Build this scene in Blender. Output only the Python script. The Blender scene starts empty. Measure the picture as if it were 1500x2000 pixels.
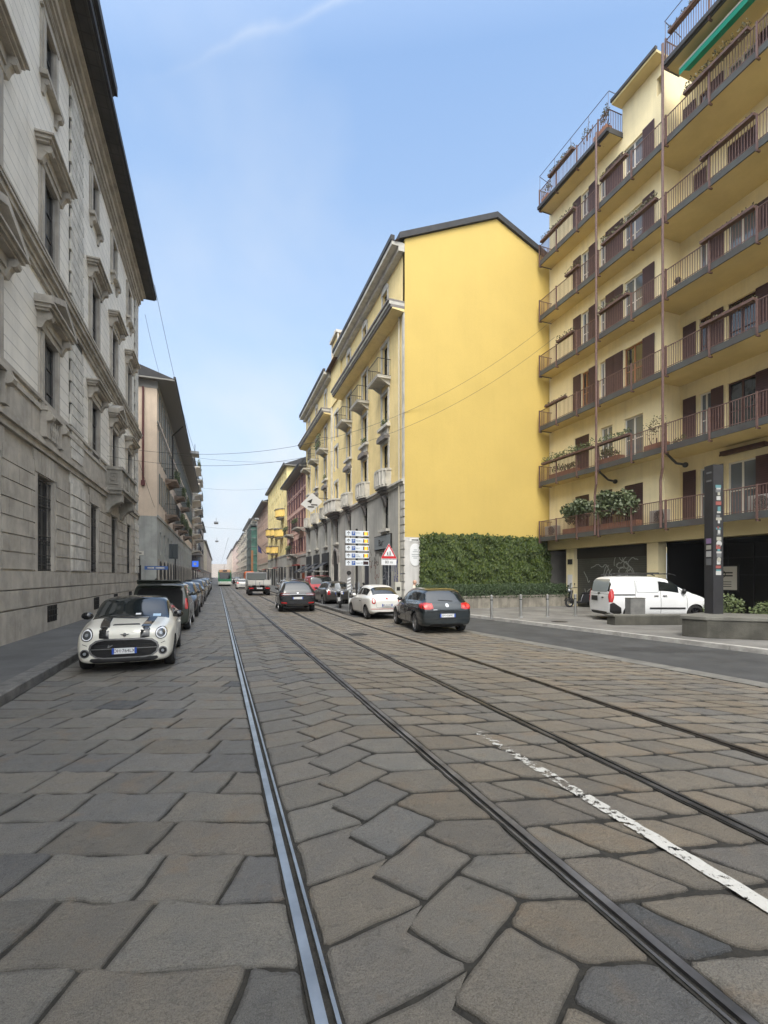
import bpy, bmesh, math, random
from mathutils import Vector, Matrix, noise
from mathutils.bvhtree import BVHTree
R=math.radians; PI=math.pi
random.seed(7)
S=bpy.context.scene; COL=S.collection
# ------------------------------------------------------------------ camera, sky, sun, exposure
TH=R(19.855)
cam=bpy.data.cameras.new('camera'); co=bpy.data.objects.new('camera',cam); COL.objects.link(co)
co.location=(0,0,1.87); co.rotation_euler=(R(90),0,-TH)
cam.sensor_width=36; cam.lens=16.2; cam.shift_y=.0625; cam.clip_start=.05; cam.clip_end=3000
S.camera=co
SUN_EL,SUN_AZ=R(54),R(206)      # azimuth clockwise from +Y (down the street)
w=bpy.data.worlds.new("World"); S.world=w; w.use_nodes=True; nt=w.node_tree; nt.nodes.clear()
def N(t,tree=None,**k):
    n=(tree or nt).nodes.new(t)
    for a,b in k.items():
        if hasattr(n,a): setattr(n,a,b)
    return n
sky=N('ShaderNodeTexSky'); sky.sky_type='NISHITA'; sky.sun_disc=False; sky.sun_elevation=SUN_EL; sky.sun_rotation=SUN_AZ
sky.air_density=1.35; sky.dust_density=1.6; sky.ozone_density=2.2
tc=N('ShaderNodeTexCoord'); sep=N('ShaderNodeSeparateXYZ'); nt.links.new(tc.outputs['Generated'],sep.inputs[0])
def M(op,a,b=None,c=None,tree=None):
    T=tree or nt; n=T.nodes.new('ShaderNodeMath'); n.operation=op
    for i,v in enumerate((a,b,c)):
        if v is None: continue
        if isinstance(v,(int,float)): n.inputs[i].default_value=v
        else: T.links.new(v,n.inputs[i])
    return n.outputs[0]
def RAMP(f,stops,tree=None):
    T=tree or nt; n=T.nodes.new('ShaderNodeValToRGB'); T.links.new(f,n.inputs[0]); e=n.color_ramp.elements
    while len(e)<len(stops): e.new(.5)
    for q,(p,c) in zip(e,stops): q.position=p; q.color=(c if len(c)==4 else (*c,1)) if isinstance(c,tuple) else (c,c,c,1)
    return n.outputs[0]
def MIX(f,a,b,tree=None,bt='MIX'):
    T=tree or nt; n=T.nodes.new('ShaderNodeMix'); n.data_type='RGBA'; n.blend_type=bt
    for s,v in ((n.inputs[0],f),(n.inputs[6],a),(n.inputs[7],b)):
        if isinstance(v,(int,float)): s.default_value=v
        elif isinstance(v,tuple): s.default_value=v if len(v)==4 else (*v,1)
        else: T.links.new(v,s)
    return n.outputs[2]
# thin cirrus: noise over the sky plane (direction divided by height), stretched
zc=M('MAXIMUM',sep.outputs[2],.03); px=M('DIVIDE',sep.outputs[0],M('ADD',zc,.12)); py=M('DIVIDE',sep.outputs[1],M('ADD',zc,.12))
cmb=N('ShaderNodeCombineXYZ'); nt.links.new(px,cmb.inputs[0]); nt.links.new(M('MULTIPLY',py,.55),cmb.inputs[1])
nz=N('ShaderNodeTexNoise'); nt.links.new(cmb.outputs[0],nz.inputs['Vector']); nz.inputs['Scale'].default_value=.9; nz.inputs['Detail'].default_value=7; nz.inputs['Roughness'].default_value=.52; nz.inputs['Distortion'].default_value=.6
cir=RAMP(nz.outputs[0],[(.42,0.),(.75,.62)])
# vapour trail: a soft band in the sky plane
ln=M('ADD',M('MULTIPLY',px,.579),M('MULTIPLY',py,.815)); ln=M('SUBTRACT',ln,.652)
nz2=N('ShaderNodeTexNoise'); nt.links.new(cmb.outputs[0],nz2.inputs['Vector']); nz2.inputs['Scale'].default_value=7; nz2.inputs['Detail'].default_value=6
trail=M('MULTIPLY',RAMP(M('ABSOLUTE',M('ADD',ln,M('MULTIPLY',M('SUBTRACT',nz2.outputs[0],.5),.06))),[(.0,.34),(.010,0.)]),RAMP(nz2.outputs[0],[(.35,.25),(.6,1.)]))
trail=M('MULTIPLY',trail,RAMP(M('ADD',px,.5),[(.36,0.),(.62,1.)]))
hz=RAMP(sep.outputs[2],[(0.,.95),(.16,.84),(.40,.50),(.80,.16)])
# low cumulus bank near the horizon
nz3=N('ShaderNodeTexNoise'); nt.links.new(tc.outputs['Generated'],nz3.inputs['Vector']); nz3.inputs['Scale'].default_value=3.2; nz3.inputs['Detail'].default_value=8
cum=M('MULTIPLY',RAMP(nz3.outputs[0],[(.44,0.),(.60,.85)]),RAMP(sep.outputs[2],[(.17,1.),(.44,0.)]))
skc=MIX(1.,sky.outputs[0],(.84,1.0,1.09,1),bt='MULTIPLY'); skc=MIX(hz,skc,(2.35,2.72,3.18,1))
# bright hazy glow added round the sun, out of view, to fill facades and paving
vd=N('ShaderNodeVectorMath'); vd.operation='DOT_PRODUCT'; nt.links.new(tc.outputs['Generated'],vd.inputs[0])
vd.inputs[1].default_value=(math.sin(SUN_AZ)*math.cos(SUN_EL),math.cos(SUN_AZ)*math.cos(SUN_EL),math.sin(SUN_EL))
fill_glow=RAMP(vd.outputs['Value'],[(.22,0.),(.55,.10),(.85,.45),(1.,1.)])
skc=MIX(M('ADD',cir,trail),skc,(2.9,3.15,3.5,1)); skc=MIX(cum,skc,(3.35,3.4,3.5,1)); skc=MIX(fill_glow,skc,(22,21.5,20.5,1))
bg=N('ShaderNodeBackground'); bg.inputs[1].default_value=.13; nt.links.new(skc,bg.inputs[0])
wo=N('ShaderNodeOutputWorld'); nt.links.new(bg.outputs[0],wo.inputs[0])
sl=bpy.data.lights.new('sun','SUN'); sl.energy=1.0; sl.angle=R(24); sl.color=(1,.94,.84)
so=bpy.data.objects.new('sun',sl); COL.objects.link(so)
sd=Vector((math.sin(SUN_AZ)*math.cos(SUN_EL),math.cos(SUN_AZ)*math.cos(SUN_EL),math.sin(SUN_EL)))
so.rotation_euler=sd.to_track_quat('Z','Y').to_euler(); so.location=(-30,-40,60)
S.view_settings.view_transform='Standard'; S.view_settings.look='None'; S.view_settings.gamma=1; S.view_settings.exposure=1.14
S.render.engine='CYCLES'; S.cycles.max_bounces=6; S.cycles.diffuse_bounces=4; S.cycles.glossy_bounces=3; S.cycles.transmission_bounces=3; S.cycles.transparent_max_bounces=6
try: S.cycles.use_denoising=True
except Exception: pass

# ------------------------------------------------------------------ materials
def MAT(name,col,rough=.7,metal=0.,var=.0,vs=3.,bump=0.,bs=40.,spec=.5,coat=0.,col2=None,emit=None,streak=0.,speck=0.):
    m=bpy.data.materials.new(name); m.use_nodes=True; t=m.node_tree; b=t.nodes['Principled BSDF']
    b.inputs['Roughness'].default_value=rough; b.inputs['Metallic'].default_value=metal; b.inputs['Specular IOR Level'].default_value=spec
    b.inputs['Coat Weight'].default_value=coat; b.inputs['Coat Roughness'].default_value=.03
    c=(*col,1); out=None
    if var or col2 or streak or speck:
        g=t.nodes.new('ShaderNodeNewGeometry')
        if var or col2:
            n=t.nodes.new('ShaderNodeTexNoise'); n.inputs['Scale'].default_value=vs; n.inputs['Detail'].default_value=6; n.inputs['Roughness'].default_value=.6
            t.links.new(g.outputs['Position'],n.inputs['Vector'])
            c2=col2 or tuple(x*(1-var) for x in col); c1=col if col2 else tuple(min(1,x*(1+var*.6)) for x in col)
            out=RAMP(n.outputs[0],[(.35,c2),(.65,c1)],t)
        else: out=c
        if streak:
            mp=t.nodes.new('ShaderNodeMapping'); mp.inputs['Scale'].default_value=(3.,3.,.22); t.links.new(g.outputs['Position'],mp.inputs[0])
            n=t.nodes.new('ShaderNodeTexNoise'); n.inputs['Scale'].default_value=1.3; n.inputs['Detail'].default_value=8; t.links.new(mp.outputs[0],n.inputs['Vector'])
            out=MIX(M('MULTIPLY',RAMP(n.outputs[0],[(.5,0.),(.72,1.)],t),streak,tree=t),out,tuple(x*.45 for x in col),t)
        if speck:
            n=t.nodes.new('ShaderNodeTexNoise'); n.inputs['Scale'].default_value=90; n.inputs['Detail'].default_value=2; t.links.new(g.outputs['Position'],n.inputs['Vector'])
            out=MIX(M('MULTIPLY',RAMP(n.outputs[0],[(.45,0.),(.62,1.)],t),speck,tree=t),out,tuple(x*.35 for x in col),t)
        if isinstance(out,tuple): b.inputs['Base Color'].default_value=out
        else: t.links.new(out,b.inputs['Base Color'])
    else: b.inputs['Base Color'].default_value=c
    if bump:
        g=t.nodes.new('ShaderNodeNewGeometry'); n=t.nodes.new('ShaderNodeTexNoise'); n.inputs['Scale'].default_value=bs; n.inputs['Detail'].default_value=5
        t.links.new(g.outputs['Position'],n.inputs['Vector']); bp=t.nodes.new('ShaderNodeBump'); bp.inputs['Strength'].default_value=bump; bp.inputs['Distance'].default_value=.02
        t.links.new(n.outputs[0],bp.inputs['Height']); t.links.new(bp.outputs[0],b.inputs['Normal'])
    if emit: b.inputs['Emission Color'].default_value=(*emit[0],1); b.inputs['Emission Strength'].default_value=emit[1]
    return m
def JOINTED(m,lines,depth=.5,dark=.55):
    """lines: list of (axis vector, spacing, width) grooves computed from world position, darkened and bumped"""
    t=m.node_tree; b=t.nodes['Principled BSDF']; g=t.nodes.new('ShaderNodeNewGeometry'); tot=None
    for ax,sp,wd in lines:
        d=t.nodes.new('ShaderNodeVectorMath'); d.operation='DOT_PRODUCT'; d.inputs[1].default_value=ax; t.links.new(g.outputs['Position'],d.inputs[0])
        f=M('FRACT',M('DIVIDE',d.outputs['Value'],sp,tree=t),tree=t); k=M('LESS_THAN',f,wd/sp,tree=t)
        tot=k if tot is None else M('MAXIMUM',tot,k,tree=t)
    bc=b.inputs['Base Color']; src=bc.links[0].from_socket if bc.links else tuple(bc.default_value)
    base=MIX(M('MULTIPLY',tot,dark,tree=t),src,(0.02,.018,.015,1),t); t.links.new(base,bc)
    bp=t.nodes.new('ShaderNodeBump'); bp.inputs['Strength'].default_value=depth; bp.inputs['Distance'].default_value=.02; bp.invert=True
    t.links.new(tot,bp.inputs['Height'])
    if b.inputs['Normal'].links: t.links.new(b.inputs['Normal'].links[0].from_socket,bp.inputs['Normal'])
    t.links.new(bp.outputs[0],b.inputs['Normal']); return m
def GLASSY(name,col=(.012,.016,.018),rough=.04,wob=.15,ws=1.5):
    m=MAT(name,col,rough,spec=.9,coat=.4); t=m.node_tree; b=t.nodes['Principled BSDF']
    g=t.nodes.new('ShaderNodeNewGeometry'); n=t.nodes.new('ShaderNodeTexNoise'); n.inputs['Scale'].default_value=ws; t.links.new(g.outputs['Position'],n.inputs['Vector'])
    bp=t.nodes.new('ShaderNodeBump'); bp.inputs['Strength'].default_value=wob; bp.inputs['Distance'].default_value=.1; t.links.new(n.outputs[0],bp.inputs['Height']); t.links.new(bp.outputs[0],b.inputs['Normal']); return m

# ------------------------------------------------------------------ mesh builder
class MB:
    def __init__(s,T=None): s.v=[]; s.f=[]; s.m=[]; s.T=T or (lambda p:p)
    def add(s,vs,fs,m=0):
        o=len(s.v); s.v+= [s.T(v) for v in vs]; s.f+=[tuple(i+o for i in f) for f in fs]; s.m+=[m]*len(fs); return s
    def box(s,a,b,c,d,e,f,m=0):
        return s.add([(a,c,e),(b,c,e),(b,d,e),(a,d,e),(a,c,f),(b,c,f),(b,d,f),(a,d,f)],[(0,3,2,1),(4,5,6,7),(0,1,5,4),(1,2,6,5),(2,3,7,6),(3,0,4,7)],m)
    def quad(s,a,b,c,d,m=0): return s.add([a,b,c,d],[(0,1,2,3)],m)
    def prism(s,pts,lo,hi,ax=1,m=0):
        """extrude the 2-D outline pts along axis ax between lo and hi"""
        n=len(pts)
        def P(p,h): return ((h,p[0],p[1]),(p[0],h,p[1]),(p[0],p[1],h))[ax]
        return s.add([P(p,lo) for p in pts]+[P(p,hi) for p in pts],[tuple(range(n)),tuple(range(2*n-1,n-1,-1))]+[(i,(i+1)%n,n+(i+1)%n,n+i) for i in range(n)],m)
    def cyl(s,p,q,r,r2=None,n=8,m=0,cap=True):
        p=Vector(p);q=Vector(q);d=(q-p); r2=r if r2 is None else r2
        if d.length<1e-6: return s
        a=d.orthogonal().normalized(); b=d.normalized().cross(a); vs=[]
        for c,rr in ((p,r),(q,r2)):
            for i in range(n): t=2*PI*i/n; vs.append(tuple(c+a*(rr*math.cos(t))+b*(rr*math.sin(t))))
        fs=[(i,(i+1)%n,n+(i+1)%n,n+i) for i in range(n)]
        if cap: fs+=[tuple(range(n-1,-1,-1)),tuple(range(n,2*n))]
        return s.add(vs,fs,m)
    def tube(s,path,r,n=6,m=0):
        for a,b in zip(path[:-1],path[1:]): s.cyl(a,b,r,n=n,m=m)
        return s
    def lathe(s,prof,c,ax=2,n=16,m=0,a0=0,a1=2*PI):
        """prof list of (radius, height along axis)"""
        vs=[];k=len(prof);full=abs(a1-a0-2*PI)<1e-6; nn=n if full else n+1
        for i in range(nn):
            t=a0+(a1-a0)*i/n; ct,st=math.cos(t),math.sin(t)
            for r,h in prof:
                p=((h,r*ct,r*st),(r*ct,h,r*st),(r*ct,r*st,h))[ax]; vs.append((p[0]+c[0],p[1]+c[1],p[2]+c[2]))
        fs=[(i*k+j,((i+1)%nn)*k+j,((i+1)%nn)*k+j+1,i*k+j+1) for i in range(n) for j in range(k-1)]
        return s.add(vs,fs,m)
    def ball(s,c,r,n=10,m=0):
        rx,ry,rz=(r,r,r) if isinstance(r,(int,float)) else r; vs=[(c[0],c[1],c[2]+rz)];h=n//2
        for i in range(1,h):
            a=PI*i/h
            for j in range(n): b=2*PI*j/n; vs.append((c[0]+rx*math.sin(a)*math.cos(b),c[1]+ry*math.sin(a)*math.sin(b),c[2]+rz*math.cos(a)))
        vs.append((c[0],c[1],c[2]-rz)); L=len(vs)-1
        fs=[(0,1+j,1+(j+1)%n) for j in range(n)]+[(1+i*n+j,1+(i+1)*n+j,1+(i+1)*n+(j+1)%n,1+i*n+(j+1)%n) for i in range(h-2) for j in range(n)]+[(L,1+(h-2)*n+(j+1)%n,1+(h-2)*n+j) for j in range(n)]
        return s.add(vs,fs,m)
    def build(s,name,mats,parent=None,smooth=False,recalc=True,bevel=0):
        off=absloc(parent) if parent else Vector((0,0,0))
        me=bpy.data.meshes.new(name); me.from_pydata([tuple(Vector(v)-off) for v in s.v],[],s.f)
        for q in (mats if isinstance(mats,(list,tuple)) else [mats]): me.materials.append(q)
        me.polygons.foreach_set('material_index',s.m)
        if recalc and s.f:
            bm=bmesh.new(); bm.from_mesh(me); bmesh.ops.recalc_face_normals(bm,faces=bm.faces); bm.to_mesh(me); bm.free()
        if smooth:
            me.polygons.foreach_set('use_smooth',[True]*len(me.polygons))
            if smooth!=True: me.set_sharp_from_angle(angle=R(smooth))
        o=bpy.data.objects.new(name,me); COL.objects.link(o)
        if parent: o.parent=parent
        if bevel: b=o.modifiers.new('bevel','BEVEL'); b.width=bevel; b.segments=2; b.limit_method='ANGLE'
        return o
def absloc(o):
    v=Vector((0,0,0))
    while o: v+=o.location; o=o.parent
    return v
def tag(o,label,cat=None,group=None,kind=None):
    if label: o['label']=label
    if cat: o['category']=cat
    if group: o['group']=group
    if kind: o['kind']=kind
    return o
def thing(name,label,cat,loc=(0,0,0),group=None):
    o=bpy.data.objects.new(name,None); o.empty_display_size=.2; COL.objects.link(o); o.location=loc; return tag(o,label,cat,group)
def struct(o): o['kind']='structure'; return o
def copy_tree(o,parent=None):
    c=o.copy(); COL.objects.link(c)
    if parent: c.parent=parent
    for ch in list(o.children): copy_tree(ch,c)
    return c
def FR(ox,side,oy=0):
    """facade frame: (s,d,z) -> world; s runs along +Y, d is outward from the wall at X=ox; side=+1 faces +X"""
    return lambda p:(ox+side*p[1],oy+p[0],p[2])
def FG(oy): return lambda p:(p[0],oy-p[1],p[2])      # facade facing -Y: s = X
def wall(mb,s0,s1,z0,z1,holes,rev=.2,m=0,mr=None,back=False):
    mr=m if mr is None else mr
    ss=sorted({s0,s1,*[h[0] for h in holes],*[h[1] for h in holes]}); zs=sorted({z0,z1,*[h[2] for h in holes],*[h[3] for h in holes]})
    ss=[x for x in ss if s0<=x<=s1]; zs=[x for x in zs if z0<=x<=z1]
    for a,b in zip(ss[:-1],ss[1:]):
        run=None
        for c,d in zip(zs[:-1],zs[1:]):
            cs,cz=(a+b)/2,(c+d)/2
            if any(h[0]<cs<h[1] and h[2]<cz<h[3] for h in holes): 
                if run: mb.quad((a,0,run[0]),(b,0,run[0]),(b,0,run[1]),(a,0,run[1]),m); run=None
            else: run=(run[0],d) if run else (c,d)
        if run: mb.quad((a,0,run[0]),(b,0,run[0]),(b,0,run[1]),(a,0,run[1]),m)
    for a,b,c,d in holes:
        mb.quad((a,0,c),(a,-rev,c),(a,-rev,d),(a,0,d),mr); mb.quad((b,0,c),(b,-rev,c),(b,-rev,d),(b,0,d),mr)
        mb.quad((a,0,c),(b,0,c),(b,-rev,c),(a,-rev,c),mr); mb.quad((a,0,d),(b,0,d),(b,-rev,d),(a,-rev,d),mr)
def text_obj(name,txt,size,mat,parent,loc,rot,ext=.002,align='CENTER',wide=1.,label=None):
    cu=bpy.data.curves.new('t','FONT'); cu.body=txt; cu.size=size; cu.extrude=ext; cu.align_x=align; cu.align_y='CENTER'
    to=bpy.data.objects.new('t',cu); COL.objects.link(to); bpy.context.view_layer.update()
    me=bpy.data.meshes.new_from_object(to.evaluated_get(bpy.context.evaluated_depsgraph_get())); bpy.data.objects.remove(to); bpy.data.curves.remove(cu)
    me.materials.clear(); me.materials.append(mat); me.name=name
    me.transform(Matrix.Translation(loc)@Matrix(rot).to_4x4()@Matrix.Diagonal((wide,1,1,1)))
    if parent: me.transform(Matrix.Translation(-absloc(parent)))
    o=bpy.data.objects.new(name,me); COL.objects.link(o); o.parent=parent
    if label: o['label']=label
    return o
FACE_CAM=((1,0,0),(0,0,-1),(0,1,0))      # text upright, readable from -Y
FACE_PX=((0,0,1),(1,0,0),(0,1,0))        # readable from +X side
FACE_NX=((0,0,-1),(-1,0,0),(0,1,0))      # readable from -X side (letters run towards -Y)
# ================================================================== GROUND
m_dirt=MAT('joint_dirt',(.026,.024,.020),.95,var=.5,vs=9,bump=.6,bs=60)
m_asph=MAT('asphalt',(.055,.056,.057),.85,var=.35,vs=1.1,bump=.35,bs=110,speck=.3)
m_plaza=MAT('plaza_paving',(.17,.165,.155),.85,var=.35,vs=.7,bump=.3,bs=70,speck=.25)
m_walk=MAT('sidewalk_asphalt',(.10,.10,.098),.85,var=.3,vs=.8,bump=.35,bs=90,speck=.25)
m_kerb=MAT('kerb_granite',(.15,.145,.135),.8,var=.4,vs=5,bump=.8,bs=35,speck=.5)
m_rail=MAT('worn_steel',(.50,.50,.49),.36,1.,var=.25,vs=3)
m_rail2=MAT('brown_steel',(.09,.08,.07),.55,.7,var=.5,vs=4)
m_black=MAT('black_gap',(.012,.012,.012),.8)
m_white=MAT('worn_white_paint',(.62,.61,.57),.7,var=.25,vs=6,bump=.5,bs=30)
# stone material: colour comes from a per-stone attribute (the stone's own colour)
m_stone=bpy.data.materials.new('granite_sett'); m_stone.use_nodes=True; t=m_stone.node_tree; b=t.nodes['Principled BSDF']
at=t.nodes.new('ShaderNodeAttribute'); at.attribute_name='tone'; g=t.nodes.new('ShaderNodeNewGeometry')
def NZ(sc,det=6,ro=.6,di=0.):
    n=t.nodes.new('ShaderNodeTexNoise'); n.inputs['Scale'].default_value=sc; n.inputs['Detail'].default_value=det; n.inputs['Roughness'].default_value=ro; n.inputs['Distortion'].default_value=di; t.links.new(g.outputs['Position'],n.inputs['Vector']); return n.outputs[0]
a1=MIX(RAMP(NZ(4.5,7),[(.3,.0),(.7,1.)],t),at.outputs['Color'],(1.28,1.22,1.12,1),t,'MULTIPLY')
a2=MIX(M('MULTIPLY',RAMP(NZ(2.1,6,.6,.4),[(.56,0.),(.72,1.)],t),.55,tree=t),a1,(.23,.165,.105,1),t)
a3=MIX(M('MULTIPLY',RAMP(NZ(150,2),[(.40,1.),(.52,0.)],t),.42,tree=t),a2,(.028,.027,.025,1),t)
a4=MIX(M('MULTIPLY',RAMP(NZ(210,2),[(.58,0.),(.70,1.)],t),.30,tree=t),a3,(.42,.41,.38,1),t)
a5=MIX(M('MULTIPLY',RAMP(NZ(13,8,.7,1.),[(.58,0.),(.64,1.)],t),.35,tree=t),a4,(.05,.047,.042,1),t)
t.links.new(a5,b.inputs['Base Color']); t.links.new(RAMP(NZ(9,5),[(.3,.46),(.7,.70)],t),b.inputs['Roughness']); b.inputs['Specular IOR Level'].default_value=.42
bp=t.nodes.new('ShaderNodeBump'); bp.inputs['Strength'].default_value=1.; bp.inputs['Distance'].default_value=.02; t.links.new(M('ADD',NZ(38,7,.7),M('MULTIPLY',NZ(160,3),.5,tree=t),tree=t),bp.inputs['Height'])
bp2=t.nodes.new('ShaderNodeBump'); bp2.inputs['Strength'].default_value=.5; bp2.inputs['Distance'].default_value=.03; t.links.new(NZ(7,3),bp2.inputs['Height']); t.links.new(bp.outputs[0],bp2.inputs['Normal']); t.links.new(bp2.outputs[0],b.inputs['Normal'])

def sheet(name,pts,z,mat,th=0):
    mb=MB()
    if th: mb.prism(pts,z-th,z,2)
    else: mb.add([(p[0],p[1],z) for p in pts],[tuple(range(len(pts)))])
    return struct(mb.build(name,mat))
struct(MB().add([(-400,-60,-.013),(400,-60,-.013),(400,900,-.013),(-400,900,-.013)],[(0,1,2,3)]).build('ground',m_dirt))
KL=-2.95
# right-hand edge of the setts
def edgeR(y): return 8.05+(14.4-y)*.105 if y<19.5 else 5.86
SL=-math.tan(TH)
RC=(.435,2.07,3.68,5.32)          # rail centre lines
rng=random.Random(3)
def warp(x,y,a=.03,f=2.2):
    n=noise.noise_vector(Vector((x*f,y*f,3.3))); k=noise.noise_vector(Vector((x*f*3,y*f*3,7.7)))
    return x+a*n[0]+a*.35*k[0],y+a*n[1]+a*.35*k[1]
SV=[];SF=[];ST=[]
def stone(poly,warm,lod,gap,xa,xb):
    """poly: corner list. irregular rounded outline, domed top"""
    n=len(poly); seg=6 if lod==0 else (2 if lod==1 else 1)
    sgn=1 if sum(poly[i][0]*poly[(i+1)%n][1]-poly[(i+1)%n][0]*poly[i][1] for i in range(n))>0 else -1; ins=[]
    for i in range(n):      # move every edge inwards by half a joint
        p0,p1,p2=poly[i-1],poly[i],poly[(i+1)%n]; e1=Vector((p1[0]-p0[0],p1[1]-p0[1])); e2=Vector((p2[0]-p1[0],p2[1]-p1[1]))
        if e1.length<1e-5 or e2.length<1e-5: ins.append(p1); continue
        e1.normalize(); e2.normalize(); n1=Vector((-e1.y,e1.x))*sgn; n2=Vector((-e2.y,e2.x))*sgn; b_=n1+n2; k=gap*.5/max(.35,b_.length_squared/2); ins.append((p1[0]+b_.x*k,p1[1]+b_.y*k))
    poly=ins; gap=.002
    cx=sum(p[0] for p in poly)/n; cy=sum(p[1] for p in poly)/n
    A=abs(sum(poly[i][0]*poly[(i+1)%n][1]-poly[(i+1)%n][0]*poly[i][1] for i in range(n)))/2
    if A<.008: return
    out=[]
    for i in range(n):
        a=poly[i];b=poly[(i+1)%n]; L=math.hypot(b[0]-a[0],b[1]-a[1])
        if lod==2: out.append((a[0]+(b[0]-a[0])*.06,a[1]+(b[1]-a[1])*.06)); out.append((a[0]+(b[0]-a[0])*.94,a[1]+(b[1]-a[1])*.94)); continue
        e=min(.3,.022/max(L,.01))
        for k in range(seg+1):
            q=e+(1-2*e)*k/seg; out.append((a[0]+(b[0]-a[0])*q,a[1]+(b[1]-a[1])*q))
    w2=[]
    for x,y in out:
        x2,y2=warp(x,y,.020 if lod<2 else .015); x2=min(max(x2,xa),xb)
        if lod==0: x2+=rng.uniform(-.005,.005); y2+=rng.uniform(-.005,.005)
        w2.append((x2,y2))
    cx,cy=warp(cx,cy)
    tilt=(rng.uniform(-.010,.010),rng.uniform(-.010,.010)); h0=rng.uniform(-.003,.003)
    kk=rng.random(); base=rng.choice([(.148,.146,.141),(.160,.157,.148),(.136,.137,.136),(.176,.171,.158),(.130,.132,.135),(.152,.148,.138)])
    wm=max(0,min(1,warm+rng.uniform(-.35,.35))); tone=tuple(c*(1-wm)+d*wm for c,d in zip(base,(.205,.172,.130)))
    br=rng.uniform(.84,1.08); tone=tuple(c*br for c in tone)
    if rng.random()<.018: tone=(.075,.08,.088)
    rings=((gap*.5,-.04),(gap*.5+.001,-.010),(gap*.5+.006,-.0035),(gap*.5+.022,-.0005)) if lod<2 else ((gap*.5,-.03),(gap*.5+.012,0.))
    o=len(SV); m=len(w2)
    for ins,h in rings:
        for x,y in w2:
            dx,dy=cx-x,cy-y; L=math.hypot(dx,dy) or 1; q=min(ins/L*1.15,.9)
            X=x+dx*q;Y=y+dy*q; SV.append((X,Y,h+h0+tilt[0]*(X-cx)+tilt[1]*(Y-cy)))
    SV.append((cx,cy,h0+.002))
    for r in range(len(rings)-1):
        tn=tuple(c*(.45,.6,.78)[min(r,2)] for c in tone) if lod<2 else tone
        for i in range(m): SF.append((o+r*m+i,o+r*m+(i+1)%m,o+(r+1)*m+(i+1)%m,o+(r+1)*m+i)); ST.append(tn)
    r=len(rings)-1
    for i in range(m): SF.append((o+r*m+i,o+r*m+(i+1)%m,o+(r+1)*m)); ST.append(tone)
def clip(poly,ax,val,keep):
    out=[];n=len(poly)
    for i in range(n):
        a=poly[i];b=poly[(i+1)%n]; ia=(a[ax]-val)*keep>=0; ib=(b[ax]-val)*keep>=0
        if ia: out.append(a)
        if ia!=ib:
            q=(val-a[ax])/(b[ax]-a[ax]); out.append((a[0]+(b[0]-a[0])*q,a[1]+(b[1]-a[1])*q))
    return out
def lodof(y): return 0 if y<9 else (1 if y<24 else 2)
def gapof(y): return .020 if y<24 else .032
def rows(xa,xb,y0,y1,sp,lens,slope,lean,warm,stag=0,edge=None):
    y=y0;r=0
    while y<y1:
        dy=sp*rng.uniform(.9,1.1); xr=xb(y) if callable(xb) else xb
        xs=[xa];
        x=xa+(rng.uniform(*lens)*(.5 if r%2 else 1) if stag else rng.uniform(lens[0]*.5,lens[1]))
        while x<xr-lens[0]*.45: xs.append(x); x+=rng.uniform(*lens)
        xs.append(xr); yy=lambda X,Y:Y+slope*(X-xa)
        for i,(a,b) in enumerate(zip(xs[:-1],xs[1:])):
            la=0 if i==0 else lean*dy*.5; lb=0 if i==len(xs)-2 else lean*dy*.5
            p=[(a-la,yy(a,y)),(b-lb,yy(b,y)),(b+lb,yy(b,y+dy)),(a+la,yy(a,y+dy))]
            mid=((a+b)/2); p.insert(1,(mid,yy(mid,y)-.006)) ; p.insert(4,(mid+.0,yy(mid,y+dy)-.006))
            yc=yy(mid,y+dy/2)
            if -1.5<yc<y1: stone(p,warm(mid,yc),lodof(yc),gapof(yc),xa-.0,xr+.0)
        y+=dy;r+=1
YF=120
rows(KL+.02,RC[0]-.06,-3,YF,.45,(.46,.82),SL,.42,lambda x,y:-.12+(.15 if x>-.4 else 0))
def herring(xa,xb,y0,y1,L,W,ang,warm):
    """a middle column of slanting setts, closed by five-sided stones along both rails"""
    ca,sa=math.cos(ang),math.sin(ang); mid=(xa+xb)/2; st=W/ca; y=y0
    cor=lambda a,b,yy:(mid+a*L/2*ca-b*W/2*sa,yy+a*L/2*sa+b*W/2*ca)
    while y<y1:
        mx=.06*math.sin(y*1.3)
        def C(a,b,yy): p=cor(a,b,yy); return (p[0]+.06*math.sin(p[1]*1.1),p[1])
        P,Q,Rr,S_=C(-1,-1,y),C(-1,1,y),C(1,-1,y),C(1,1,y); P2,R2=C(-1,-1,y+st),C(1,-1,y+st)
        polys=[[P,Rr,S_,Q],[(xa,P[1]-.12),P,Q,P2,(xa,P2[1]-.12)],[Rr,(xb,Rr[1]-.10),(xb,R2[1]-.10),R2,S_]]
        for p in polys:
            cx=sum(q[0] for q in p)/len(p); cy=sum(q[1] for q in p)/len(p)
            if -1.5<cy<y1: stone(p,warm(cx,cy),lodof(cy),gapof(cy),xa,xb)
        y+=st
herring(RC[0]+.06,RC[1]-.06,-2,YF,.60,.41,R(30),lambda x,y:.12+.15*(x>1.3))
rows(RC[1]+.06,RC[2]-.06,-2,YF,.41,(.42,.60),-.22,-.45,lambda x,y:.42,1)
rows(RC[2]+.06,RC[3]-.06,-2,YF,.41,(.42,.62),-.20,-.4,lambda x,y:.42,1)
rows(RC[3]+.06,lambda y:edgeR(y-1.)-.42 if y<20 else 5.84,0,YF,.36,(.34,.55),-.30,-.5,lambda x,y:.5)
me=bpy.data.meshes.new('cobblestones'); me.from_pydata(SV,[],SF); me.materials.append(m_stone)
ca=me.color_attributes.new('tone','FLOAT_COLOR','CORNER'); buf=[]
for f,tn in zip(SF,ST): buf+=[*tn,1.]*len(f)
ca.data.foreach_set('color',buf); 
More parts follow.
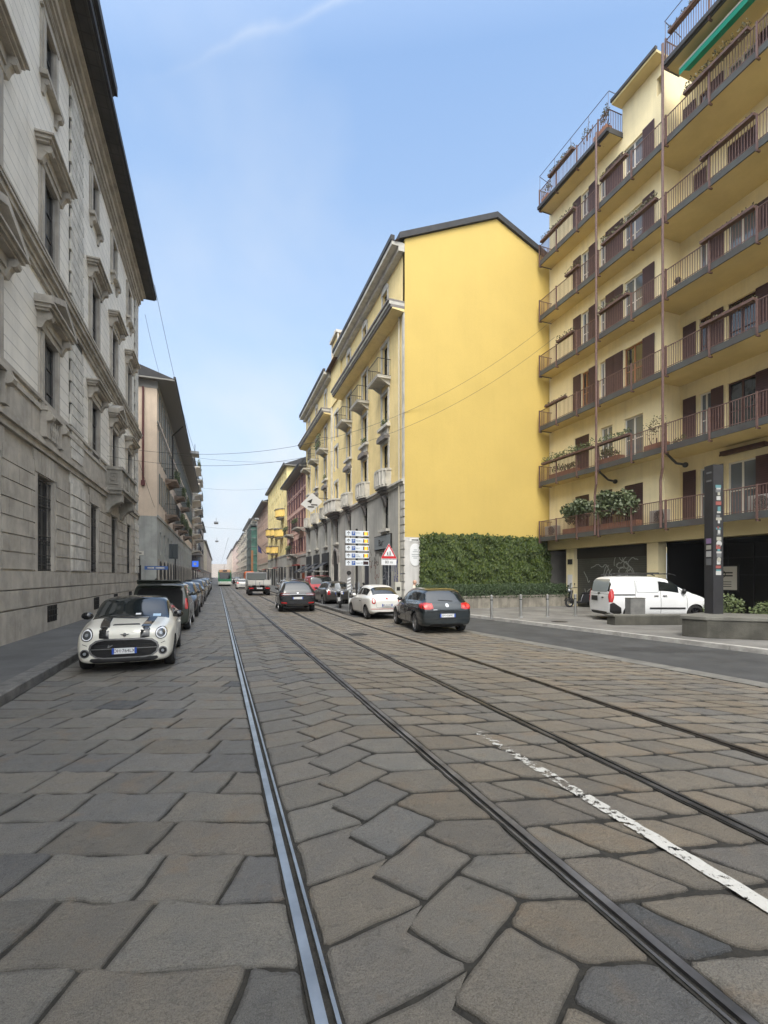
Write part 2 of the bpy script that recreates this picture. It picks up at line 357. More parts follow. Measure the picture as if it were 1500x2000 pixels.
o=bpy.data.objects.new('stone_road',me); COL.objects.link(o); struct(o)
# road beyond the modelled setts: same stone, bricked by shader
m_far=MAT('far_setts',(.15,.14,.125),.6,var=.4,vs=2,bump=.4,bs=8)
JOINTED(m_far,[((math.sin(TH),math.cos(TH),0),.42,.03),((1,0,0),.6,.03)],.5,.5)
sheet('far_road',[(KL,YF-.3),(5.86,YF-.3),(5.86,700),(KL,700)],-.004,m_far)
def strip(name,f0,f1,y0,y1,z,mat,n=14):
    mb=MB()
    for i in range(n):
        a=y0+(y1-y0)*i/n;b=y0+(y1-y0)*(i+1)/n; mb.quad((f0(a),a,z),(f1(a),a,z),(f1(b),b,z),(f0(b),b,z))
    return struct(mb.build(name,mat))
m_edge=MAT('edge_slabs',(.17,.165,.15),.75,var=.3,vs=2.5,bump=.5,bs=40,speck=.4)
JOINTED(m_edge,[((.1,1,0),1.1,.012)],.6,.7)
strip('edge_slabs',lambda y:edgeR(y)-.42,edgeR,-3,19.4,.006,m_edge)
strip('service_lane',lambda y:edgeR(y)+.0,lambda y:10.85+(17.5-y)*.14,-3,19.4,-.001,m_asph)
sheet('lane_mouth',[(5.9,19.4),(11.2,19.4),(10.6,21.9),(5.9,21.9)],-.002,m_asph)
m_patch=MAT('asphalt_patch',(.035,.035,.036),.75,bump=.4,bs=120)
sheet('asphalt_patch',[(10.0,9.3),(11.3,8.6),(11.2,8.0),(10.2,8.3),(9.7,8.9)],.003,m_patch)
# plaza: raised paving with a pale kerb line
PX=lambda y:10.85+(17.5-y)*.14
mb=MB(); ys=[-3,2,7,12,17,21.8]
for a,b_ in zip(ys[:-1],ys[1:]):
    mb.quad((PX(a)+.16,a,.12),(40,a,.12),(40,b_,.12),(PX(b_)+.16,b_,.12))
struct(mb.build('plaza',m_plaza))
mb=MB()
y=-3
while y<21.2:
    L=1.0; mb.add([(PX(y),y,-.02),(PX(y)+.16,y,-.02),(PX(y+L)+.16,y+L-.012,-.02),(PX(y+L),y+L-.012,-.02),(PX(y)+.01,y,.117),(PX(y)+.16,y,.124),(PX(y+L)+.16,y+L-.012,.124),(PX(y+L)+.01,y+L-.012,.117)],[(0,3,2,1),(4,5,6,7),(0,1,5,4),(1,2,6,5),(2,3,7,6),(3,0,4,7)]); y+=L
struct(mb.build('plaza_kerb',MAT('pale_kerb',(.34,.33,.31),.8,var=.3,vs=3,bump=.5,bs=40)))
# right sidewalk (in front of the yellow house) and left sidewalk
mb=MB(); mb.prism([(6.03,21.9),(9.75,21.9),(9.75,700),(6.03,700)],-.05,.13,2); struct(mb.build('right_pavement',m_walk))
sheet('yard_paving',[(9.75,21.8),(40,21.8),(40,23.6),(9.75,23.6)],.118,m_plaza)
mb=MB(); mb.prism([(-5.4,-6),(KL-.30,-6),(KL-.30,34.9),(-5.4,34.9)],-.05,.15,2); mb.prism([(-5.4,41.2),(KL-.30,41.2),(KL-.30,700),(-5.4,700)],-.05,.15,2); struct(mb.build('left_pavement',m_walk))
sheet('side_street',[(-60,34.9),(KL,34.9),(KL,41.2),(-60,41.2)],-.003,m_asph)
rk=random.Random(5)
mb=MB()
def kerbrun(x0,x1,y0,y1,h):
    y=y0
    while y<y1-.2:
        L=min(rk.uniform(.9,1.4),y1-y); j=rk.uniform(-.008,.008); e=.02
        mb.add([(x0+j,y+.006,-.06),(x1+j,y+.006,-.06),(x1+j,y+L-.006,-.06),(x0+j,y+L-.006,-.06),(x0+j,y+.006,h+j*.5),(x1+j-(e if x1>x0 else -e),y+.006,h+j*.5),(x1+j-(e if x1>x0 else -e),y+L-.006,h+j*.5),(x0+j,y+L-.006,h+j*.5),(x1+j,y+.006,h-e),(x1+j,y+L-.006,h-e)],
          [(0,3,2,1),(4,5,6,7),(5,8,9,6),(8,1,2,9),(0,1,8,5,4),(3,7,6,9,2),(0,4,7,3)]); y+=L
kerbrun(KL-.31,KL,-3,34.9,.155); kerbrun(KL-.31,KL,41.2,110,.155); kerbrun(6.04,5.87,22.,110,.135)
mb.box(5.87,9.7,21.74,21.9,-.05,.135)
struct(mb.build('kerbs',m_kerb))
# tram rails: head, groove and guard lip
def rail(x,side,cat_lbl,mat):
    s=side; mb=MB(); Y0,Y1=-3,650
    def bar(a,b,z0,z1,m): mb.box(min(x+s*a,x+s*b),max(x+s*a,x+s*b),Y0,Y1,z0,z1,m)
    bar(-.052,-.001,-.05,.008,0); bar(.034,.052,-.05,.005,0); bar(-.001,.034,-.05,-.035,1)
    bar(-.066,-.052,-.05,-.001,2); bar(.052,.068,-.05,-.002,2)
    o=mb.build('tram_rail',[mat,m_black,m_dirt]); tag(o,cat_lbl,'tram rail','tram rails set in the cobbled street'); return o
rail(RC[0],1,'bright steel tram rail nearest the parked white hatchback, leftmost of the four',m_rail)
rail(RC[1],-1,'second tram rail from the left, brown and worn where it nears the camera',m_rail2 if 0 else MAT('worn_steel_dull',(.20,.20,.21),.5,.8,var=.5,vs=2.5))
rail(RC[2],1,'third tram rail from the left, just right of the flaking white line',MAT('worn_steel_dull2',(.12,.118,.118),.5,.8,var=.5,vs=2.5))
rail(RC[3],-1,'rightmost tram rail, dark and thin, nearest the service lane',m_rail2)
# flaking white line
m_wl=MAT('flaking_white_paint',(.50,.49,.455),.75,bump=.5,bs=40); t=m_wl.node_tree; b=t.nodes['Principled BSDF']; g=t.nodes.new('ShaderNodeNewGeometry')
n1=t.nodes.new('ShaderNodeTexNoise'); n1.inputs['Scale'].default_value=16; n1.inputs['Detail'].default_value=9; n1.inputs['Roughness'].default_value=.75; t.links.new(g.outputs['Position'],n1.inputs['Vector'])
sp=t.nodes.new('ShaderNodeSeparateXYZ'); t.links.new(g.outputs['Position'],sp.inputs[0]); wear=RAMP(M('DIVIDE',sp.outputs[1],6.,tree=t),[(.25,.40),(.55,.50),(.80,.56)],t)
t.links.new(M('GREATER_THAN',n1.outputs[0],wear,tree=t),b.inputs['Alpha'])
mb=MB(); rw=random.Random(9); y=-.6; xo=2.92; e0=(.06,.06)
while y<4.75:
    e1=(.06*rw.uniform(.86,1.08),.06*rw.uniform(.86,1.08)); mb.add([(xo-e0[0],y,.0105),(xo+e0[1],y,.0105),(xo+e1[1],y+.05,.0105),(xo-e1[0],y+.05,.0105)],[(0,1,2,3)]); e0=e1; y+=.05
o=mb.build('white_road_line',m_wl,recalc=False); struct(o)
for x,y,w_ in ((-.0,28.,.9),): struct(MB().quad((-1.1,33.4,.02),(-.1,33.4,.02),(-.1,33.55,.02),(-1.1,33.55,.02)).build('white_road_mark',m_white))
mb=MB().box(4.0,4.55,13.2,13.9,.0,.018); 
for k in range(5): mb.box(12.6+k*.0,13.4,15.2-k*.001,15.22,.124,.126)
# ================================================================== BUILDINGS
g_pane=GLASSY('window_glass'); g_pane2=GLASSY('window_glass_bright',(.10,.12,.14),.05)
m_curt=MAT('curtain',(.5,.49,.46),.8,var=.3,vs=4)
m_dark=MAT('dark_interior',(.015,.014,.013),.8)
m_pl=MAT('palazzo_plaster',(.75,.715,.64),.85,var=.10,vs=.8,bump=.25,bs=30,streak=.18)
JOINTED(m_pl,[((0,0,1),.40,.018)],.6,.62)
m_st=MAT('palazzo_stone',(.43,.395,.34),.85,var=.25,vs=1.4,bump=.5,bs=22,streak=.32)
m_stb=MAT('palazzo_base',(.33,.31,.28),.85,var=.3,vs=1.2,bump=.5,bs=25,streak=.35)
m_gap=MAT('stone_joint',(.07,.062,.054),.9)
m_iron=MAT('dark_iron',(.03,.029,.028),.55,.4)
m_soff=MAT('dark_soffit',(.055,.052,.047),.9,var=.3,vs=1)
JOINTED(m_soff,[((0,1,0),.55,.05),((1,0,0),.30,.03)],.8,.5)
m_roof=MAT('dark_roof',(.030,.030,.033),.7,var=.3,vs=2)
m_tile=MAT('roof_tiles',(.16,.10,.075),.85,var=.4,vs=5,bump=.8,bs=14)
m_wood=MAT('grey_window_wood',(.20,.195,.18),.6)

def window(root,T,a,b,c,d,inset,mf,mp,bars=(1,1),fw=.06,name='window',sill=None,label=None):
    mb=MB(T); di=-inset
    mb.box(a,a+fw,di-.03,di+.03,c,d); mb.box(b-fw,b,di-.03,di+.03,c,d); mb.box(a+fw,b-fw,di-.03,di+.03,c,c+fw); mb.box(a+fw,b-fw,di-.03,di+.03,d-fw,d)
    nx,nz=bars
    for i in range(1,nx+1): x=a+(b-a)*i/(nx+1); mb.box(x-fw*.5,x+fw*.5,di-.025,di+.025,c+fw,d-fw)
    for i in range(1,nz+1): z=c+(d-c)*i/(nz+1); mb.box(a+fw,b-fw,di-.021,di+.021,z-.02,z+.02)
    o=mb.build(name,mf,root)
    if label: o['label']=label
    p=MB(T); p.box(a+.01,b-.01,di-.015,di-.005,c+.01,d-.01); p.build('pane',mp,o)
    return o
def rail_iron(mb,pts,z0,z1,sp=.12,r=.009,top=.02):
    """vertical bar railing following 2-D points (s,d)"""
    for (a,b),(c,d) in zip(pts[:-1],pts[1:]):
        mb.cyl((a,b,z1),(c,d,z1),top,n=6); mb.cyl((a,b,z0+.06),(c,d,z0+.06),top*.7,n=4)
        L=math.hypot(c-a,d-b); n=max(1,int(L/sp))
        for i in range(n+1): x=a+(c-a)*i/n; y=b+(d-b)*i/n; mb.cyl((x,y,z0),(x,y,z1),r,n=4,cap=False)

# ------------------------------------------------------------------ left palazzo
PT=FR(-5.1,1)
pal=thing('grey_palazzo','tall grey stone palazzo with pedimented windows and rusticated ground floor, left foreground','building',(-5.1,20,0))
PY0,PY1=-14,34.9
cen=[1.4,5.3,9.2,13.2,17.55,23.3,27.35,31.6]
gw=[(c-.62,c+.62,2.02,4.95) for c in cen]; gw[4]=(16.5,17.95,2.02,4.95)
u1=[(c-.62,c+.62,7.0,9.35) for c in cen]; u2=[(c-.6,c+.6,12.05,14.4) for c in cen]; u3=[(c-.48,c+.48,17.35,19.15) for c in cen]
bs_=[(c-.45,c+.45,.42,.98) for c in cen]
mb=MB(PT); wall(mb,PY0,PY1,1.98,5.95,gw,.35,0); wall(mb,PY0,PY1,-.05,1.98,bs_,.3,1)
mb.quad((PY1,0,0),(PY1,-14,0),(PY1,-14,20.9),(PY1,0,20.9),0); mb.build('ground_floor_wall',[m_st,m_stb],pal)
m_dkw=MAT('dark_window_wood',(.055,.05,.045),.6)
mb=MB(PT); wall(mb,PY0,PY1,5.95,20.9,u1+u2+u3,.3,0,1); mb.build('upper_wall',[m_pl,m_stb],pal)
# rustication: courses of proud blocks
rr=random.Random(11); mb=MB(PT)
def courses(z0,z1,ch,holes,s0,s1,bl,d0,d1,g=.035,vg=.014,off=0):
    z=z0;k=0
    while z<z1-.05:
        zt=min(z+ch,z1); segs=[(s0,s1)]
        for h in holes:
            if h[2]-.0<zt-.02 and h[3]>z+.02:
                ns=[]
                for a,b in segs:
                    if h[1]<=a or h[0]>=b: ns.append((a,b)); continue
                    if h[0]>a: ns.append((a,h[0]))
                    if h[1]<b: ns.append((h[1],b))
                segs=ns
        for a,b in segs:
            x=a; first=True
            while x<b-.02:
                L=bl*rr.uniform(.8,1.2)*(.5 if (first and k%2) else 1); e=x+L
                if b-e<bl*.35: e=b
                first=False; mb.box(x+vg/2,e-vg/2,d0,d1+rr.uniform(-.004,.004),z+g/2,zt-g/2); x=e
        z=zt;k+=1
hs=[(a-.22,b+.22,c,d) for a,b,c,d in gw]+[(a-.28,b+.28,4.93,5.75) for a,b,c,d in gw]
courses(2.04,5.30,.465,hs,PY0,PY1,.85,0,.045)
courses(.98,2.02,.52,[],PY0,PY1,1.1,0,.075)
for a,b,c,d in gw:      # voussoirs fanning above each window
    m_=(a+b)/2; n=7
    for i in range(n):
        x0=a-.2+(b-a+.4)*i/n; x1=a-.2+(b-a+.4)*(i+1)/n; f=lambda x:m_+(x-m_)*1.22
        mb.prism([(x0+.012,4.98),(x1-.012,4.98),(f(x1)-.012,5.62),(f(x0)+.012,5.62)],0,.05,1)
mb.build('rustication',m_st,pal)
m_qs=MAT('quoin_stone',(.58,.555,.50),.85,var=.25,vs=2,bump=.5,bs=25,streak=.4)
for a,b in ((19.7,21.45),(33.6,34.88)):
    mb=MB(PT); mb.box(a,b-.02,.0,.012,6.1,20.3,1); z=6.2;k=0
    while z<20.2:
        if not (10.6<z<11.8): mb.box(a+(.0 if k%2 else .12),b-(.0 if (k%2 or b>34) else .12),0,.07,z+.02,z+.38)
        z+=.40;k+=1
    z=2.04;k=0
    while z<5.2: mb.box(a,b,.04,.12,z+.03,z+.44); z+=.465
    mb.box(a,b-.02,.0,.05,2.0,6.1,0); mb.build('quoins',[m_qs,m_gap],pal)

mb=MB(PT)   # string courses and cornice
for z0,z1,d in ((-.05,.95,.10),(5.66,5.85,.10),(5.85,5.97,.18),(5.97,6.1,.10),(7.2,7.30,.10)):
    mb.box(PY0,PY1+d*.5,0,d,z0,z1)
mb.box(PY0,PY1,0,.04,6.1,6.9); mb.box(PY0,PY1,0,.09,6.9,7.04)
for z0,z1,d in ((10.9,11.05,.10),(11.05,11.2,.16),(11.2,11.36,.26),(11.36,11.42,.32),(11.42,11.95,.05),(11.95,12.03,.10)): mb.box(PY0,PY1+d*.6,0,d,z0,z1)
for z0,z1,d in ((19.75,19.8,.08),(19.9,19.95,.08),(20.1,20.25,.14),(20.25,20.55,.22),(20.55,20.8,.36),(20.8,20.9,.50)): mb.box(PY0,PY1+d*.4,0,d,z0,z1)
mb.build('string_courses',m_st,pal)
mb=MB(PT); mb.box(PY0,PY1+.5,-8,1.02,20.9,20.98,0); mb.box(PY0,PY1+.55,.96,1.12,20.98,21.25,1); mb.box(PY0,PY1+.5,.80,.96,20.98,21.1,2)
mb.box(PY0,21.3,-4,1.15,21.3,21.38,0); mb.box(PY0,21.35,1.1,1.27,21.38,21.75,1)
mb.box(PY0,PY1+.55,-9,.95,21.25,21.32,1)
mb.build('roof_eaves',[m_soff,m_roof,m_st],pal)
mb=None
def scroll(mb,s,d,z,w=.16,h=.42,m=0):
    mb.prism([(0,z),(0,z-h),(d*.35,z-h),(d*.55,z-h*.65),(d,z-h*.25),(d,z)],s-w/2,s+w/2,0,m); mb.cyl((s-w/2-.015,d*.8,z-h*.28),(s+w/2+.015,d*.8,z-h*.28),h*.22,n=8,m=m)
def surround(c,hw,z0,z1,ped,sill=True):
    mb=MB(PT); 
    for sgn in (-1,1): 
        a,b=sorted((c+sgn*hw,c+sgn*(hw+.20))); mb.box(a,b,0,.09,z0,z1)
        a,b=sorted((c+sgn*(hw+.20),c+sgn*(hw+.30))); mb.box(a,b,0,.05,z0,z1+.05)
    mb.box(c-hw-.20,c+hw+.20,0,.11,z1,z1+.20)
    if ped:
        zt=z1+.20; mb.box(c-hw-.24,c+hw+.24,0,.16,zt,zt+.28)
        W=hw+.52; z=zt+.28+.0
        for s_ in (-1,1): scroll(mb,c+s_*(hw+.30),.36,z+.02,.2,.5)
        for (za,zb,dd) in ((z,z+.07,.34),(z+.07,z+.17,.42),(z+.17,z+.23,.50)): mb.box(c-W-(dd-.34)*.8,c+W+(dd-.34)*.8,0,dd,za,zb)
        if ped=='tri':
            zz=z+.23; 
            for sg in (-1,1):
                A=(c+sg*(W+.13),zz); B=(c,zz+.52)
                q=[(A[0],A[1]),(B[0],B[1]),(B[0],B[1]+.20),(A[0],A[1]+.17)]
                if sg>0: q=q[::-1]
                mb.prism([(p[0],p[1]) for p in q],0,.47,1)
            mb.prism([(c-W,zz),(c+W,zz),(c,zz+.52)],0,.14,1)
    else:
        mb.box(c-hw-.3,c+hw+.3,0,.10,z1+.2,z1+.27)
    if sill:
        mb.box(c-hw-.34,c+hw+.34,0,.22,z0-.15,z0)
        for s_ in (-1,1): scroll(mb,c+s_*(hw+.12),.18,z0-.15,.16,.45)
    return mb.build('window_surround',m_st,pal)
for i,c in enumerate(cen):
    surround(c,.62,7.04,9.35,'flat' if i in (5,7,1) else 'tri',False); surround(c,.6,12.05,14.4,'flat',False); surround(c,.48,17.35,19.15,None)
    for (a,b,z0,z1) in (u1[i],u2[i],u3[i]): window(pal,PT,a,b,z0,z1,.09,m_dkw,g_pane,(1,2))
    a,b,z0,z1=gw[i]; window(pal,PT,a,b,z0,z1,.20,m_dkw,g_pane,(1,2))
    mb=MB(PT)
    for sg in (-1,1):
        x=(a if sg<0 else b); p,q=sorted((x,x+sg*.2)); mb.box(p,q,0,.035,z0,z1)
    mb.build('window_jambs',m_st,pal)
    mb=MB(PT); n=9      # wrought iron grille
    for k in range(n):
        x=a+.05+(b-a-.1)*k/(n-1); mb.cyl((x,-.06,z0+.02),(x,-.06,z1-.12),.011,n=5)
        for zz in (z0+.35,z0+.9,z1-.75):
            if k<n-1: mb.lathe([(.058,-.006),(.070,-.006),(.070,.006),(.058,.006),(.058,-.006)],(x+(b-a-.1)/(n-1)/2,-.06,zz),1,8)
    for zz in (z0+.05,z0+.2,z0+.5,z0+1.1,z1-.9,z1-.6,z1-.12): mb.box(a,b,-.07,-.045,zz-.012,zz+.012)
    mb.build('window_grille',m_iron,pal)
    a,b,z0,z1=bs_[i]; mb=MB(PT); mb.box(a,b,.09,.108,z0,z1-.04,1)
    for k in range(4): mb.box(a+(b-a)*(k+.5)/4-.012,a+(b-a)*(k+.5)/4+.012,.115,.135,z0,z1-.04)
    for k in range(2): mb.box(a,b,.118,.132,z0+(z1-z0)*(k+1)/3-.012,z0+(z1-z0)*(k+1)/3+.012)
    mb.build('cellar_grate',[m_iron,m_dark],pal)
    if i in (3,4,0): # balustrade panels below the windows on the noble floor
        mb=MB(PT)
        for s_ in (-1,1): mb.box(c+s_*.72-.14,c+s_*.72+.14,0,.20,6.12,6.92); scroll(mb,c+s_*.72,.3,6.92,.22,.62)
        for k in range(5): mb.lathe([(.045,0),(.045,.05),(.03,.12),(.065,.32),(.03,.52),(.045,.58),(.045,.64)],(c-.44+k*.22,.10,6.2),2,8)
        mb.box(c-.9,c+.9,0,.24,6.92,7.05); mb.build('balustrade_panel',m_st,pal)
# stone balcony
bal=MB(PT); s0,s1,D=25.35,29.4,.72
bal.box(s0-.08,s1+.08,0,D+.10,6.02,6.14); bal.box(s0,s1,0,D,5.86,6.02); bal.box(s0-.06,s1+.06,0,D+.06,7.02,7.16)
bal.box(s0+.004,s0+.14,0,D-.16,6.14,7.02); bal.box(s1-.14,s1-.004,0,D-.16,6.14,7.02); bal.box(s0,s0+.3,D-.16,D,6.14,7.02); bal.box(s1-.3,s1,D-.16,D,6.14,7.02); bal.box(s0+1.85,s0+2.2,D-.16,D,6.14,7.02)
bal.box(s0-.03,s0,.12,.2,6.3,6.9); bal.box(s0-.03,s0,D-.2,D-.12,6.3,6.9); bal.box(s0-.03,s0,.2,D-.2,6.3,6.36); bal.box(s0-.03,s0,.2,D-.2,6.84,6.9); bal.lathe([(.10,-.03),(.13,-.03),(.13,0),(.10,0),(.10,-.03)],(s0,D/2,6.6),0,10)
for k in range(16):
    x=s0+.40+k*.215
    if abs(x-(s0+2.02))>.24: bal.lathe([(.05,0),(.05,.06),(.03,.14),(.07,.36),(.035,.62),(.05,.72),(.05,.88)],(x,D-.08,6.14),2,8)
for s_ in (s0+.45,s1-.45): bal.prism([(0,5.86),(0,5.0),(.12,4.95),(.22,5.2),(.45,5.42),(D-.02,5.5),(D-.02,5.86)],s_-.28,s_+.28,0)
o=bal.build('stone_balcony',MAT('balcony_stone',(.33,.31,.27),.85,var=.3,vs=2,bump=.5,bs=25,streak=.5),pal)
mb=MB(PT); mb.cyl((25.0,.25,1.55),(25.0,.25,2.1),.05,n=8); mb.box(24.8,25.0,.1,.2,1.5,2.0)
tag(MB().cyl((-5.0,35.05,.1),(-5.0,35.05,3.2),.06,n=8).cyl((-4.9,34.8,0),(-4.9,34.8,2.6),.05,n=8).build('iron_post',m_iron),'black iron gate post at the far corner of the grey palazzo','post')

# ------------------------------------------------------------------ left row beyond the side street
m_cols=[MAT('awning_dark',(.06,.06,.065),.8),MAT('awning_cream',(.5,.46,.38),.8),MAT('awning_red',(.28,.05,.04),.8)]
def simple_block(name,label,X,side,y0,y1,H,col,floors,wy,ww,base=None,eave=.8,endcol=None,mshut=None,group=None,depth=12,roofm=None,string=True,winz=None,wpane=None,end=True,skip=()):
    T=FR(X,side); root=thing(name,label,'building',(X,(y0+y1)/2,0),group)
    mw=MAT(name+'_plaster',col,.85,var=.13,vs=.5,bump=.15,bs=15,streak=.22); mats=[mw]
    holes=[];f0=floors[0]
    for z0,z1 in floors:
        for y in wy: holes.append((y-ww/2,y+ww/2,z0,z1))
    mb=MB(T)
    bz=base[0] if base else 0
    wall(mb,y0,y1,bz,H,[h for h in holes if h[2]>=bz],.22)
    if end:
        mb.quad((y0,0,bz),(y0,-depth,bz),(y0,-depth,H),(y0,0,H)); 
    mb.quad((y1,0,0),(y1,-depth,0),(y1,-depth,H),(y1,0,H)); mb.build('wall',mw,root)
    if base:
        mb=MB(T); wall(mb,y0,y1,0,bz,[h for h in holes if h[3]<=bz],.3)
        if end: mb.quad((y0,0,0),(y0,-depth,0),(y0,-depth,bz),(y0,0,bz))
        mb.box(y0-.05,y1,0,.08,bz-.1,bz+.12); mb.build('base',MAT(name+'_base',base[1],.85,var=.2,vs=.8,bump=.3,bs=15,streak=.3),root)
    if base and name!='peach_house':
        for k in range(min(14,int((y1-y0)/3.4))):
            a=y0+1.+3.4*k; mb=MB(T); mb.box(a,a+2.1,.0,.02,.15,min(3.2,bz-.9)); o_=mb.build('shop_opening',m_dark if k%3 else g_pane,root)
            if k%2: MB(T).box(a-.1,a+2.2,.02,.7,min(3.2,bz-.9),min(3.2,bz-.9)+.12).build('awning',m_cols[(k+len(name))%3],o_)
    mb=MB(T); mb.box(y0-(.5 if end else 0),y1,-depth,eave,H,H+.12,0); mb.box(y0-(.55 if end else 0),y1,eave-.1,eave+.08,H+.12,H+.32,1)
    mb.prism([(eave,H+.14),(-depth/2,H+2.6),(-depth,H+.14)],y0-(.5 if end else 0),y1,0,1); mb.build('roof',[m_wood,roofm or m_roof],root)
    for z0,z1 in floors:
        for y in wy:
            if (z0,y) in skip: continue
            window(root,T,y-ww/2,y+ww/2,z0,z1,.18,m_wood,wpane or g_pane,(1,1))
    if mshut:
        for z0,z1 in floors:
            if z0<bz: continue
            for y in wy:
                mb=MB(T)
                for s_ in (-1,1):
                    a,b=sorted((y+s_*ww/2,y+s_*(ww/2+ww*.48))); mb.box(a,b,.02,.06,z0,z1)
                    for k in range(int((z1-z0)/.16)): mb.box(a+.03,b-.03,.06,.07,z0+.05+k*.16,z0+.12+k*.16)
                mb.build('shutters',mshut,root)
    if string:
        mb=MB(T)
        for z0,z1 in floors[1:]: mb.box(y0,y1,0,.06,z0-.55,z0-.43)
        mb.build('string_course',MAT(name+'_trim',tuple(min(1,c*1.15) for c in col),.8),root)
    return root,T
def balcony(root,T,y0,y1,z,d=.8,mslab=None,plants=0,m_r=None,name='balcony',box=None):
    mb=MB(T); mb.box(y0,y1,0,d,z-.14,z); mb.box(y0-.02,y1+.02,0,d+.03,z-.03,z+.01)
    for s_ in (y0+.2,y1-.2): mb.prism([(0,z-.14),(0,z-.5),(d*.75,z-.14)],s_-.06,s_+.06,0)
    o=mb.build(name,mslab or m_st,root); r=MB(T)
    if box: r.box(y0,y1,d-.06,d,z,z+.95); r.box(y0,y0+.06,0,d-.06,z,z+.95); r.box(y1-.06,y1,0,d-.06,z,z+.95)
    else: rail_iron(r,[(y0+.03,0),(y0+.03,d-.03),(y1-.03,d-.03),(y1-.03,0)],z,z+1.0)
    r.build('railing',m_r or m_iron,o)
    return o
m_shg=MAT('grey_green_shutters',(.13,.16,.16),.6,var=.15)
m_leafA=MAT('plant_leaves',(.055,.085,.025),.6,col2=(.10,.12,.045),vs=18)
m_leafB=MAT('dry_leaves',(.13,.11,.055),.7,col2=(.07,.075,.03),vs=18)
def leafclump(mb,c,r,n,rg,sz=.07,m=0):
    for _ in range(n):
        while True:
            p=Vector((rg.uniform(-1,1),rg.uniform(-1,1),rg.uniform(-1,1)))
            if p.length<1: break
        p=Vector((c[0]+p.x*r[0],c[1]+p.y*r[1],c[2]+p.z*r[2])); u=Vector((rg.uniform(-1,1),rg.uniform(-1,1),rg.uniform(-.6,1))).normalized()*sz*rg.uniform(.6,1.3); v=u.orthogonal().normalized()*sz*.4
        mb.add([tuple(p-u*.5),tuple(p+v),tuple(p+u*.6),tuple(p-v)],[(0,1,2,3)],m)
pch,T=simple_block('peach_house','peach plaster apartment house with grey base and wide eaves, beyond the grey palazzo',-4.6,1,41.2,94,17.6,(.60,.49,.385),[(3.7,5.6),(7.9,10.4),(11.4,13.9),(14.8,16.9)],[43.6+3.3*k for k in range(16)],1.15,(6.7,(.36,.37,.35)),1.35,mshut=m_shg,string=False)
mb=MB(T); mb.box(41.15,94,0,.07,14.25,14.4); mb.box(41.15,94,0,.05,14.0,14.06); mb.box(41.17,94,-12,.05,17.0,17.58)
mb.build('string_course',m_wood,pch)
mb=MB(T); wr=MB(T)
for k in range(17):   # arches of the ground floor
    y=42.2+3.05*k; mb.box(y-.35,y+.35,.0,.05,0,3.3); wr=MB(T); wr.prism([(y+.55,.0)]+[(y+.55+.95*(1-math.cos(a)),2.2+.95*math.sin(a)) for a in [PI*i/8 for i in range(9)]]+[(y+2.45,.0)],0,.02,1); wr.build('shop_opening',m_dark,pch)
mb.build('pilasters',m_st,pch)
mb=MB(T); mb.tube([(41.12,-1.0,17.0),(41.12,-1.0,9.3)],.085); mb.box(41.0,41.2,-1.14,-.86,9.1,9.5); mb.build('downpipe',MAT('oxblood_pipe',(.10,.03,.03),.5),pch)
MB(T).tube([(52.5,1.2,17.5),(52.4,.2,16.4),(52.4,.2,11.)],.07).build('downpipe',m_iron,pch)
m_bs=MAT('balcony_slab',(.28,.22,.18),.85,var=.3)
rg=random.Random(21)
for (a,b,z,pl,gr) in ((47.3,51.,10.9,1,1),(47.3,51.,7.6,0,0),(55,58.,7.5,1,0),(57,60.,10.9,1,0),(62,65.,7.5,1,0),(66,69.,10.9,1,0),(71,74.,7.5,1,0)):
    o=balcony(pch,T,a,b,z,1.0,m_bs)
    if pl:
        mb=MB(T); 
        for k in range(9): leafclump(mb,(a+.3+(b-a-.6)*k/8,.9,z+rg.uniform(.3,1.1)),(.3,.22,.45),60,rg,.13)
        q=mb.build('balcony_plants',m_leafA,o,recalc=False)
mb=MB(FG(41.2)); mb.box(-6.55,-5.55,.0,.03,3.55,3.85); o=mb.build('street_name_plate',MAT('cream_plate',(.6,.57,.5),.6),pch)
MB().box(-6.4,-5.7,41.155,41.165,3.66,3.74).build('lettering',m_iron,o)
# blue street sign on a post in front of the peach house
t_=thing('street_sign','blue street name sign on a slim post in front of the peach house','sign',(-4.3,38.6,0))
MB().cyl((-4.3,38.6,.1),(-4.3,38.6,2.55),.035,n=8).build('pole',m_iron,t_)
o=MB().box(-5.15,-3.55,38.56,38.6,2.35,2.62).build('sign_plate',MAT('sign_blue',(.05,.12,.34),.4),t_); MB().box(-4.95,-4.5,38.55,38.56,2.43,2.54).box(-4.4,-3.8,38.55,38.56,2.43,2.54).build('lettering',m_white,o)
t_=thing('traffic_light','dark traffic light head on a pole beside the peach house','traffic light',(-3.3,41.8,0))
MB().cyl((-3.3,41.8,.1),(-3.3,41.8,3.4),.05,n=8).build('pole',m_iron,t_); MB().box(-3.5,-3.1,41.6,41.95,3.3,4.5).box(-3.75,-3.52,41.6,41.95,3.3,4.5).build('signal_head',MAT('signal_housing',(.03,.04,.045),.5),t_)
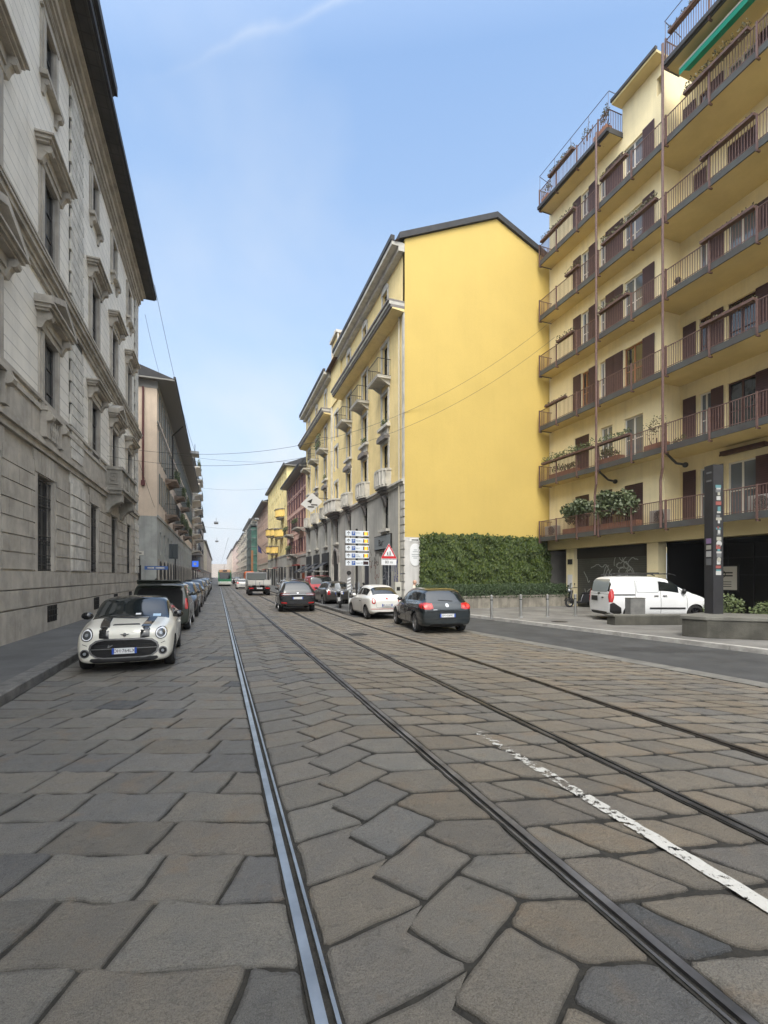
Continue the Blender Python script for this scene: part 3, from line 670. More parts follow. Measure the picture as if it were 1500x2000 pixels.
# cream balcony block
ccr=(.62,.57,.48)
cb,T=simple_block('balcony_block','cream apartment block with deep stacked balconies, after the peach house on the left',-4.7,1,94,128,24.,ccr,[(8+3.3*k,10.1+3.3*k) for k in range(5)],[97+4*k for k in range(8)],1.6,(6.5,(.10,.09,.085)),.6,string=False)
m_cs=MAT('cream_slab',(.66,.62,.55),.8,var=.2)
for k in range(6):
    for (a,b) in ((94.5,103),(107,116)):
        o=balcony(cb,T,a,b,6.7+3.2*k,1.55,m_cs); MB(T).box(a+2,a+4,-.02,.03,6.9+3.2*k,9+3.2*k).build('shutters',MAT('brown_blind',(.14,.06,.035),.6),o)
mb=MB(T); mb.box(94,103,.0,1.8,5.9,6.1); mb.build('awning',MAT('awning_grey',(.25,.25,.24),.7),cb)
o=MB(T).box(93.6,93.7,.2,1.3,3.6,4.7).build('shop_sign_blue',MAT('sign_blue2',(.03,.10,.55),.4,emit=((.05,.2,1.),.35)),cb)
MB(T).box(93.55,93.6,.5,.95,3.9,4.4).build('sign_emblem',m_white,o)
rg=random.Random(4); mb=MB(T)
for k in range(14): leafclump(mb,(94.6+rg.random()*8,1.3,23.4+rg.random()*.7),(.5,.3,.5),60,rg,.16)
mb.build('roof_garden',m_leafA,cb,recalc=False)
blk=[('dark_slate_building','dark grey narrow building past the cream balcony block',-4.9,1,128,150,19.5,(.10,.105,.11)),
 ('brown_corner_building','grey-brown building with a projecting cornice, farther down the left side',-4.9,1,150,185,18,(.30,.26,.22)),
 ('sunlit_cream_house','pale cream house with a low roof far down the left side',-4.8,1,185,235,15,(.62,.56,.42)),
 ('distant_left_terrace','long pale terrace closing the left side of the street',-4.8,1,235,420,15,(.5,.45,.38))]
for n_,l_,X_,sd_,a_,b_,h_,c_ in blk:
    nw=min(12,int((b_-a_)/4.)); fl=[(4.6+3.3*k,6.5+3.3*k) for k in range(int((h_-4.6)/3.3))]
    simple_block(n_,l_,X_,sd_,a_,b_,h_,c_,fl,[a_+2+(b_-a_-3)*i/nw for i in range(nw)],1.2,(4.,(.2,.19,.18)),.8,string=True)
# ------------------------------------------------------------------ yellow art-nouveau house
YX,YG=9.70,23.5
YT=FR(YX,-1); GT=FG(YG)
m_yg=MAT('gable_yellow',(.57,.42,.12),.8,var=.04,vs=.5,bump=.2,bs=9,streak=.035)
m_yf=MAT('facade_yellow',(.78,.62,.30),.85,var=.12,vs=.7,bump=.2,bs=14,streak=.18)
m_gr=MAT('grey_render',(.42,.41,.375),.85,var=.16,vs=.6,bump=.25,bs=12,streak=.4)
m_tr=MAT('stone_trim',(.52,.50,.45),.85,var=.2,vs=2,bump=.3,bs=25,streak=.3)
m_trd=MAT('cornice_grey',(.19,.175,.165),.85,var=.2,vs=2)
yel=thing('yellow_house','yellow art nouveau apartment house with a blank yellow gable wall above the ivy','building',(YX,38,0))
Y0,Y1=23.5,53.6
yc=[26.6,30.75,34.9,38.95,43.1,47.3,51.5]
ZE=20.0
mez=[(c-.48,c+.48,4.75,6.65) for c in yc]; f1=[(c-.55,c+.55,7.75,9.95) for c in yc]; f2=[(c-.5,c+.5,11.15,13.0) for c in yc]; f3=[(c-.5,c+.5,13.85,16.0) for c in yc]; f4=[(c-.42,c+.42,17.75,19.25) for c in yc]
gf=[(25.6,27.7,.15,3.3),(29.9,31.5,.15,3.5),(32.6,33.5,.15,3.5),(38.05,39.85,.15,2.9),(41.8,44.4,.15,3.9),(46.0,48.6,.15,3.9),(50.2,52.8,.15,3.9)]
mb=MB(YT); wall(mb,Y0,Y1,7.1,ZE,f1+f2+f3+f4,.22); mb.build('facade_wall',m_yf,yel)
mb=MB(YT); wall(mb,Y0,Y1,0,7.1,mez+gf,.3); mb.box(Y0,Y1,0,.07,.13,.8); mb.build('grey_base_wall',m_gr,yel)
# blank gable: eaves at YX and far side, ridge between
GW=12.6; RX=YX+5.9; ZR=23.1
mb=MB(GT); mb.prism([(YX-.0,4.02),(YX+GW,4.02),(YX+GW,20.15),(RX,ZR),(YX,20.45)],-.25,0.0,1); mb.build('gable_wall',m_yg,yel)
mb=MB(GT); mb.prism([(YX,0),(YX+GW,0),(YX+GW,4.02),(YX,4.02)],-.25,.02,1,0); mb.build('gable_base',MAT('pale_render',(.55,.54,.52),.85,var=.12,vs=1,streak=.3),yel)
mb=MB(GT); 
for a,b in (((YX-.35,20.32),(RX,ZR+.02)),((YX+GW+.3,20.05),(RX,ZR+.02))): 
    q=[a,b,(b[0],b[1]+.34),(a[0],a[1]+.34)]; mb.prism(q if a[0]<b[0] else q[::-1],-.6,.14,1,0)
def slope(pts): mb.add(pts,[(0,1,2,3)],1)
slope([(YX-.6,-30.1,20.2),(YX-.6,.1,20.2),(RX,.1,ZR+.3),(RX,-30.1,ZR+.3)]); slope([(YX+GW+.4,-30.1,20.0),(YX+GW+.4,.1,20.0),(RX,.1,ZR+.3),(RX,-30.1,ZR+.3)])
mb.build('roof',[m_roof,m_tile],yel)
MB(GT).box(RX+.05,RX+.45,-1.2,-.8,ZR,ZR+.65).build('chimney',MAT('red_chimney',(.25,.05,.03),.8),yel)
mb=MB(YT)
mb.box(Y0+.02,37.2,0,.75,ZE,ZE+.22,0); mb.box(Y0-.02,37.2,.6,.82,ZE+.22,ZE+.5,1); mb.box(Y0+.02,37.2,0,.35,ZE-.25,ZE,0)
mb.box(40.7,Y1,0,.75,ZE,ZE+.22,0); mb.box(40.7,Y1,.6,.82,ZE+.22,ZE+.5,1); mb.box(40.7,Y1,0,.35,ZE-.25,ZE,0)
mb.build('eaves',[m_tr,m_roof],yel)
mb=MB(YT)
for a,b in ((Y0+.02,37.1),(40.8,Y1)):
    mb.box(a,b,0,.72,16.50,16.58,2); mb.box(a,b,0,.82,16.58,16.74,0); mb.box(a,b,0,.90,16.74,16.90,1); mb.box(a,b,0,.98,16.90,17.02,0)
mb.prism([(0,16.5),(0,16.42),(.6,16.5)],Y0+.02,37.1,0,2); mb.prism([(0,16.5),(0,16.42),(.6,16.5)],40.8,Y1,0,2)
mb.build('cornice',[m_trd,m_tr,m_yf],yel)
mb=MB(YT); mb.box(Y0,Y1,0,.10,6.95,7.10); mb.box(Y0,Y1,0,.20,7.10,7.22)
mb.box(Y0+.02,Y0+.3,0,.05,7.22,16.4)
z=.2
while z<6.8: mb.box(Y0-.01,Y0+.55,0,.05,z+.03,z+.42); z+=.45
mb.build('string_course',m_tr,yel)
# central shaped parapet
mb=MB(YT); mb.prism([(37.2,17.0),(40.7,17.0),(40.7,20.6),(40.2,21.3),(39.9,22.4),(38.0,22.4),(37.7,21.3),(37.2,20.6)],-.3,.10,1,0)
mb.box(37.75,40.15,-.35,.35,22.4,22.62,1); mb.box(37.05,37.8,-.3,.28,20.7,20.85,1); mb.box(40.1,40.85,-.3,.28,20.7,20.85,1); mb.prism([(38.2,22.62),(39.7,22.62),(38.95,23.1)],-.2,.2,1,1)
mb.box(37.8,38.0,.10,.2,20.9,22.4,1); mb.box(39.9,40.1,.10,.2,20.9,22.4,1)
mb.build('shaped_parapet',[m_yf,m_tr],yel)
o=MB(YT).box(40.35,40.55,-3,.15,0,17).build('downpipe',m_tr,yel)
MB(YT).tube([(Y0+.62,.09,16.5),(Y0+.62,.09,.2)],.05).build('downpipe',MAT('pale_pipe',(.5,.46,.36),.6),yel)
def yframe(a,b,c,d,arch=False,top=.22,w_=.20):
    mb=MB(YT); 
    for x,y in ((a-w_,a),(b,b+w_)): mb.box(x,y,0,.06,c-.1,d)
    if arch: mb.prism([(a-w_-.05,d)]+[((a+b)/2-(b-a+2*w_+.1)/2*math.cos(PI*i/8),d+.45*math.sin(PI*i/8)) for i in range(1,8)]+[(b+w_+.05,d)],0,.08,1)
    else: mb.box(a-w_-.04,b+w_+.04,0,.08,d,d+top)
    return mb.build('window_surround',m_tr,yel)
m_pot=MAT('terracotta',(.22,.10,.06),.8)
rg=random.Random(8)
for i,c in enumerate(yc):
    for h,ar in ((f4[i],True),(f3[i],False),(f2[i],False),(f1[i],False)): yframe(*h,arch=ar); window(yel,YT,*h,.17,m_dark,g_pane,(1,1))
    window(yel,YT,*mez[i],.22,m_dark,g_pane,(1,1))
    MB(YT).box(mez[i][0]-.25,mez[i][1]+.25,0,.24,mez[i][2]-.18,mez[i][2]-.02).prism([(0,mez[i][2]-.18),(0,mez[i][2]-.38),(.18,mez[i][2]-.18)],c-.4,c+.4,0).build('window_sill',m_tr,yel)
    if i!=3:
        # iron balcony on floor 3
        o=balcony(yel,YT,c-.95,c+.95,13.75,.85,m_tr)
        # sills and hood between floors 1 and 2
        mb=MB(YT); mb.box(c-.85,c+.85,0,.26,10.85,11.02); mb.box(c-.62,c+.62,0,.1,10.45,10.85)
        mb.prism([(c-.75,10.12),(c+.75,10.12),(c+.78,10.3)]+[(c+.78*math.cos(PI*k/8),10.3+.16*math.sin(PI*k/8)) for k in range(1,8)]+[(c-.78,10.3)],0,.34,1,1); mb.build('window_hood',[m_tr,m_trd],yel)
    W=1.0 if i!=3 else 2.0; D=.55 if i!=3 else .95
    mb=MB(YT)       # stone balcony on floor 1 with rounded plan
    n=8; arc=[(c-W*math.cos(PI*k/n),D*(math.sin(PI*k/n))**.6 if 0<k<n else 0) for k in range(n+1)]
    mb.prism(arc,7.22,7.34,2); mb.prism([(x*1.+(c-x)*-.04,y*1.1) for x,y in arc],8.16,8.28,2)
    for k in range(n):
        (x0,y0),(x1,y1)=arc[k],arc[k+1]
        mb.add([(x0,y0,7.34),(x1,y1,7.34),(x1,y1,8.16),(x0,y0,8.16),(x0,y0*.85,7.34),(x1,y1*.85,7.34),(x1,y1*.85,8.16),(x0,y0*.85,8.16)],[(0,1,2,3),(4,7,6,5)])
    for k in range(1,n): mb.box(arc[k][0]-.07,arc[k][0]+.07,arc[k][1]-.03,arc[k][1]+.05,7.34,8.16)
    for k in range(3): mb.prism([(x+(c-x)*.18*(k+1),y*(1-.25*(k+1))) for x,y in arc],7.22-.16*(k+1),7.22-.16*k,2,1)
    mb.prism([(0,6.75),(0,6.1),(D*.5,6.75)],c-.18,c+.18,0,1)
    mb.build('rounded_balcony',[m_tr,m_trd],yel)
for a in (0,1,4):
    c=yc[a]; mb=MB(YT)
    for k in range(4): leafclump(mb,(c-.3+.2*k,.12,11.15+.15),(.16,.12,.25),26,rg,.10)
    mb.build('window_plants',m_leafA,yel,recalc=False)
mb=MB(YT)
for k in range(9): leafclump(mb,(yc[4]-.8+.2*k,.8,14.0+rg.random()*1.0),(.2,.2,.3),26,rg,.12)
mb.build('balcony_plants',m_leafA,yel,recalc=False)
# door, shutters, awnings
m_rs=MAT('roller_shutter_blue',(.05,.06,.085),.5,.5); JOINTED(m_rs,[((0,0,1),.09,.02)],.8,.5)
for (a,b,c,d) in gf[:2]: MB(YT).box(a,b,-.24,-.2,c,d).build('roller_shutter',m_rs,yel)
(a,b,c,d)=gf[2]; MB(YT).box(a,b,-.3,-.25,c,d).build('narrow_door',m_dark,yel)
(a,b,c,d)=gf[3]; mb=MB(YT); mb.prism([(a,c),(b,c),(b,d)]+[((a+b)/2+(b-a)/2*math.cos(PI*k/8),d+1.3*math.sin(PI*k/8)**.8) for k in range(1,8)]+[(a,d)],.005,.02,1,1); mb.box(a-.3,a,0,.1,c,d+.1); mb.box(b,b+.3,0,.1,c,d+.1)
arch=[((a+b)/2+((b-a)/2+.0)*math.cos(PI*k/8),d+1.3*math.sin(PI*k/8)**.8) for k in range(9)]
for p,q in zip(arch[:-1],arch[1:]):
    mb.cyl((p[0],.08,p[1]),(q[0],.08,q[1]),.12,n=6,m=2)
mb.build('arched_doorway',[m_tr,m_dark,m_trd],yel)
for k,(a,b,c,d) in enumerate(gf[4:]):
    MB(YT).box(a,b,-.3,-.26,c,d).build('shop_window',g_pane,yel)
    mb=MB(YT); mb.box(a-.05,b+.05,.02,.14,d-1.0,d+.15,0); mb.add([(a-.05,.14,d-.75),(b+.05,.14,d-.75),(b+.05,1.5,d-1.55),(a-.05,1.5,d-1.55)],[(0,1,2,3)],0); mb.add([(a-.05,1.5,d-1.55),(b+.05,1.5,d-1.55),(b+.05,1.52,d-1.72),(a-.05,1.52,d-1.72)],[(0,1,2,3)],0)
    for x in (a-.05,b+.05): mb.cyl((x,.1,d-1.6),(x,1.5,d-1.56),.02,m=1); 
    mb.build('awning',[MAT('awning_black',(.03,.03,.032),.7),m_white],yel)
# shop sign above the first shutter
m_sg=MAT('shop_sign_grey',(.22,.24,.25),.5); o=MB(YT).box(25.5,28.4,.02,.12,3.55,4.35).build('shop_sign',m_sg,yel)
MB(YT).box(25.45,28.45,.0,.1,3.5,4.4).build('shop_sign_frame',m_iron,o)
text_obj('lettering','Bar',.55,m_iron,o,(YX-.13,27.1,3.93),FACE_NX,wide=1.2)
o=MB(GT).box(YX+.28,YX+.95,.02,.04,3.78,3.96).build('name_plate',MAT('marble_plate',(.7,.7,.68),.4),yel); MB(GT).box(YX+.4,YX+.8,.04,.045,3.84,3.9).build('lettering',m_iron,o)
pts=[(YX+.62+.33*math.cos(a)*1.,3.05+(.62 if math.sin(a)>0 else .62)*abs(math.sin(a))**.55*(1 if math.sin(a)>0 else -1)) for a in [2*PI*k/20 for k in range(20)]]
o=MB(GT).prism(pts,.02,.045,1).build('oval_sign',m_plate if 0 else MAT('white_enamel',(.72,.73,.74),.35),yel)
mb=MB(GT); 
for z,w_ in ((3.3,.1),(3.2,.16),(3.05,.22),(2.95,.2),(2.85,.12)): mb.box(YX+.62-w_,YX+.62+w_,.045,.05,z,z+.035)
mb.build('lettering',MAT('grey_print',(.3,.32,.34),.6),o)
# graffiti
def graffiti(name,T,s0,s1,z0,z1,mat,n,rg,parent,w=.03,label=None,d=.006):
    mb=MB(T)
    for _ in range(n):
        cx=rg.uniform(s0,s1);cz=rg.uniform(z0,z1);a=rg.uniform(0,6);L=rg.uniform(.25,.6); p=[]
        for k in range(14):
            p.append((cx,cz)); a+=rg.uniform(-.9,1.1); cx+=math.cos(a)*L*.16; cz+=math.sin(a)*L*.2
        for (x0,y0),(x1,y1) in zip(p[:-1],p[1:]):
            L2=math.hypot(x1-x0,y1-y0) or 1; nx,ny=-(y1-y0)/L2*w/2,(x1-x0)/L2*w/2
            mb.add([(x0-nx,d,y0-ny),(x1-nx,d,y1-ny),(x1+nx,d,y1+ny),(x0+nx,d,y0+ny)],[(0,1,2,3)])
    o=mb.build(name,mat,parent,recalc=False); 
    if label: o['label']=label
    return o
rg=random.Random(31)
graffiti('graffiti',YT,28.3,29.6,1.6,2.8,MAT('spray_red',(.22,.11,.09),.8),8,rg,yel,.045,'faint red scrawl on the grey base')
graffiti('graffiti',YT,28.2,29.7,2.7,3.3,m_iron,7,rg,yel,.05,'black tag on the grey base')
graffiti('graffiti',YT,24.2,25.4,1.5,2.9,MAT('spray_blue',(.06,.07,.30),.8),12,rg,yel,.05,'blue scribble by the corner')
graffiti('graffiti',YT,25.7,27.6,.4,2.6,MAT('spray_white',(.45,.47,.5),.8),14,rg,yel,.035,'white tags on the roller shutter',-.19)
# hanging diamond sign
o=thing('diamond_sign','white diamond shaped shop sign projecting from the yellow facade','sign',(YX-1.5,42.3,8.6))
MB().cyl((YX,42.3,9.1),(YX-1.5,42.3,9.1),.03).build('bracket',m_iron,o)
q=MB().prism([(YX-2.55,8.45),(YX-1.55,7.75),(YX-.5,8.8),(YX-1.5,9.55)],42.27,42.33,1).build('sign_panel',MAT('white_panel',(.55,.55,.54),.5),o)
MB().prism([(YX-1.95,8.75),(YX-1.6,8.55),(YX-1.45,9.0)],42.25,42.27,1).box(YX-1.6,YX-1.0,42.25,42.27,8.4,8.5).box(YX-1.9,YX-1.3,42.25,42.27,8.2,8.3).build('sign_emblem',m_iron,q)
# ivy on the gable (an uneven sheet of leaves on the wall)
rg=random.Random(12)
m_ivy=bpy.data.materials.new('ivy'); m_ivy.use_nodes=True; t=m_ivy.node_tree; b=t.nodes['Principled BSDF']; g=t.nodes.new('ShaderNodeNewGeometry'); oi=t.nodes.new('ShaderNodeTexNoise'); oi.inputs['Scale'].default_value=9; oi.inputs['Detail'].default_value=4; t.links.new(g.outputs['Position'],oi.inputs['Vector'])
t.links.new(RAMP(oi.outputs[0],[(.3,(.018,.034,.005)),(.5,(.042,.070,.010)),(.62,(.085,.115,.018)),(.75,(.10,.10,.02))],t),b.inputs['Base Color']); b.inputs['Roughness'].default_value=.55
iv=MB()
def leaf(p,nrm,sz,mb):
    up=Vector((rg.uniform(-.4,.4),rg.uniform(-.2,.2),-1)).normalized(); s=nrm.cross(up).normalized()
    p=Vector(p); mb.add([tuple(p),tuple(p+s*sz*.5+up*sz*.35+nrm*sz*.12),tuple(p+up*sz*1.05),tuple(p-s*sz*.5+up*sz*.35+nrm*sz*.12)],[(0,1,2,3)])
IX0,IX1=YX+.78,19.35
for _ in range(25000):
    x=rg.uniform(IX0,IX1); top=4.12+.16*noise.noise(Vector((x*.9,1,0)))+.07*noise.noise(Vector((x*4,5,0)))+.07*abs(rg.gauss(0,1)); z=rg.uniform(.8,top)
    if x<IX0+.25+.2*noise.noise(Vector((z*2,3,0)))+.1: 
        if rg.random()<.6: continue
    d=.12+.22*noise.noise(Vector((x*1.6,z*1.6,2)))+.10*noise.noise(Vector((x*5,z*5,4))); d=max(.03,d+.10)+rg.uniform(0,.05)
    nr=Vector((rg.uniform(-.45,.45),-1,rg.uniform(-.1,.75))).normalized(); leaf((x,YG-d,z+.08),nr,rg.uniform(.07,.14),iv)
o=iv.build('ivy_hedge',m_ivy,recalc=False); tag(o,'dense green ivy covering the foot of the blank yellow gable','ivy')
MB().box(IX0+.15,IX1-.05,YG-.10,YG-.03,.6,3.98).build('ivy_shade_sheet',MAT('ivy_shade',(.018,.026,.008),.9),o)  # dark sheet behind the leaves, its colour standing in for the shade among them
# planter in front of it, with its low hedge
pl=thing('planter_wall','long low concrete planter with stained front below the ivy','planter',(15,21.9,0))
m_conc=MAT('stained_concrete',(.27,.25,.21),.88,var=.35,vs=1.6,bump=.4,bs=25,streak=1.)
mb=MB(); mb.box(9.85,20.2,21.75,21.97,.05,.72); mb.box(9.85,10.07,21.97,23.3,.05,.72); mb.box(19.98,20.2,21.97,23.3,.05,.72); mb.box(9.82,20.23,21.72,22.0,.72,.79); mb.build('front_wall',m_conc,pl); MB().box(10.07,19.98,21.97,23.3,.05,.62).build('soil',m_dirt,pl)
hg=MB()
for _ in range(9000):
    x=rg.uniform(9.9,20.25); y=rg.uniform(21.62,22.9); hh=.66+.12*noise.noise(Vector((x*1.3,y,0)))
    z=.70+rg.uniform(-.05,1)*hh if y<21.95 else .72+hh*rg.uniform(.1,1)
    if y<21.8: z=rg.uniform(.62,.72+hh*.8)
    leaf((x,y,z+.08),Vector((rg.uniform(-.5,.5),-.7,rg.uniform(0,.9))).normalized(),rg.uniform(.05,.10),hg)
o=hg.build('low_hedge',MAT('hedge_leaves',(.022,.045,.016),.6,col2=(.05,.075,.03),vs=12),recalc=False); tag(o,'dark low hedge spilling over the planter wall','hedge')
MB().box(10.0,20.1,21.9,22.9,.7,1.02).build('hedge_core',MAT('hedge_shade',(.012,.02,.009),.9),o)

# ------------------------------------------------------------------ modern balcony building
MX=19.4; BXo=.88; MT=FR(MX,-1)
m_mw=MAT('modern_cream',(.78,.68,.43),.85,var=.10,vs=.6,bump=.15,bs=12,streak=.16)
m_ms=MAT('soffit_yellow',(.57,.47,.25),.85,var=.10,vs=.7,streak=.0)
m_fa=MAT('slab_fascia',(.062,.070,.067),.7,col2=(.05,.044,.043),vs=1.3)
m_br=MAT('brown_paint',(.13,.075,.065),.5,var=.25,vs=9)
m_shb=MAT('brown_shutters',(.060,.028,.030),.55,var=.2,vs=2)
m_wf=MAT('white_window_frame',(.62,.60,.56),.5); m_of=MAT('orange_wood',(.30,.13,.045),.5)
mod=thing('balcony_apartments','cream modern apartment building with full-width balconies and brown shutters, right foreground','building',(MX,15,0))
L0=4.17; LS=3.365; lev=[L0+LS*k for k in range(7)]
SPLIT=15.62; YA,YB=-4.,23.45; ZT=26.1
# openings (s0,s1,style) per bay; lower two floors differ
up_l=[(20.18,20.64,'w'),(17.30,19.42,'s1'),]
def opening(T,a,b,z0,h,st,root,lab=None):
    mb=MB(T)
    if st=='shut':
        n=2 if b-a>.9 else 1
        for k in range(n):
            x0=a+(b-a)*k/n+.01; x1=a+(b-a)*(k+1)/n-.01; mb.box(x0,x1,-.1,-.05,z0,z0+h); 
            for q in range(int(h/.09)): mb.box(x0+.05,x1-.05,-.05,-.035,z0+.05+q*.09,z0+.09+q*.09)
        o=mb.build('shutters',m_shb,root)
    else:
        mf={'w':m_wf,'o':m_of,'b':m_shb}[st]; window(root,T,a,b,z0,z0+h,.12,mf,g_pane2 if st=='w' else g_pane,(1,1),.07); return
    if lab: o['label']=lab
def leaf_shutter(T,a,b,z0,h,root,d=.03,ang=0):
    mb=MB(T); mb.box(a,b,d,d+.045,z0,z0+h)
    for q in range(int(h/.09)): mb.box(a+.05,b-.05,d+.045,d+.058,z0+.05+q*.09,z0+.09+q*.09)
    mb.build('shutter',m_shb,root)
RT=FR(MX+1.0,-1)
holesL=[];holesR=[];jobs=[]
for k in range(6):
    z=lev[k]+.06; H=2.38
    if k in (0,1):
        for a,b in ((20.2,21.3),(18.6,19.35),(16.75,17.85)):
            sh='shut'; 
            holesL.append((a,b,z,z+2.2)); jobs.append((MT,a,b,z,2.2,'shut' if not(k==1 and b<19.4) else 'w'))
    else:
        st='o' if k==2 else 'w'
        holesL.append((20.18,20.75,z,z+H)); jobs.append((MT,20.18,20.75,z,H,st)); jobs.append((MT,20.78,21.35,z,H,'L')); jobs.append((MT,19.58,20.16,z,H,'L'))
        holesL.append((19.0,19.42,z,z+H)); jobs.append((MT,19.0,19.42,z,H,'w'))
        jobs.append((MT,18.45,18.98,z,H,'L')); jobs.append((MT,17.9,18.43,z,H,'L')) 
        holesL.append((16.75,17.85,z,z+H)); jobs.append((MT,16.75,17.85,z,H,st)); jobs.append((MT,16.1,16.72,z,H,'L'))
for k in range(7):
    z=lev[k]+.06;H=2.45
    if k==4:
        for a,b in ((14.35,15.0),(12.3,13.5),(9.6,10.8),(7.3,8.)): holesR.append((a,b,z,z+H)); jobs.append((RT,a,b,z,H,'shut'))
    elif k<6:
        w3='w' if k in (0,3,5) else 'b'
        holesR.append((14.15,14.70,z,z+H)); jobs.append((RT,14.15,14.70,z,H,'w' if k in(0,1,3,6) else 'b'))
        holesR.append((12.36,13.48,z,z+H)); jobs.append((RT,12.36,13.48,z,H,w3)); jobs.append((RT,13.62,14.13,z,H,'L')); jobs.append((RT,11.6,12.34,z,H,'L'))
        if k in (0,1,2,6,5): jobs.append((RT,14.83,15.42,z,H,'L'))
        for yy in (9.0,6.0,3.): holesR.append((yy,yy+1.1,z,z+H)); jobs.append((RT,yy,yy+1.1,z,H,w3)); jobs.append((RT,yy+1.12,yy+1.7,z,H,'L'))
    else:
        pass
mb=MB(MT); wall(mb,SPLIT,YB,3.45,lev[6],holesL,.14); wall(mb,SPLIT,17.95,lev[6],25.75,[(15.66,16.0,24.35,25.2)],.3)
mb.quad((YB,0,3.45),(YB,-10,3.45),(YB,-10,24.4),(YB,0,24.4)); mb.quad((17.95,0,lev[6]),(17.95,-10,lev[6]),(17.95,-10,25.75),(17.95,0,25.75))
mb.quad((SPLIT,0,3.45),(SPLIT,-1.0,3.45),(SPLIT,-1.0,25.75),(SPLIT,0,25.75)); mb.quad((SPLIT,-1,lev[6]),(SPLIT,-10,lev[6]),(SPLIT,-10,25.75),(SPLIT,-1,25.75)); mb.build('left_wall',m_mw,mod)
MB(MT).box(15.66,16.0,-.3,-.28,24.35,25.2).build('attic_window',m_dark,mod)
mb=MB(RT); wall(mb,YA,SPLIT,3.45,lev[6],holesR,.14); mb.quad((YA,0,0),(YA,-10,0),(YA,-10,24),(YA,0,24)); mb.build('right_wall',m_mw,mod)
mb=MB(MT); mb.box(YA,18.1,-3,.62,25.75,25.85,1) if 0 else mb.box(SPLIT-.1,18.05,-8,.62,25.75,25.86,1); mb.box(SPLIT-.1,18.08,.55,.68,25.86,26.02,0); mb.build('roof_slab',[m_roof,m_ms],mod)
for T,a,b,z,h,st in jobs:
    if st=='L': leaf_shutter(T,a,b,z,h,mod)
    else: opening(T,a,b,z,h,st,mod)
# balcony slabs, fascias, railings
posts=[23.2,21.73,20.11,18.6,16.57,14.79,12.89,11.16,9.2,7.2,5.2,3.]
OX=BXo
for k,z in enumerate(lev):
    segs=[(17.95,YB-.2),(YA,SPLIT-.75)] if k==6 else [(YA,YB-.2)]
    for a,b in segs:
        mb=MB(MT); 
        mb.box(a,b,.0,OX-.02,z-.16,z,0)
        if a<SPLIT: mb.box(a,min(b,SPLIT-.001),-1.0,0,z-.16,z,0)
        mb.box(a-.02,b+.02,OX-.02,OX+.04,z-.20,z+.06,1); mb.box(b,b+.03,.0,OX,z-.20,z+.06,1)
        if k==6: mb.box(a-.03,b+.03,OX+.04,OX+.17,z-.16,z+.02,2); mb.box(a-.03,a,.0,OX,z-.2,z+.06,1)
        if k==0: mb.box(a,b,-.6,.30,3.45,z-.16,0)
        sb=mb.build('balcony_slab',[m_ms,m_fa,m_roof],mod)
        r=MB(MT); pts=[(b-.03,.0),(b-.03,OX),(a+.03,OX)]+([(a+.03,0)] if k==6 and a>17 else [])
        rail_iron(r,pts,z+.06,z+1.02,.105,.013,.024); 
        r.build('railing',m_br,sb)
        for p in posts:
            if a-.1<p<b+.1: MB(MT).box(p-.03,p+.03,OX+.04,OX+.10,z-.26,z+1.05).box(p-.03,p+.03,OX-.1,OX+.10,z-.30,z-.24).build('railing_post',m_br,sb)
for p in (14.85,18.62):      # full-height stand pipes
    top=25.2 if p<16 else 24.7; pth=[(p,OX+.17,top),(p,OX+.17,8.6-.9),(p+.0,OX+.17,6.6),(p+.16,OX+.10,6.1),(p+.16,OX+.10,4.0)]
    MB(MT).tube(pth,.055,8).build('downpipe',m_br,mod)
    MB(MT).tube([(p,OX+.1,7.35),(p-.1,.35,6.85),(p-.35,.25,6.75)],.05,8).ball((p-.4,.2,6.72),.12).build('pipe_elbow',m_iron,mod)
# terrace screens on the roof level
for a,b in ((17.95,YB-.2),(YA,SPLIT-.75)):
    z=lev[6]; r=MB(MT)
    for s_ in [a+.03+(b-a-.06)*i/4 for i in range(5)]: r.cyl((s_,OX+.02,z+1.0),(s_,OX+.02,z+1.9),.016,n=5)
    r.cyl((a,OX+.02,z+1.9),(b,OX+.02,z+1.9),.02,n=5); r.cyl((a,OX+.02,z+1.9),(a,-.1,z+1.9),.02,n=5); r.cyl((b,OX+.02,z+1.9),(b,-.1,z+1.6),.02,n=5)
    r.build('terrace_frame',MAT('blue_grey_iron',(.08,.10,.16),.5),mod)
# green awning under the top slab of the right part
mb=MB(MT); mb.add([(YA,.0,lev[6]-.42),(14.4,.0,lev[6]-.42),(14.4,.62,lev[6]-.62),(YA,.62,lev[6]-.62)],[(0,1,2,3)]); mb.add([(YA,.63,lev[6]-.60),(14.4,.63,lev[6]-.60),(14.4,.64,lev[6]-.86),(YA,.64,lev[6]-.86)],[(0,1,2,3)]); mb.cyl((YA,.63,lev[6]-.58),(14.4,.63,lev[6]-.58),.035,m=1)
mb.build('green_awning',[MAT('awning_green',(.0,.26,.17),.7),m_wf],mod)
# flower boxes, plants, air conditioners: things resting on the balconies
rg=random.Random(77)
m_box=MAT('planter_brown',(.10,.055,.045),.7,var=.3,vs=8)
FL=['first','second','third','fourth','fifth','sixth','roof']
def flowerbox(k,a,b,dry,lab,hang=True,dens=1.,hh=.22,mat=None):
    z=lev[k]+1.02 if hang else lev[k]+.0; d0=OX+.0 if hang else OX-.45
    root=thing('flower_box',lab,'flower box',(MX-OX,(a+b)/2,z),'flower boxes along the modern balconies')
    MB(MT).box(a,b,d0-.02,d0+.2,z+.0,z+.11).build('trough',mat or m_box,root)
    mb=MB(MT); n=max(2,int((b-a)/.22))
    for i in range(n): leafclump(mb,(a+.1+(b-a-.2)*i/(n-1),d0+.09,z+.10+hh*.35),(.16,.14,hh*rg.uniform(.6,1.2)),int(30*dens),rg,.075)
    mb.build('foliage',m_leafB if dry else m_leafA,root,recalc=False); return root
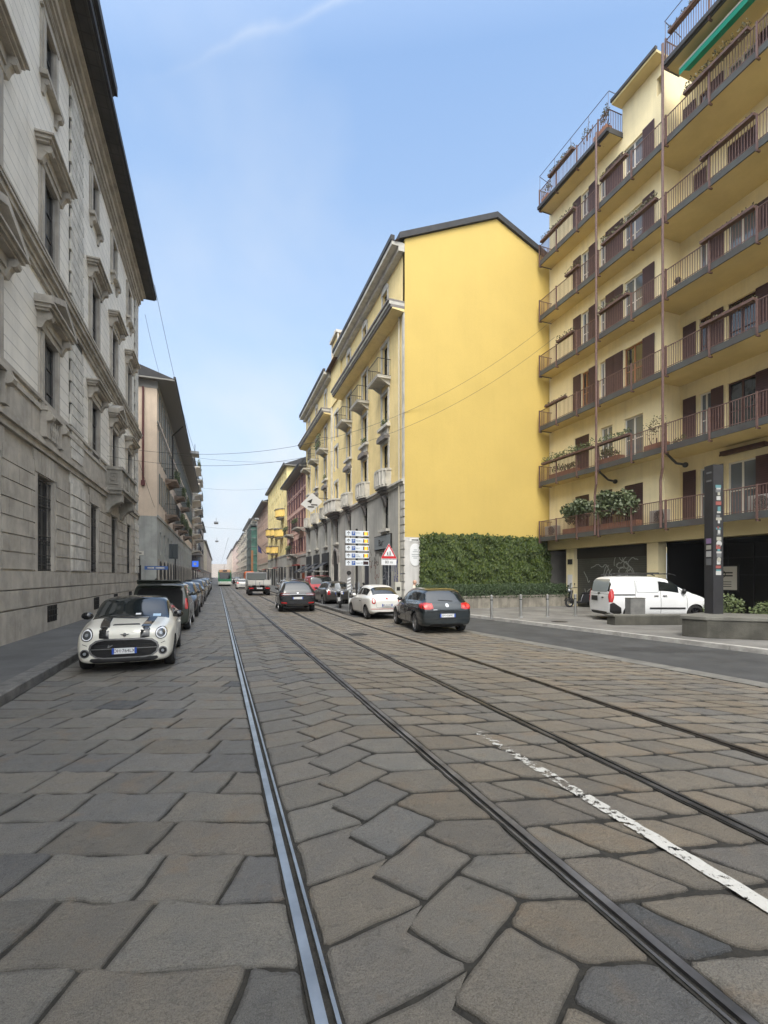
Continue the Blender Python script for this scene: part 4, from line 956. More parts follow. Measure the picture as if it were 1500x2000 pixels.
flowerbox(1,18.9,22.9,False,'long trough of bushy green plants on the second balcony from below, left half',True,1.6,.34)
flowerbox(1,16.6,18.5,False,'trailing plants on the railing of the second balcony, between the two stand pipes',True,1.4,.28)
flowerbox(5,20.2,23.0,True,'dry plants in a trough at the far left of the second balcony from the top',True,.9,.2)
flowerbox(5,16.8,18.4,True,'withered plants on the second balcony from the top, just right of the thin stand pipe',True,.9,.2)
flowerbox(4,20.3,22.9,True,'brown plants in a trough at the left end of the third balcony from the top')if 0 else None
flowerbox(4,15.2,18.3,True,'thick dry creeper on the railing of the third balcony from the top',True,1.4,.3)
flowerbox(4,19.9,20.9,True,'short dry flower box on the left part of the third balcony from the top')
flowerbox(3,20.3,21.6,True,'sparse reddish plants hanging on the left part of the middle balcony')
flowerbox(3,16.7,18.5,True,'tufted dry plants on the middle balcony just right of the thin stand pipe')
flowerbox(2,20.9,22.6,True,'low empty-looking trough at the left end of the third balcony from below',True,.4,.1)
flowerbox(5,11.4,13.9,True,'pale grasses in a box on the second balcony from the top, right part',True,1.2,.34)
flowerbox(3,11.2,13.2,True,'bare rack of soil on the middle balcony, right part',True,.3,.08)
flowerbox(2,11.2,13.2,True,'bare brown rack on the third balcony from below, right part',True,.3,.08)
flowerbox(4,11.2,13.2,True,'narrow brown rack on the third balcony from the top, right part',True,.3,.08)
flowerbox(1,14.2,14.7,False,'small pot of low greenery on the second balcony beside the thick stand pipe',False,2.,.3)
flowerbox(6,20.3,22.3,True,'dark window boxes tied to the left roof terrace railing',True,1.3,.25)
flowerbox(6,18.3,19.3,True,'plant box at the near end of the left roof terrace',False,1.6,.6)
flowerbox(6,13.3,14.6,True,'red-brown plant box on the right roof terrace corner',True,1.,.2)
def bush(name,lab,s,d,z,r,n,mat,sz=.12,pot=True,group=None):
    root=thing(name,lab,'potted plant',(MX-d,s,z),group); mb=MB(MT)
    if pot: MB(MT).box(s-r[0]*.85,s+r[0]*.85,d-.2,d+.2,z+.0,z+.32).build('pot',m_pot,root)
    MB(MT).cyl((s,d,z+.2),(s,d,z+.6),.03,n=5).cyl((s+.2,d,z+.2),(s+.4,d,z+.7),.02,n=5).cyl((s-.2,d,z+.2),(s-.4,d,z+.7),.02,n=5).build('stem',m_box,root)
    for _ in range(7): leafclump(mb,(s+rg.uniform(-.6,.6)*r[0],d+rg.uniform(-.5,.5)*r[1],z+.35+r[2]*rg.uniform(.5,1.3)),(r[0]*.5,r[1]*.7,r[2]*.45),n//7,rg,sz)
    mb.build('foliage',mat,root,recalc=False); return root
m_ole=MAT('oleander_leaves',(.05,.075,.03),.5,col2=(.11,.13,.06),vs=15)
bush('oleander_bush','large oleander in a terracotta trough on the lowest balcony, left one of the pair',20.2,.62,lev[0]+.05,(1.35,.45,.95),1500,m_ole,.16)
bush('oleander_bush','large oleander in a terracotta trough on the lowest balcony, right one of the pair',17.7,.62,lev[0]+.05,(1.5,.45,1.1),1900,m_ole,.16)
bush('leafy_plant','leggy plants behind the second balcony railing, by the left downpipe',18.3,.5,lev[1]+.05,(.9,.3,.35),260,m_leafA,.10)
bush('leafy_plant','plants crowding the left end of the second balcony',21.5,.55,lev[1]+.05,(1.2,.25,.3),260,m_leafA,.10)
bush('bare_climber','thin reddish climbing plant on the second balcony next to the thick stand pipe',15.6,.5,lev[1]+.05,(.6,.2,.85),170,m_leafB,.07)
bush('climbing_plant','wiry climber on the frame of the left roof terrace',18.5,.75,lev[6]+.05,(.5,.15,.75),260,m_leafB,.07)
bush('climbing_plant','scraggy creeper on the middle of the left roof terrace screen',19.5,.8,lev[6]+.6,(.5,.1,.5),110,m_leafB,.06,False)
bush('climbing_plant','leaves growing up the far end of the left roof terrace',22.8,.7,lev[6]+.05,(.35,.15,.5),150,m_leafA,.07)
def acunit(lab,s,d,z,w=.8):
    root=thing('air_conditioner',lab,'air conditioner',(MX-d,s,z),'air conditioner units on the balconies')
    MB(MT).box(s-w/2,s+w/2,d-.18,d+.16,z,z+.62).build('casing',MAT('grey_casing',(.30,.29,.27),.5),root,bevel=.02)
    mb=MB(MT)
    for r_ in (.07,.13,.19,.25): mb.lathe([(r_-.008,-.01),(r_+.008,-.01),(r_+.008,.01),(r_-.008,.01)],(s-.1,d+.17,z+.31),1,16)
    mb.build('fan_grille',m_iron,root)
acunit('air conditioner with round fan grille on the lowest balcony beside the thick stand pipe',15.5,.45,lev[0]+.08)
acunit('grey air conditioner at the far left end of the lowest balcony',22.6,.5,lev[0]+.08,1.)
acunit('small pale air conditioner at the right edge of the lowest balcony',11.3,.5,lev[0]+.08,.7)
o=thing('garden_torch','dark round ornament on a stick behind the railing of the middle right balcony','ornament',(MX-.5,14.9,lev[3]))
MB(MT).cyl((14.95,.0,lev[3]),(14.95,.0,lev[3]+.75),.02).build('stick',m_iron,o); MB(MT).ball((14.95,.0,lev[3]+.85),.14).build('ball',m_iron,o)
# ground floor: beam, columns, roller shutter, dark porch
mb=MB(MT); mb.box(YA,YB,-.6,.0,3.45,3.99); mb.build('beam',m_mw,mod)
for a,b in ((21.35,22.0),(15.95,16.55),(9.6,10.3),(3,3.7)): MB(MT).box(a,b,-.55,-.02,.1,3.45).build('column',m_mw,mod)
m_rsh=MAT('roller_shutter_grey',(.085,.085,.075),.5,.3,var=.2,vs=1); JOINTED(m_rsh,[((0,0,1),.11,.025)],.9,.55)
sh=MB(MT).box(16.55,21.35,-.30,-.26,.12,2.85).build('roller_shutter',m_rsh,mod); MB(MT).box(16.55,21.35,-.32,-.22,2.85,3.45).build('shutter_box',MAT('dark_box',(.03,.026,.022),.7),sh)
graffiti('graffiti',MT,17.2,20.8,1.0,2.5,MAT('spray_pale',(.33,.34,.32),.8),26,rg,mod,.04,'pale graffiti loops on the roller shutter',-.25)
MB(MT).box(22.0,YB,-2.5,-2.4,.1,3.45).box(YB-.02,YB,-2.4,0,.1,3.45).build('passage_wall',MAT('grey_passage',(.20,.185,.165),.85,streak=.4,var=.2,vs=1),mod)
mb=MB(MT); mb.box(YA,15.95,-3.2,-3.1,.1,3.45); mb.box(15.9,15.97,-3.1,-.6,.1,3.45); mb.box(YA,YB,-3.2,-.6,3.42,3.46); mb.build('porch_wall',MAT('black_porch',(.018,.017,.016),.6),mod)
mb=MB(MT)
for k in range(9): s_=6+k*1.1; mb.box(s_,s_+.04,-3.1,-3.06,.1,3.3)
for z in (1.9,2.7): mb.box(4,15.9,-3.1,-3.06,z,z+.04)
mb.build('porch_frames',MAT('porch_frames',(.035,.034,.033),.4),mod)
o=thing('wall_poster','square framed notice on the dark porch wall behind the van','poster',(MX+1.5,14.4,1.6)); MB(MT).box(13.3,14.5,-1.5,-1.45,1.2,2.35).build('frame',m_iron,o); q=MB(MT).box(13.38,14.42,-1.45,-1.44,1.27,2.28).build('sheet',MAT('cream_paper',(.5,.47,.40),.7),o)
mb=MB(MT)
for z in (1.85,1.98): mb.box(13.55,14.25,-1.44,-1.435,z,z+.06)
mb.lathe([(.14,-.004),(.17,-.004),(.17,.004),(.14,.004)],(14.0,-1.435,1.95),1,16)
for z in (1.5,1.6,1.4): mb.box(13.6,14.2,-1.44,-1.435,z,z+.03)
mb.build('print',m_iron,q)
o=tag(MB(MT).box(21.5,21.85,-.02,.02,1.15,1.95).build('white_notice',MAT('notice_white',(.6,.6,.62),.6)),'small white notice on the first column of the modern building','notice')
o=tag(MB(MT).box(21.5,21.85,-.02,.02,2.55,2.85).build('number_plate_sign',m_iron),'small dark house number plate high on the first column','sign'); 
o=thing('awning_box','folded brown awning box under the second balcony, right part','awning',(MX+.5,12.6,lev[1]-.5)); MB(RT).box(11.9,13.6,.05,.3,lev[1]-.55,lev[1]-.38).build('cassette',m_shb,o); MB(RT).box(11.9,13.6,.3,.34,lev[1]-.58,lev[1]-.5).build('valance',m_box,o)
# ------------------------------------------------------------------ right side farther down
m_shr=MAT('maroon_shutters',(.13,.05,.055),.6,var=.15)
pk,T=simple_block('pink_house','dusty pink house with maroon shutters and a deep dark eave, after the yellow house',9.75,-1,53.7,69.5,14.6,(.52,.33,.27),[(4.9,6.6),(7.9,9.9),(10.6,12.5),(12.75,14.2)],[55.2,57.3,59.4,61.5,63.6,65.7,67.8],1.0,(4.4,(.33,.31,.28)),.95,mshut=m_shr,string=True)
for a,b,z in ((55,58.5,7.7),(63,66.5,7.5),(60.,64.,4.7)):
    o=balcony(pk,T,a,b,z,1.0,m_tr); mb=MB(T); rg=random.Random(int(a))
    for k in range(6): leafclump(mb,(a+.3+(b-a-.6)*k/5,.9,z+.9),(.3,.25,.3),30,rg,.14)
    mb.build('balcony_plants',m_leafA,o,recalc=False)
py,T=simple_block('pale_yellow_house','tall pale yellow house with rounded yellow balconies and a plain gable, behind the pink house',9.7,-1,69.5,97,18.3,(.72,.60,.28),[(5.6,7.0),(8.4,9.9),(11.2,12.7),(13.9,15.4),(16.2,17.6)],[71.5+2.75*k for k in range(9)],.9,(5.,(.36,.35,.32)),.5,string=False,depth=11)
MB(T).prism([(0,18.3),(-11,18.3),(-5.5,20.9)],69.5,69.7,0).build('gable_wall',bpy.data.materials['pale_yellow_house_plaster'],py)
m_yb=MAT('balcony_yellow',(.78,.55,.16),.8,var=.08)
for a,z in ((72,11.1),(73,8.1),(80,8.8),(80,5.8),(86.5,6.2),(87,9.4)):
    mb=MB(T); mb.prism([(a+2+2.0*math.cos(PI*k/8),1.2*math.sin(PI*k/8)) for k in range(9)],z,z+1.1,2,0); mb.prism([(a+2+2.1*math.cos(PI*k/8),1.3*math.sin(PI*k/8)) for k in range(9)],z+1.1,z+1.2,2,1); mb.prism([(a+2+1.7*math.cos(PI*k/8),1.0*math.sin(PI*k/8)) for k in range(9)],z-.25,z,2,2); mb.build('rounded_balcony',[m_yb,m_trd,m_tr],py)
pb,T=simple_block('rose_brown_building','long rose-brown building with a heavy projecting cornice, beyond the pale yellow house',9.75,-1,97,124,17.,(.47,.33,.26),[(6.,8.),(9.4,11.3),(12.4,13.6),(14.6,15.8)],[99+2.7*k for k in range(9)],1.05,(4.6,(.42,.38,.31)),1.2,string=True)
o=thing('flag','dark blue flag on a slanting pole on the rose-brown building','flag',(8.5,101,7)); MB().cyl((9.7,101,6.6),(7.9,101,8.6),.05).build('pole',m_iron,o); MB().add([(8.0,101,8.5),(8.6,101,7.9),(8.9,101.1,6.6),(8.1,100.9,7.0)],[(0,1,2,3)]).add([(8.0,101.03,8.5),(8.6,101.03,7.9),(8.9,101.13,6.6),(8.1,100.93,7.0)],[(0,3,2,1)]).build('cloth',MAT('flag_blue',(.03,.03,.12),.8),o)
# scaffold wrapped building
sc=thing('scaffolding','building front wrapped in green netting and scaffold, far down on the right','scaffold',(8.5,132,0))
m_net=MAT('green_net',(.06,.16,.13),.8,var=.35,vs=.6)
MB().box(8.3,9.7,125,143,9.3,14.6).box(8.3,9.7,125,134,3.,9.3).build('netting',m_net,sc); MB().box(8.25,9.7,134.2,143,3,9.2).build('lower_netting',MAT('grey_net',(.22,.26,.25),.8,var=.3,vs=.6),sc)
mb=MB()
for y in range(125,144,3):
    mb.cyl((8.2,y,0),(8.2,y,15.6),.07,n=5)
for z in (3,5.2,7.4,9.6,11.8,14,15.4): mb.cyl((8.2,125,z),(8.2,143,z),.07,n=5); mb.cyl((8.2,125,z),(9.7,125,z),.07,n=5); mb.box(8.2,9.7,125,143,z-.3,z-.24)
mb.build('scaffold_tubes',MAT('scaffold_steel',(.18,.2,.2),.5,.5),sc); MB().box(8.22,8.75,124.9,125.05,3.,8.6).build('orange_panel',MAT('orange_panel',(.32,.15,.06),.7),sc)
for n_,l_,X_,a_,b_,h_,c_ in [('netted_building','pale building behind the green scaffold',9.75,124,145,17.5,(.55,.5,.44)),
  ('white_balcony_block','white apartment block with many small balconies far down on the right',9.7,145,185,19,(.72,.68,.60)),
  ('cream_terrace','cream row with brown window openings beyond the white balcony block',9.7,185,240,18,(.68,.60,.50)),
  ('pale_pink_terrace','pale pinkish row of houses near the end of the street, right side',9.6,240,330,19,(.68,.52,.44)),
  ('distant_right_terrace','faint sandy row closing the right side of the street',9.4,330,520,20,(.66,.56,.46))]:
    nw=min(14,int((b_-a_)/3.4)); fl=[(4.6+3.1*k,6.4+3.1*k) for k in range(int((h_-4.6)/3.1))]
    r_,T=simple_block(n_,l_,X_,-1,a_,b_,h_,c_,fl,[a_+2+(b_-a_-3)*i/nw for i in range(nw)],1.2,(4.,(.4,.37,.33)),.7,string=False)
    if 'balcony' in n_ or 'cream_t' in n_ or 'netted' in n_:
        for k in range(5):
            for q in range(5):
                a=a_+2+(b_-a_-6)*q/4; balcony(r_,T,a,a+3.2,4.3+3.1*k,1.1,m_cs)
for n_,l_,x0,x1,y0,h_,c_ in [('end_building','hazy pale building at the very end of the street',-30,40,620,17,(.42,.37,.33))]:
    MB().box(x0,x1,y0,y0+10,0,h_).build(n_,MAT(n_,c_,.9)); tag(bpy.data.objects[n_],l_,'building')
# ------------------------------------------------------------------ overhead wires and lamps
m_wire=MAT('wire',(.05,.05,.05),.5)
def wire(lab,a,b,sag,r=.010,n=16):
    mb=MB(); P=[]
    for i in range(n+1):
        q=i/n; P.append((a[0]+(b[0]-a[0])*q,a[1]+(b[1]-a[1])*q,a[2]+(b[2]-a[2])*q-sag*4*q*(1-q)))
    mb.tube(P,r,4); return tag(mb.build('overhead_wire',m_wire),lab,'wire','overhead wires')
wire('upper of the two wires slanting across the blank yellow gable',(18.5,22.0,16.9),(-5.05,26.0,8.3),3.0,.010,30)
wire('lower of the two wires slanting across the blank yellow gable',(18.5,21.9,15.8),(-5.05,25.6,7.7),2.95,.010,30)
wire('long wire running down the street from the palazzo eave to the first hanging lamp',(-4.0,34.5,21.5),(-2.3,56,15.6),1.0,.016)
wire('second wire from the palazzo eave towards the peach house roof',(-4.6,34.7,19.5),(-4.2,44,17.6),.4,.012)
wire('cable spanning the street from the first hanging lamp to the yellow house',(-4.6,56.5,15.5),(YX,52,15.),.5,.014)
wire('second cable spanning the street farther away',(-4.6,90,18),(YX,84,17.6),.5,.018)
wire('third cable spanning the street in the distance',(-4.6,125,14.5),(YX,122,14.),.4,.024)
wire('tram contact wire above the left track',(1.25,24,9.2) if 0 else (1.25,60,6.6),(1.25,600,6.6),0,.016)
wire('tram contact wire above the right track',(4.5,60,6.6),(4.5,600,6.6),0,.016)
wire('slack service cable hanging off the palazzo corner across the peach wall',(-5.0,34.9,9.6),(-4.6,46,5.9),.1,.014)
def lamp(lab,x,y,z,s=1.):
    r=thing('hanging_street_lamp',lab,'street lamp',(x,y,z),'hanging street lamps over the road')
    MB().prism([(y-.55*s,z),(y+.55*s,z),(y+.4*s,z+.22*s),(y-.4*s,z+.22*s)],x-.25*s,x+.25*s,0).build('lamp_head',MAT('lamp_grey',(.08,.085,.09),.5) if 'lamp_grey' not in bpy.data.materials else bpy.data.materials['lamp_grey'],r,bevel=.03)
    MB().box(x-.2*s,x+.2*s,y-.4*s,y+.4*s,z-.05,z).build('lens',m_cs,r); MB().cyl((x,y,z+.2),(x,y,z+.75*s),.03).build('hanger',m_wire,r)
lamp('nearest hanging street lamp, dark against the sky by the peach house eave',-2.4,56,15.4,1.7)
lamp('second hanging street lamp down the street',-.3,110,13.6,1.8); lamp('third hanging street lamp, small in the distance',-.2,150,12.3,1.8)
lamp('hanging street lamp near the rose-brown building',6.8,88,12.2,1.5)
# ================================================================== VEHICLES
def PAINT(name,col,metal=.0,rough=.28,coat=.9): return MAT(name,col,rough,metal,coat=coat)
m_tyre=MAT('tyre_rubber',(.018,.018,.018),.85,bump=.3,bs=60); m_alloy=MAT('alloy',(.38,.38,.39),.3,.9); m_dalloy=MAT('dark_alloy',(.06,.06,.065),.35,.7)
m_trim=MAT('black_trim',(.018,.018,.019),.5); m_gloss=MAT('gloss_black',(.008,.008,.009),.12,coat=.6); m_chr=MAT('chrome',(.62,.62,.63),.12,1.)
m_cg=GLASSY('car_glass',(.010,.014,.016),.05,.03,.8); m_tl=MAT('tail_light_red',(.42,.012,.012),.15,coat=.8); m_hl=MAT('headlight_glass',(.30,.32,.34),.08,.3,coat=.9); m_hlw=MAT('headlight_white',(.8,.82,.85),.2)
m_plate=MAT('plate_white',(.70,.71,.72),.4); m_pblue=MAT('plate_blue',(.02,.08,.42),.4); m_und=MAT('underbody',(.012,.012,.012),.9); m_org=MAT('indicator',(.5,.2,.02),.3)
def loft(st,L,W,H):
    """st rows: (y front->rear, zb, hw, zs, tw, zt) -> ring mesh, 18 points per ring"""
    V=[];F=[];mi=[]
    for (y,zb,hw,zs,tw,zt) in st:
        h=[(0,zb),(.82*hw,zb),(.965*hw,zb+.07),(hw,zb+.42*(zs-zb)),(.992*hw,zs-.10*(zs-zb)-.02),(.955*hw,zs),(tw+(.955*hw-tw)*.72,zs+.10*(zt-zs)),(tw,zt-.16*(zt-zs)-.01),(tw*.86,zt-.02*(zt-zs)),(0,zt+.012)]
        V+= [(a,y,b) for a,b in h]+[(-a,y,b) for a,b in h[8:0:-1]]
    return V
class Car:
    def __init__(s,name,label,st,spans,W,H,L,axles,rad,mats,wheel=(.2,'spoke',10),track=None,seg=2,group=None,arch=1.13,cat='car'):
        s.root=thing(name,label,cat,(0,0,0),group); s.L,s.W,s.H=L,W,H; s.m=mats
        V=loft(st,L,W,H); n=len(st); F=[];MI=[]
        for i in range(n-1):
            ym=(st[i][0]+st[i+1][0])/2
            for j in range(18):
                F.append((i*18+j,i*18+(j+1)%18,(i+1)*18+(j+1)%18,(i+1)*18+j)); k=0; row=j if j<9 else 17-j
                for kind,a,b in spans:
                    if min(a,b)<ym<max(a,b):
                        if kind=='side' and row==6: k=3 if j<9 else 4
                        if kind=='wind' and row in (7,8): k=2
                        if kind=='rear' and row in (7,8): k=5
                        if kind=='roof' and row in (7,8): k=6
                        if kind=='pillar' and row==6: k=1
                        if kind=='sill' and row in (0,1): k=1
                if row==0: k=1
                MI.append(k)
        for base,fl in ((0,1),((n-1)*18,0)):
            for j in range(9):
                q=(base+j,base+j+1,base+(17-j)%18 if j<8 else base+9,base+(18-j)%18)
            F+=[(base+j,base+j+1,base+17-j,base+(18-j)%18) for j in range(1,8)]+[(base,base+1,base+17),(base+8,base+9,base+10)]; MI+=[0]*9
        me=bpy.data.meshes.new('t'); me.from_pydata(V,[],F); me.polygons.foreach_set('material_index',MI)
        for _ in range(7): me.materials.append(m_und)
        bm=bmesh.new(); bm.from_mesh(me); bmesh.ops.recalc_face_normals(bm,faces=bm.faces); bm.to_mesh(me); bm.free()
        ob=bpy.data.objects.new('t',me); COL.objects.link(ob); md=ob.modifiers.new('s','SUBSURF'); md.levels=seg
        cu=MB(); tr=track or W/2
        for ya in axles:
            for sx in (-1,1): cu.cyl((sx*(tr-.30),ya,rad*1.02),(sx*(tr+.3),ya,rad*1.02),rad*arch,n=28,m=1)
        cob=cu.build('t2',[m_und]*7); bo=ob.modifiers.new('b','BOOLEAN'); bo.object=cob; bo.operation='DIFFERENCE'; bo.solver='EXACT'
        try: bo.material_mode='INDEX'
        except Exception: pass
        dg=bpy.context.evaluated_depsgraph_get(); dg.update(); ev=bpy.data.meshes.new_from_object(ob.evaluated_get(dg))
        bpy.data.objects.remove(ob); bpy.data.objects.remove(cob)
        # restore the exact outer size after smoothing
        xs=[v.co.x for v in ev.vertices]; ys=[v.co.y for v in ev.vertices]; zs=[v.co.z for v in ev.vertices]
        zb=min(zs); sx=W/(max(xs)-min(xs)); sz=(H-zb)/(max(zs)-zb)
        for v in ev.vertices: v.co.x*=sx; v.co.z=zb+(v.co.z-zb)*sz
        s.bvh=BVHTree.FromPolygons([v.co.copy() for v in ev.vertices],[tuple(p.vertices) for p in ev.polygons])
        names={2:'windshield',3:'side_windows',4:'side_windows',5:'rear_window'}; groups={}
        for p in ev.polygons: groups.setdefault(p.material_index if p.material_index in names else 0,[]).append(p)
        for key,ps in groups.items():
            idx={};vv=[];ff=[];mm=[]
            for p in ps:
                q=[]
                for vi in p.vertices:
                    if vi not in idx: idx[vi]=len(vv); vv.append(tuple(ev.vertices[vi].co))
                    q.append(idx[vi])
                ff.append(q); mm.append(p.material_index)
            m2=bpy.data.meshes.new(names.get(key,'body')); m2.from_pydata(vv,[],ff)
            if key: m2.materials.append(mats.get('glass',m_cg))
            else:
                for q in (mats['paint'],m_und,m_cg,m_cg,m_cg,m_cg,mats.get('roof',mats['paint'])): m2.materials.append(q)
                m2.polygons.foreach_set('material_index',mm)
            m2.polygons.foreach_set('use_smooth',[True]*len(ff)); m2.set_sharp_from_angle(angle=R(42))
            o=bpy.data.objects.new(names.get(key,'body'),m2); COL.objects.link(o); o.parent=s.root
            if key==0: s.body=o
        s.yf,s.yr=max(ys),min(ys)
        ww,style,ns=wheel
        for ya in axles:
            for sx in (-1,1): s.wheel(sx,ya,tr-ww/2-.012,rad,ww,style,ns)
    def wheel(s,sx,ya,x,r,w,style,ns):
        mb=MB(); rr=r*.70
        mb.lathe([(rr,-w/2),(r*.93,-w/2),(r*.985,-w*.38),(r,-w*.2),(r,w*.2),(r*.985,w*.38),(r*.93,w/2),(rr,w/2)],(sx*x,ya,r),0,28)
        t=mb.build('wheel',m_tyre,s.root,smooth=40)
        rm=MB(); c=(sx*x,ya,r); o_=sx*w*.40
        rm.lathe([(rr,sx*w*.5),(rr*.93,sx*w*.47),(rr*.90,sx*w*.1),(rr*.9,-w*.4)],c,0,28,0); rm.lathe([(0,sx*w*.02),(rr*.9,sx*w*.02)],c,0,20,1); rm.lathe([(0,sx*w*.44),(r*.11,sx*w*.42),(r*.13,sx*w*.3)],c,0,12,0)
        for k in range(ns):
            a=2*PI*k/ns
            for da in ((-.09,.09) if style=='twin' else (0,)):
                p=(sx*x+o_,ya+r*.1*math.cos(a),r+r*.1*math.sin(a)); q=(sx*x+o_*1.05,ya+rr*.93*math.cos(a+da),r+rr*.93*math.sin(a+da)); wd=r*(.05 if style=='twin' else (.085 if ns<8 else .045))
                d=Vector(q)-Vector(p); nrm=Vector((sx,0,0)).cross(d).normalized()*wd
                P=[Vector(p)-nrm*1.2,Vector(q)-nrm*.9,Vector(q)+nrm*.9,Vector(p)+nrm*1.2]; b_=Vector((-sx*w*.25,0,0))
                rm.add([tuple(v) for v in P]+[tuple(v+b_) for v in P],[(0,1,2,3),(4,5,6,7),(0,1,5,4),(1,2,6,5),(2,3,7,6),(3,0,4,7)],0)
        rm.build('rim',[s.m.get('rim',m_alloy),m_und],t)
    def hit(s,ax,a,b):
        """surface point seen from a side: ax in front/rear/left/right/top"""
        o,d={'front':((a,9,b),(0,-1,0)),'rear':((a,-9,b),(0,1,0)),'right':((9,a,b),(-1,0,0)),'left':((-9,a,b),(1,0,0)),'top':((a,b,9),(0,0,-1))}[ax]
        h=s.bvh.ray_cast(Vector(o),Vector(d))
        if h[0] is None: h=s.bvh.find_nearest(Vector(o)+Vector(d)*(9-(s.L/2 if ax in('front','rear') else s.W/2 if ax!='top' else s.H)))
        return h[0]
    def decal(s,ax,pts,mat,name,off=.006,dep=.02,parent=None,rings=3,sub=3):
        D=Vector({'front':(0,1,0),'rear':(0,-1,0),'right':(1,0,0),'left':(-1,0,0),'top':(0,0,1)}[ax]); P=[]
        for (a,b),(c,d) in zip(pts,pts[1:]+pts[:1]):
            for k in range(sub): P.append((a+(c-a)*k/sub,b+(d-b)*k/sub))
        cx=sum(p[0] for p in P)/len(P); cy=sum(p[1] for p in P)/len(P); n=len(P); mb=MB(); vs=[]
        vs+=[tuple(s.hit(ax,*p)-D*dep) for p in P]
        for r in range(rings):
            q=1-r/rings; vs+=[tuple(s.hit(ax,cx+(p[0]-cx)*q,cy+(p[1]-cy)*q)+D*off) for p in P]
        vs.append(tuple(s.hit(ax,cx,cy)+D*off)); fs=[]
        for r in range(rings): fs+=[(r*n+i,r*n+(i+1)%n,(r+1)*n+(i+1)%n,(r+1)*n+i) for i in range(n)]
        fs+=[(rings*n+i,rings*n+(i+1)%n,(rings+1)*n) for i in range(n)]
        mb.add(vs,fs); return mb.build(name,mat,parent or s.root,smooth=50)
    def both(s,ax,pts,*a,**k):
        for sg in (1,-1): s.decal(ax,[(p[0]*sg,p[1]) for p in pts],*a,**k)
    def sides(s,pts,*a,**k):
        for ax in ('left','right'): s.decal(ax,pts,*a,**k)
    def seam(s,ax,pts,w=.008,mat=None,off=.004,name='seam',parent=None,closed=False):
        D=Vector({'front':(0,1,0),'rear':(0,-1,0),'right':(1,0,0),'left':(-1,0,0),'top':(0,0,1)}[ax]); mb=MB(); P=[]
        if closed: pts=pts+pts[:1]
        for (a,b),(c,d) in zip(pts[:-1],pts[1:]):
            n=max(2,int(math.hypot(c-a,d-b)/.08)); P+=[(a+(c-a)*k/n,b+(d-b)*k/n) for k in range(n)]
        P.append(pts[-1])
        for p,q in zip(P[:-1],P[1:]):
            L=math.hypot(q[0]-p[0],q[1]-p[1]) or 1; nx,ny=-(q[1]-p[1])/L*w/2,(q[0]-p[0])/L*w/2
            mb.add([tuple(s.hit(ax,x,y)+D*off) for x,y in ((p[0]-nx,p[1]-ny),(q[0]-nx,q[1]-ny),(q[0]+nx,q[1]+ny),(p[0]+nx,p[1]+ny))],[(0,1,2,3)])
        return mb.build(name,mat or m_und,parent or s.body,recalc=False)
    def doors(s,lst,handle=True,hm=None,hz=None):
        for ax in ('left','right'):
            for pts,hp in lst:
                d=s.decal(ax,pts,s.m['paint'],'door',.004,.003,rings=4); s.seam(ax,pts,.014,m_und,.006,'door_gap',d,True)
                if handle: s.decal(ax,[(hp[0]-.09,hp[1]-.016),(hp[0]+.09,hp[1]-.016),(hp[0]+.09,hp[1]+.016),(hp[0]-.09,hp[1]+.016)],hm or s.m['paint'],'handle',.035,.0,parent=d)
    def plate(s,ax,z,txt,w=.52,h=.11,x=0,tilt=0,mat=None,bands=True):
        sg=-1 if ax=='rear' else 1; p=s.hit(ax,x,z); y=max(s.hit(ax,x,z+h/2).y*sg,s.hit(ax,x,z-h/2).y*sg,p.y*sg)*sg+sg*.036
        root=MB().box(x-w/2,x+w/2,y-.006,y+.006,z-h/2,z+h/2).build('number_plate',mat or m_plate,s.root)
        for e in ((-1,1) if bands else ()): MB().box(*sorted((x+e*w/2,x+e*(w/2-w*.085))),y-.008,y+.008,z-h/2,z+h/2).build('blue_band',m_pblue,root)
        if txt: text_obj('lettering',txt,h*.80,m_trim,root,(x,y+sg*.0085,z),FACE_CAM if sg<0 else ((-1,0,0),(0,0,1),(0,1,0)),.001,wide=.95)
    def mirror(s,y,z,mat,sz=(.10,.07,.075),x=None):
        for sx in (-1,1):
            p=s.hit('right' if sx>0 else 'left',y,z); xx=(x or abs(p.x)+.11)*sx; mb=MB(); mb.ball((xx,y,z+.03),sz,12,0); mb.cyl((p.x*.96,y-.02,z-.02),(xx,y,z),.025,n=6,m=1)
            mb.build('wing_mirror',[mat,m_trim],s.root,smooth=60)
    def place(s,x,y,rz):
        s.root.location=(x,y,0); s.root.rotation_euler=(0,0,rz); return s.root
def rr_(x,z,w,h,r=.3,n=4,squ=None):
    """rounded rectangle outline centred on (x,z)"""
    r=min(w,h)/2*r*2 if r<=.5 else min(w,h)/2; P=[]
    for cx,cz,a0 in ((x+w/2-r,z+h/2-r,0),(x-w/2+r,z+h/2-r,PI/2),(x-w/2+r,z-h/2+r,PI),(x+w/2-r,z-h/2+r,1.5*PI)):
        P+=[(cx+r*math.cos(a0+PI/2*k/n),cz+r*math.sin(a0+PI/2*k/n)) for k in range(n+1)]
    return P
def ell(x,z,a,b=None,n=18): b=b or a; return [(x+a*math.cos(2*PI*k/n),z+b*math.sin(2*PI*k/n)) for k in range(n)]
ROT=PI  # a car is built facing +Y; PI turns it to face the camera

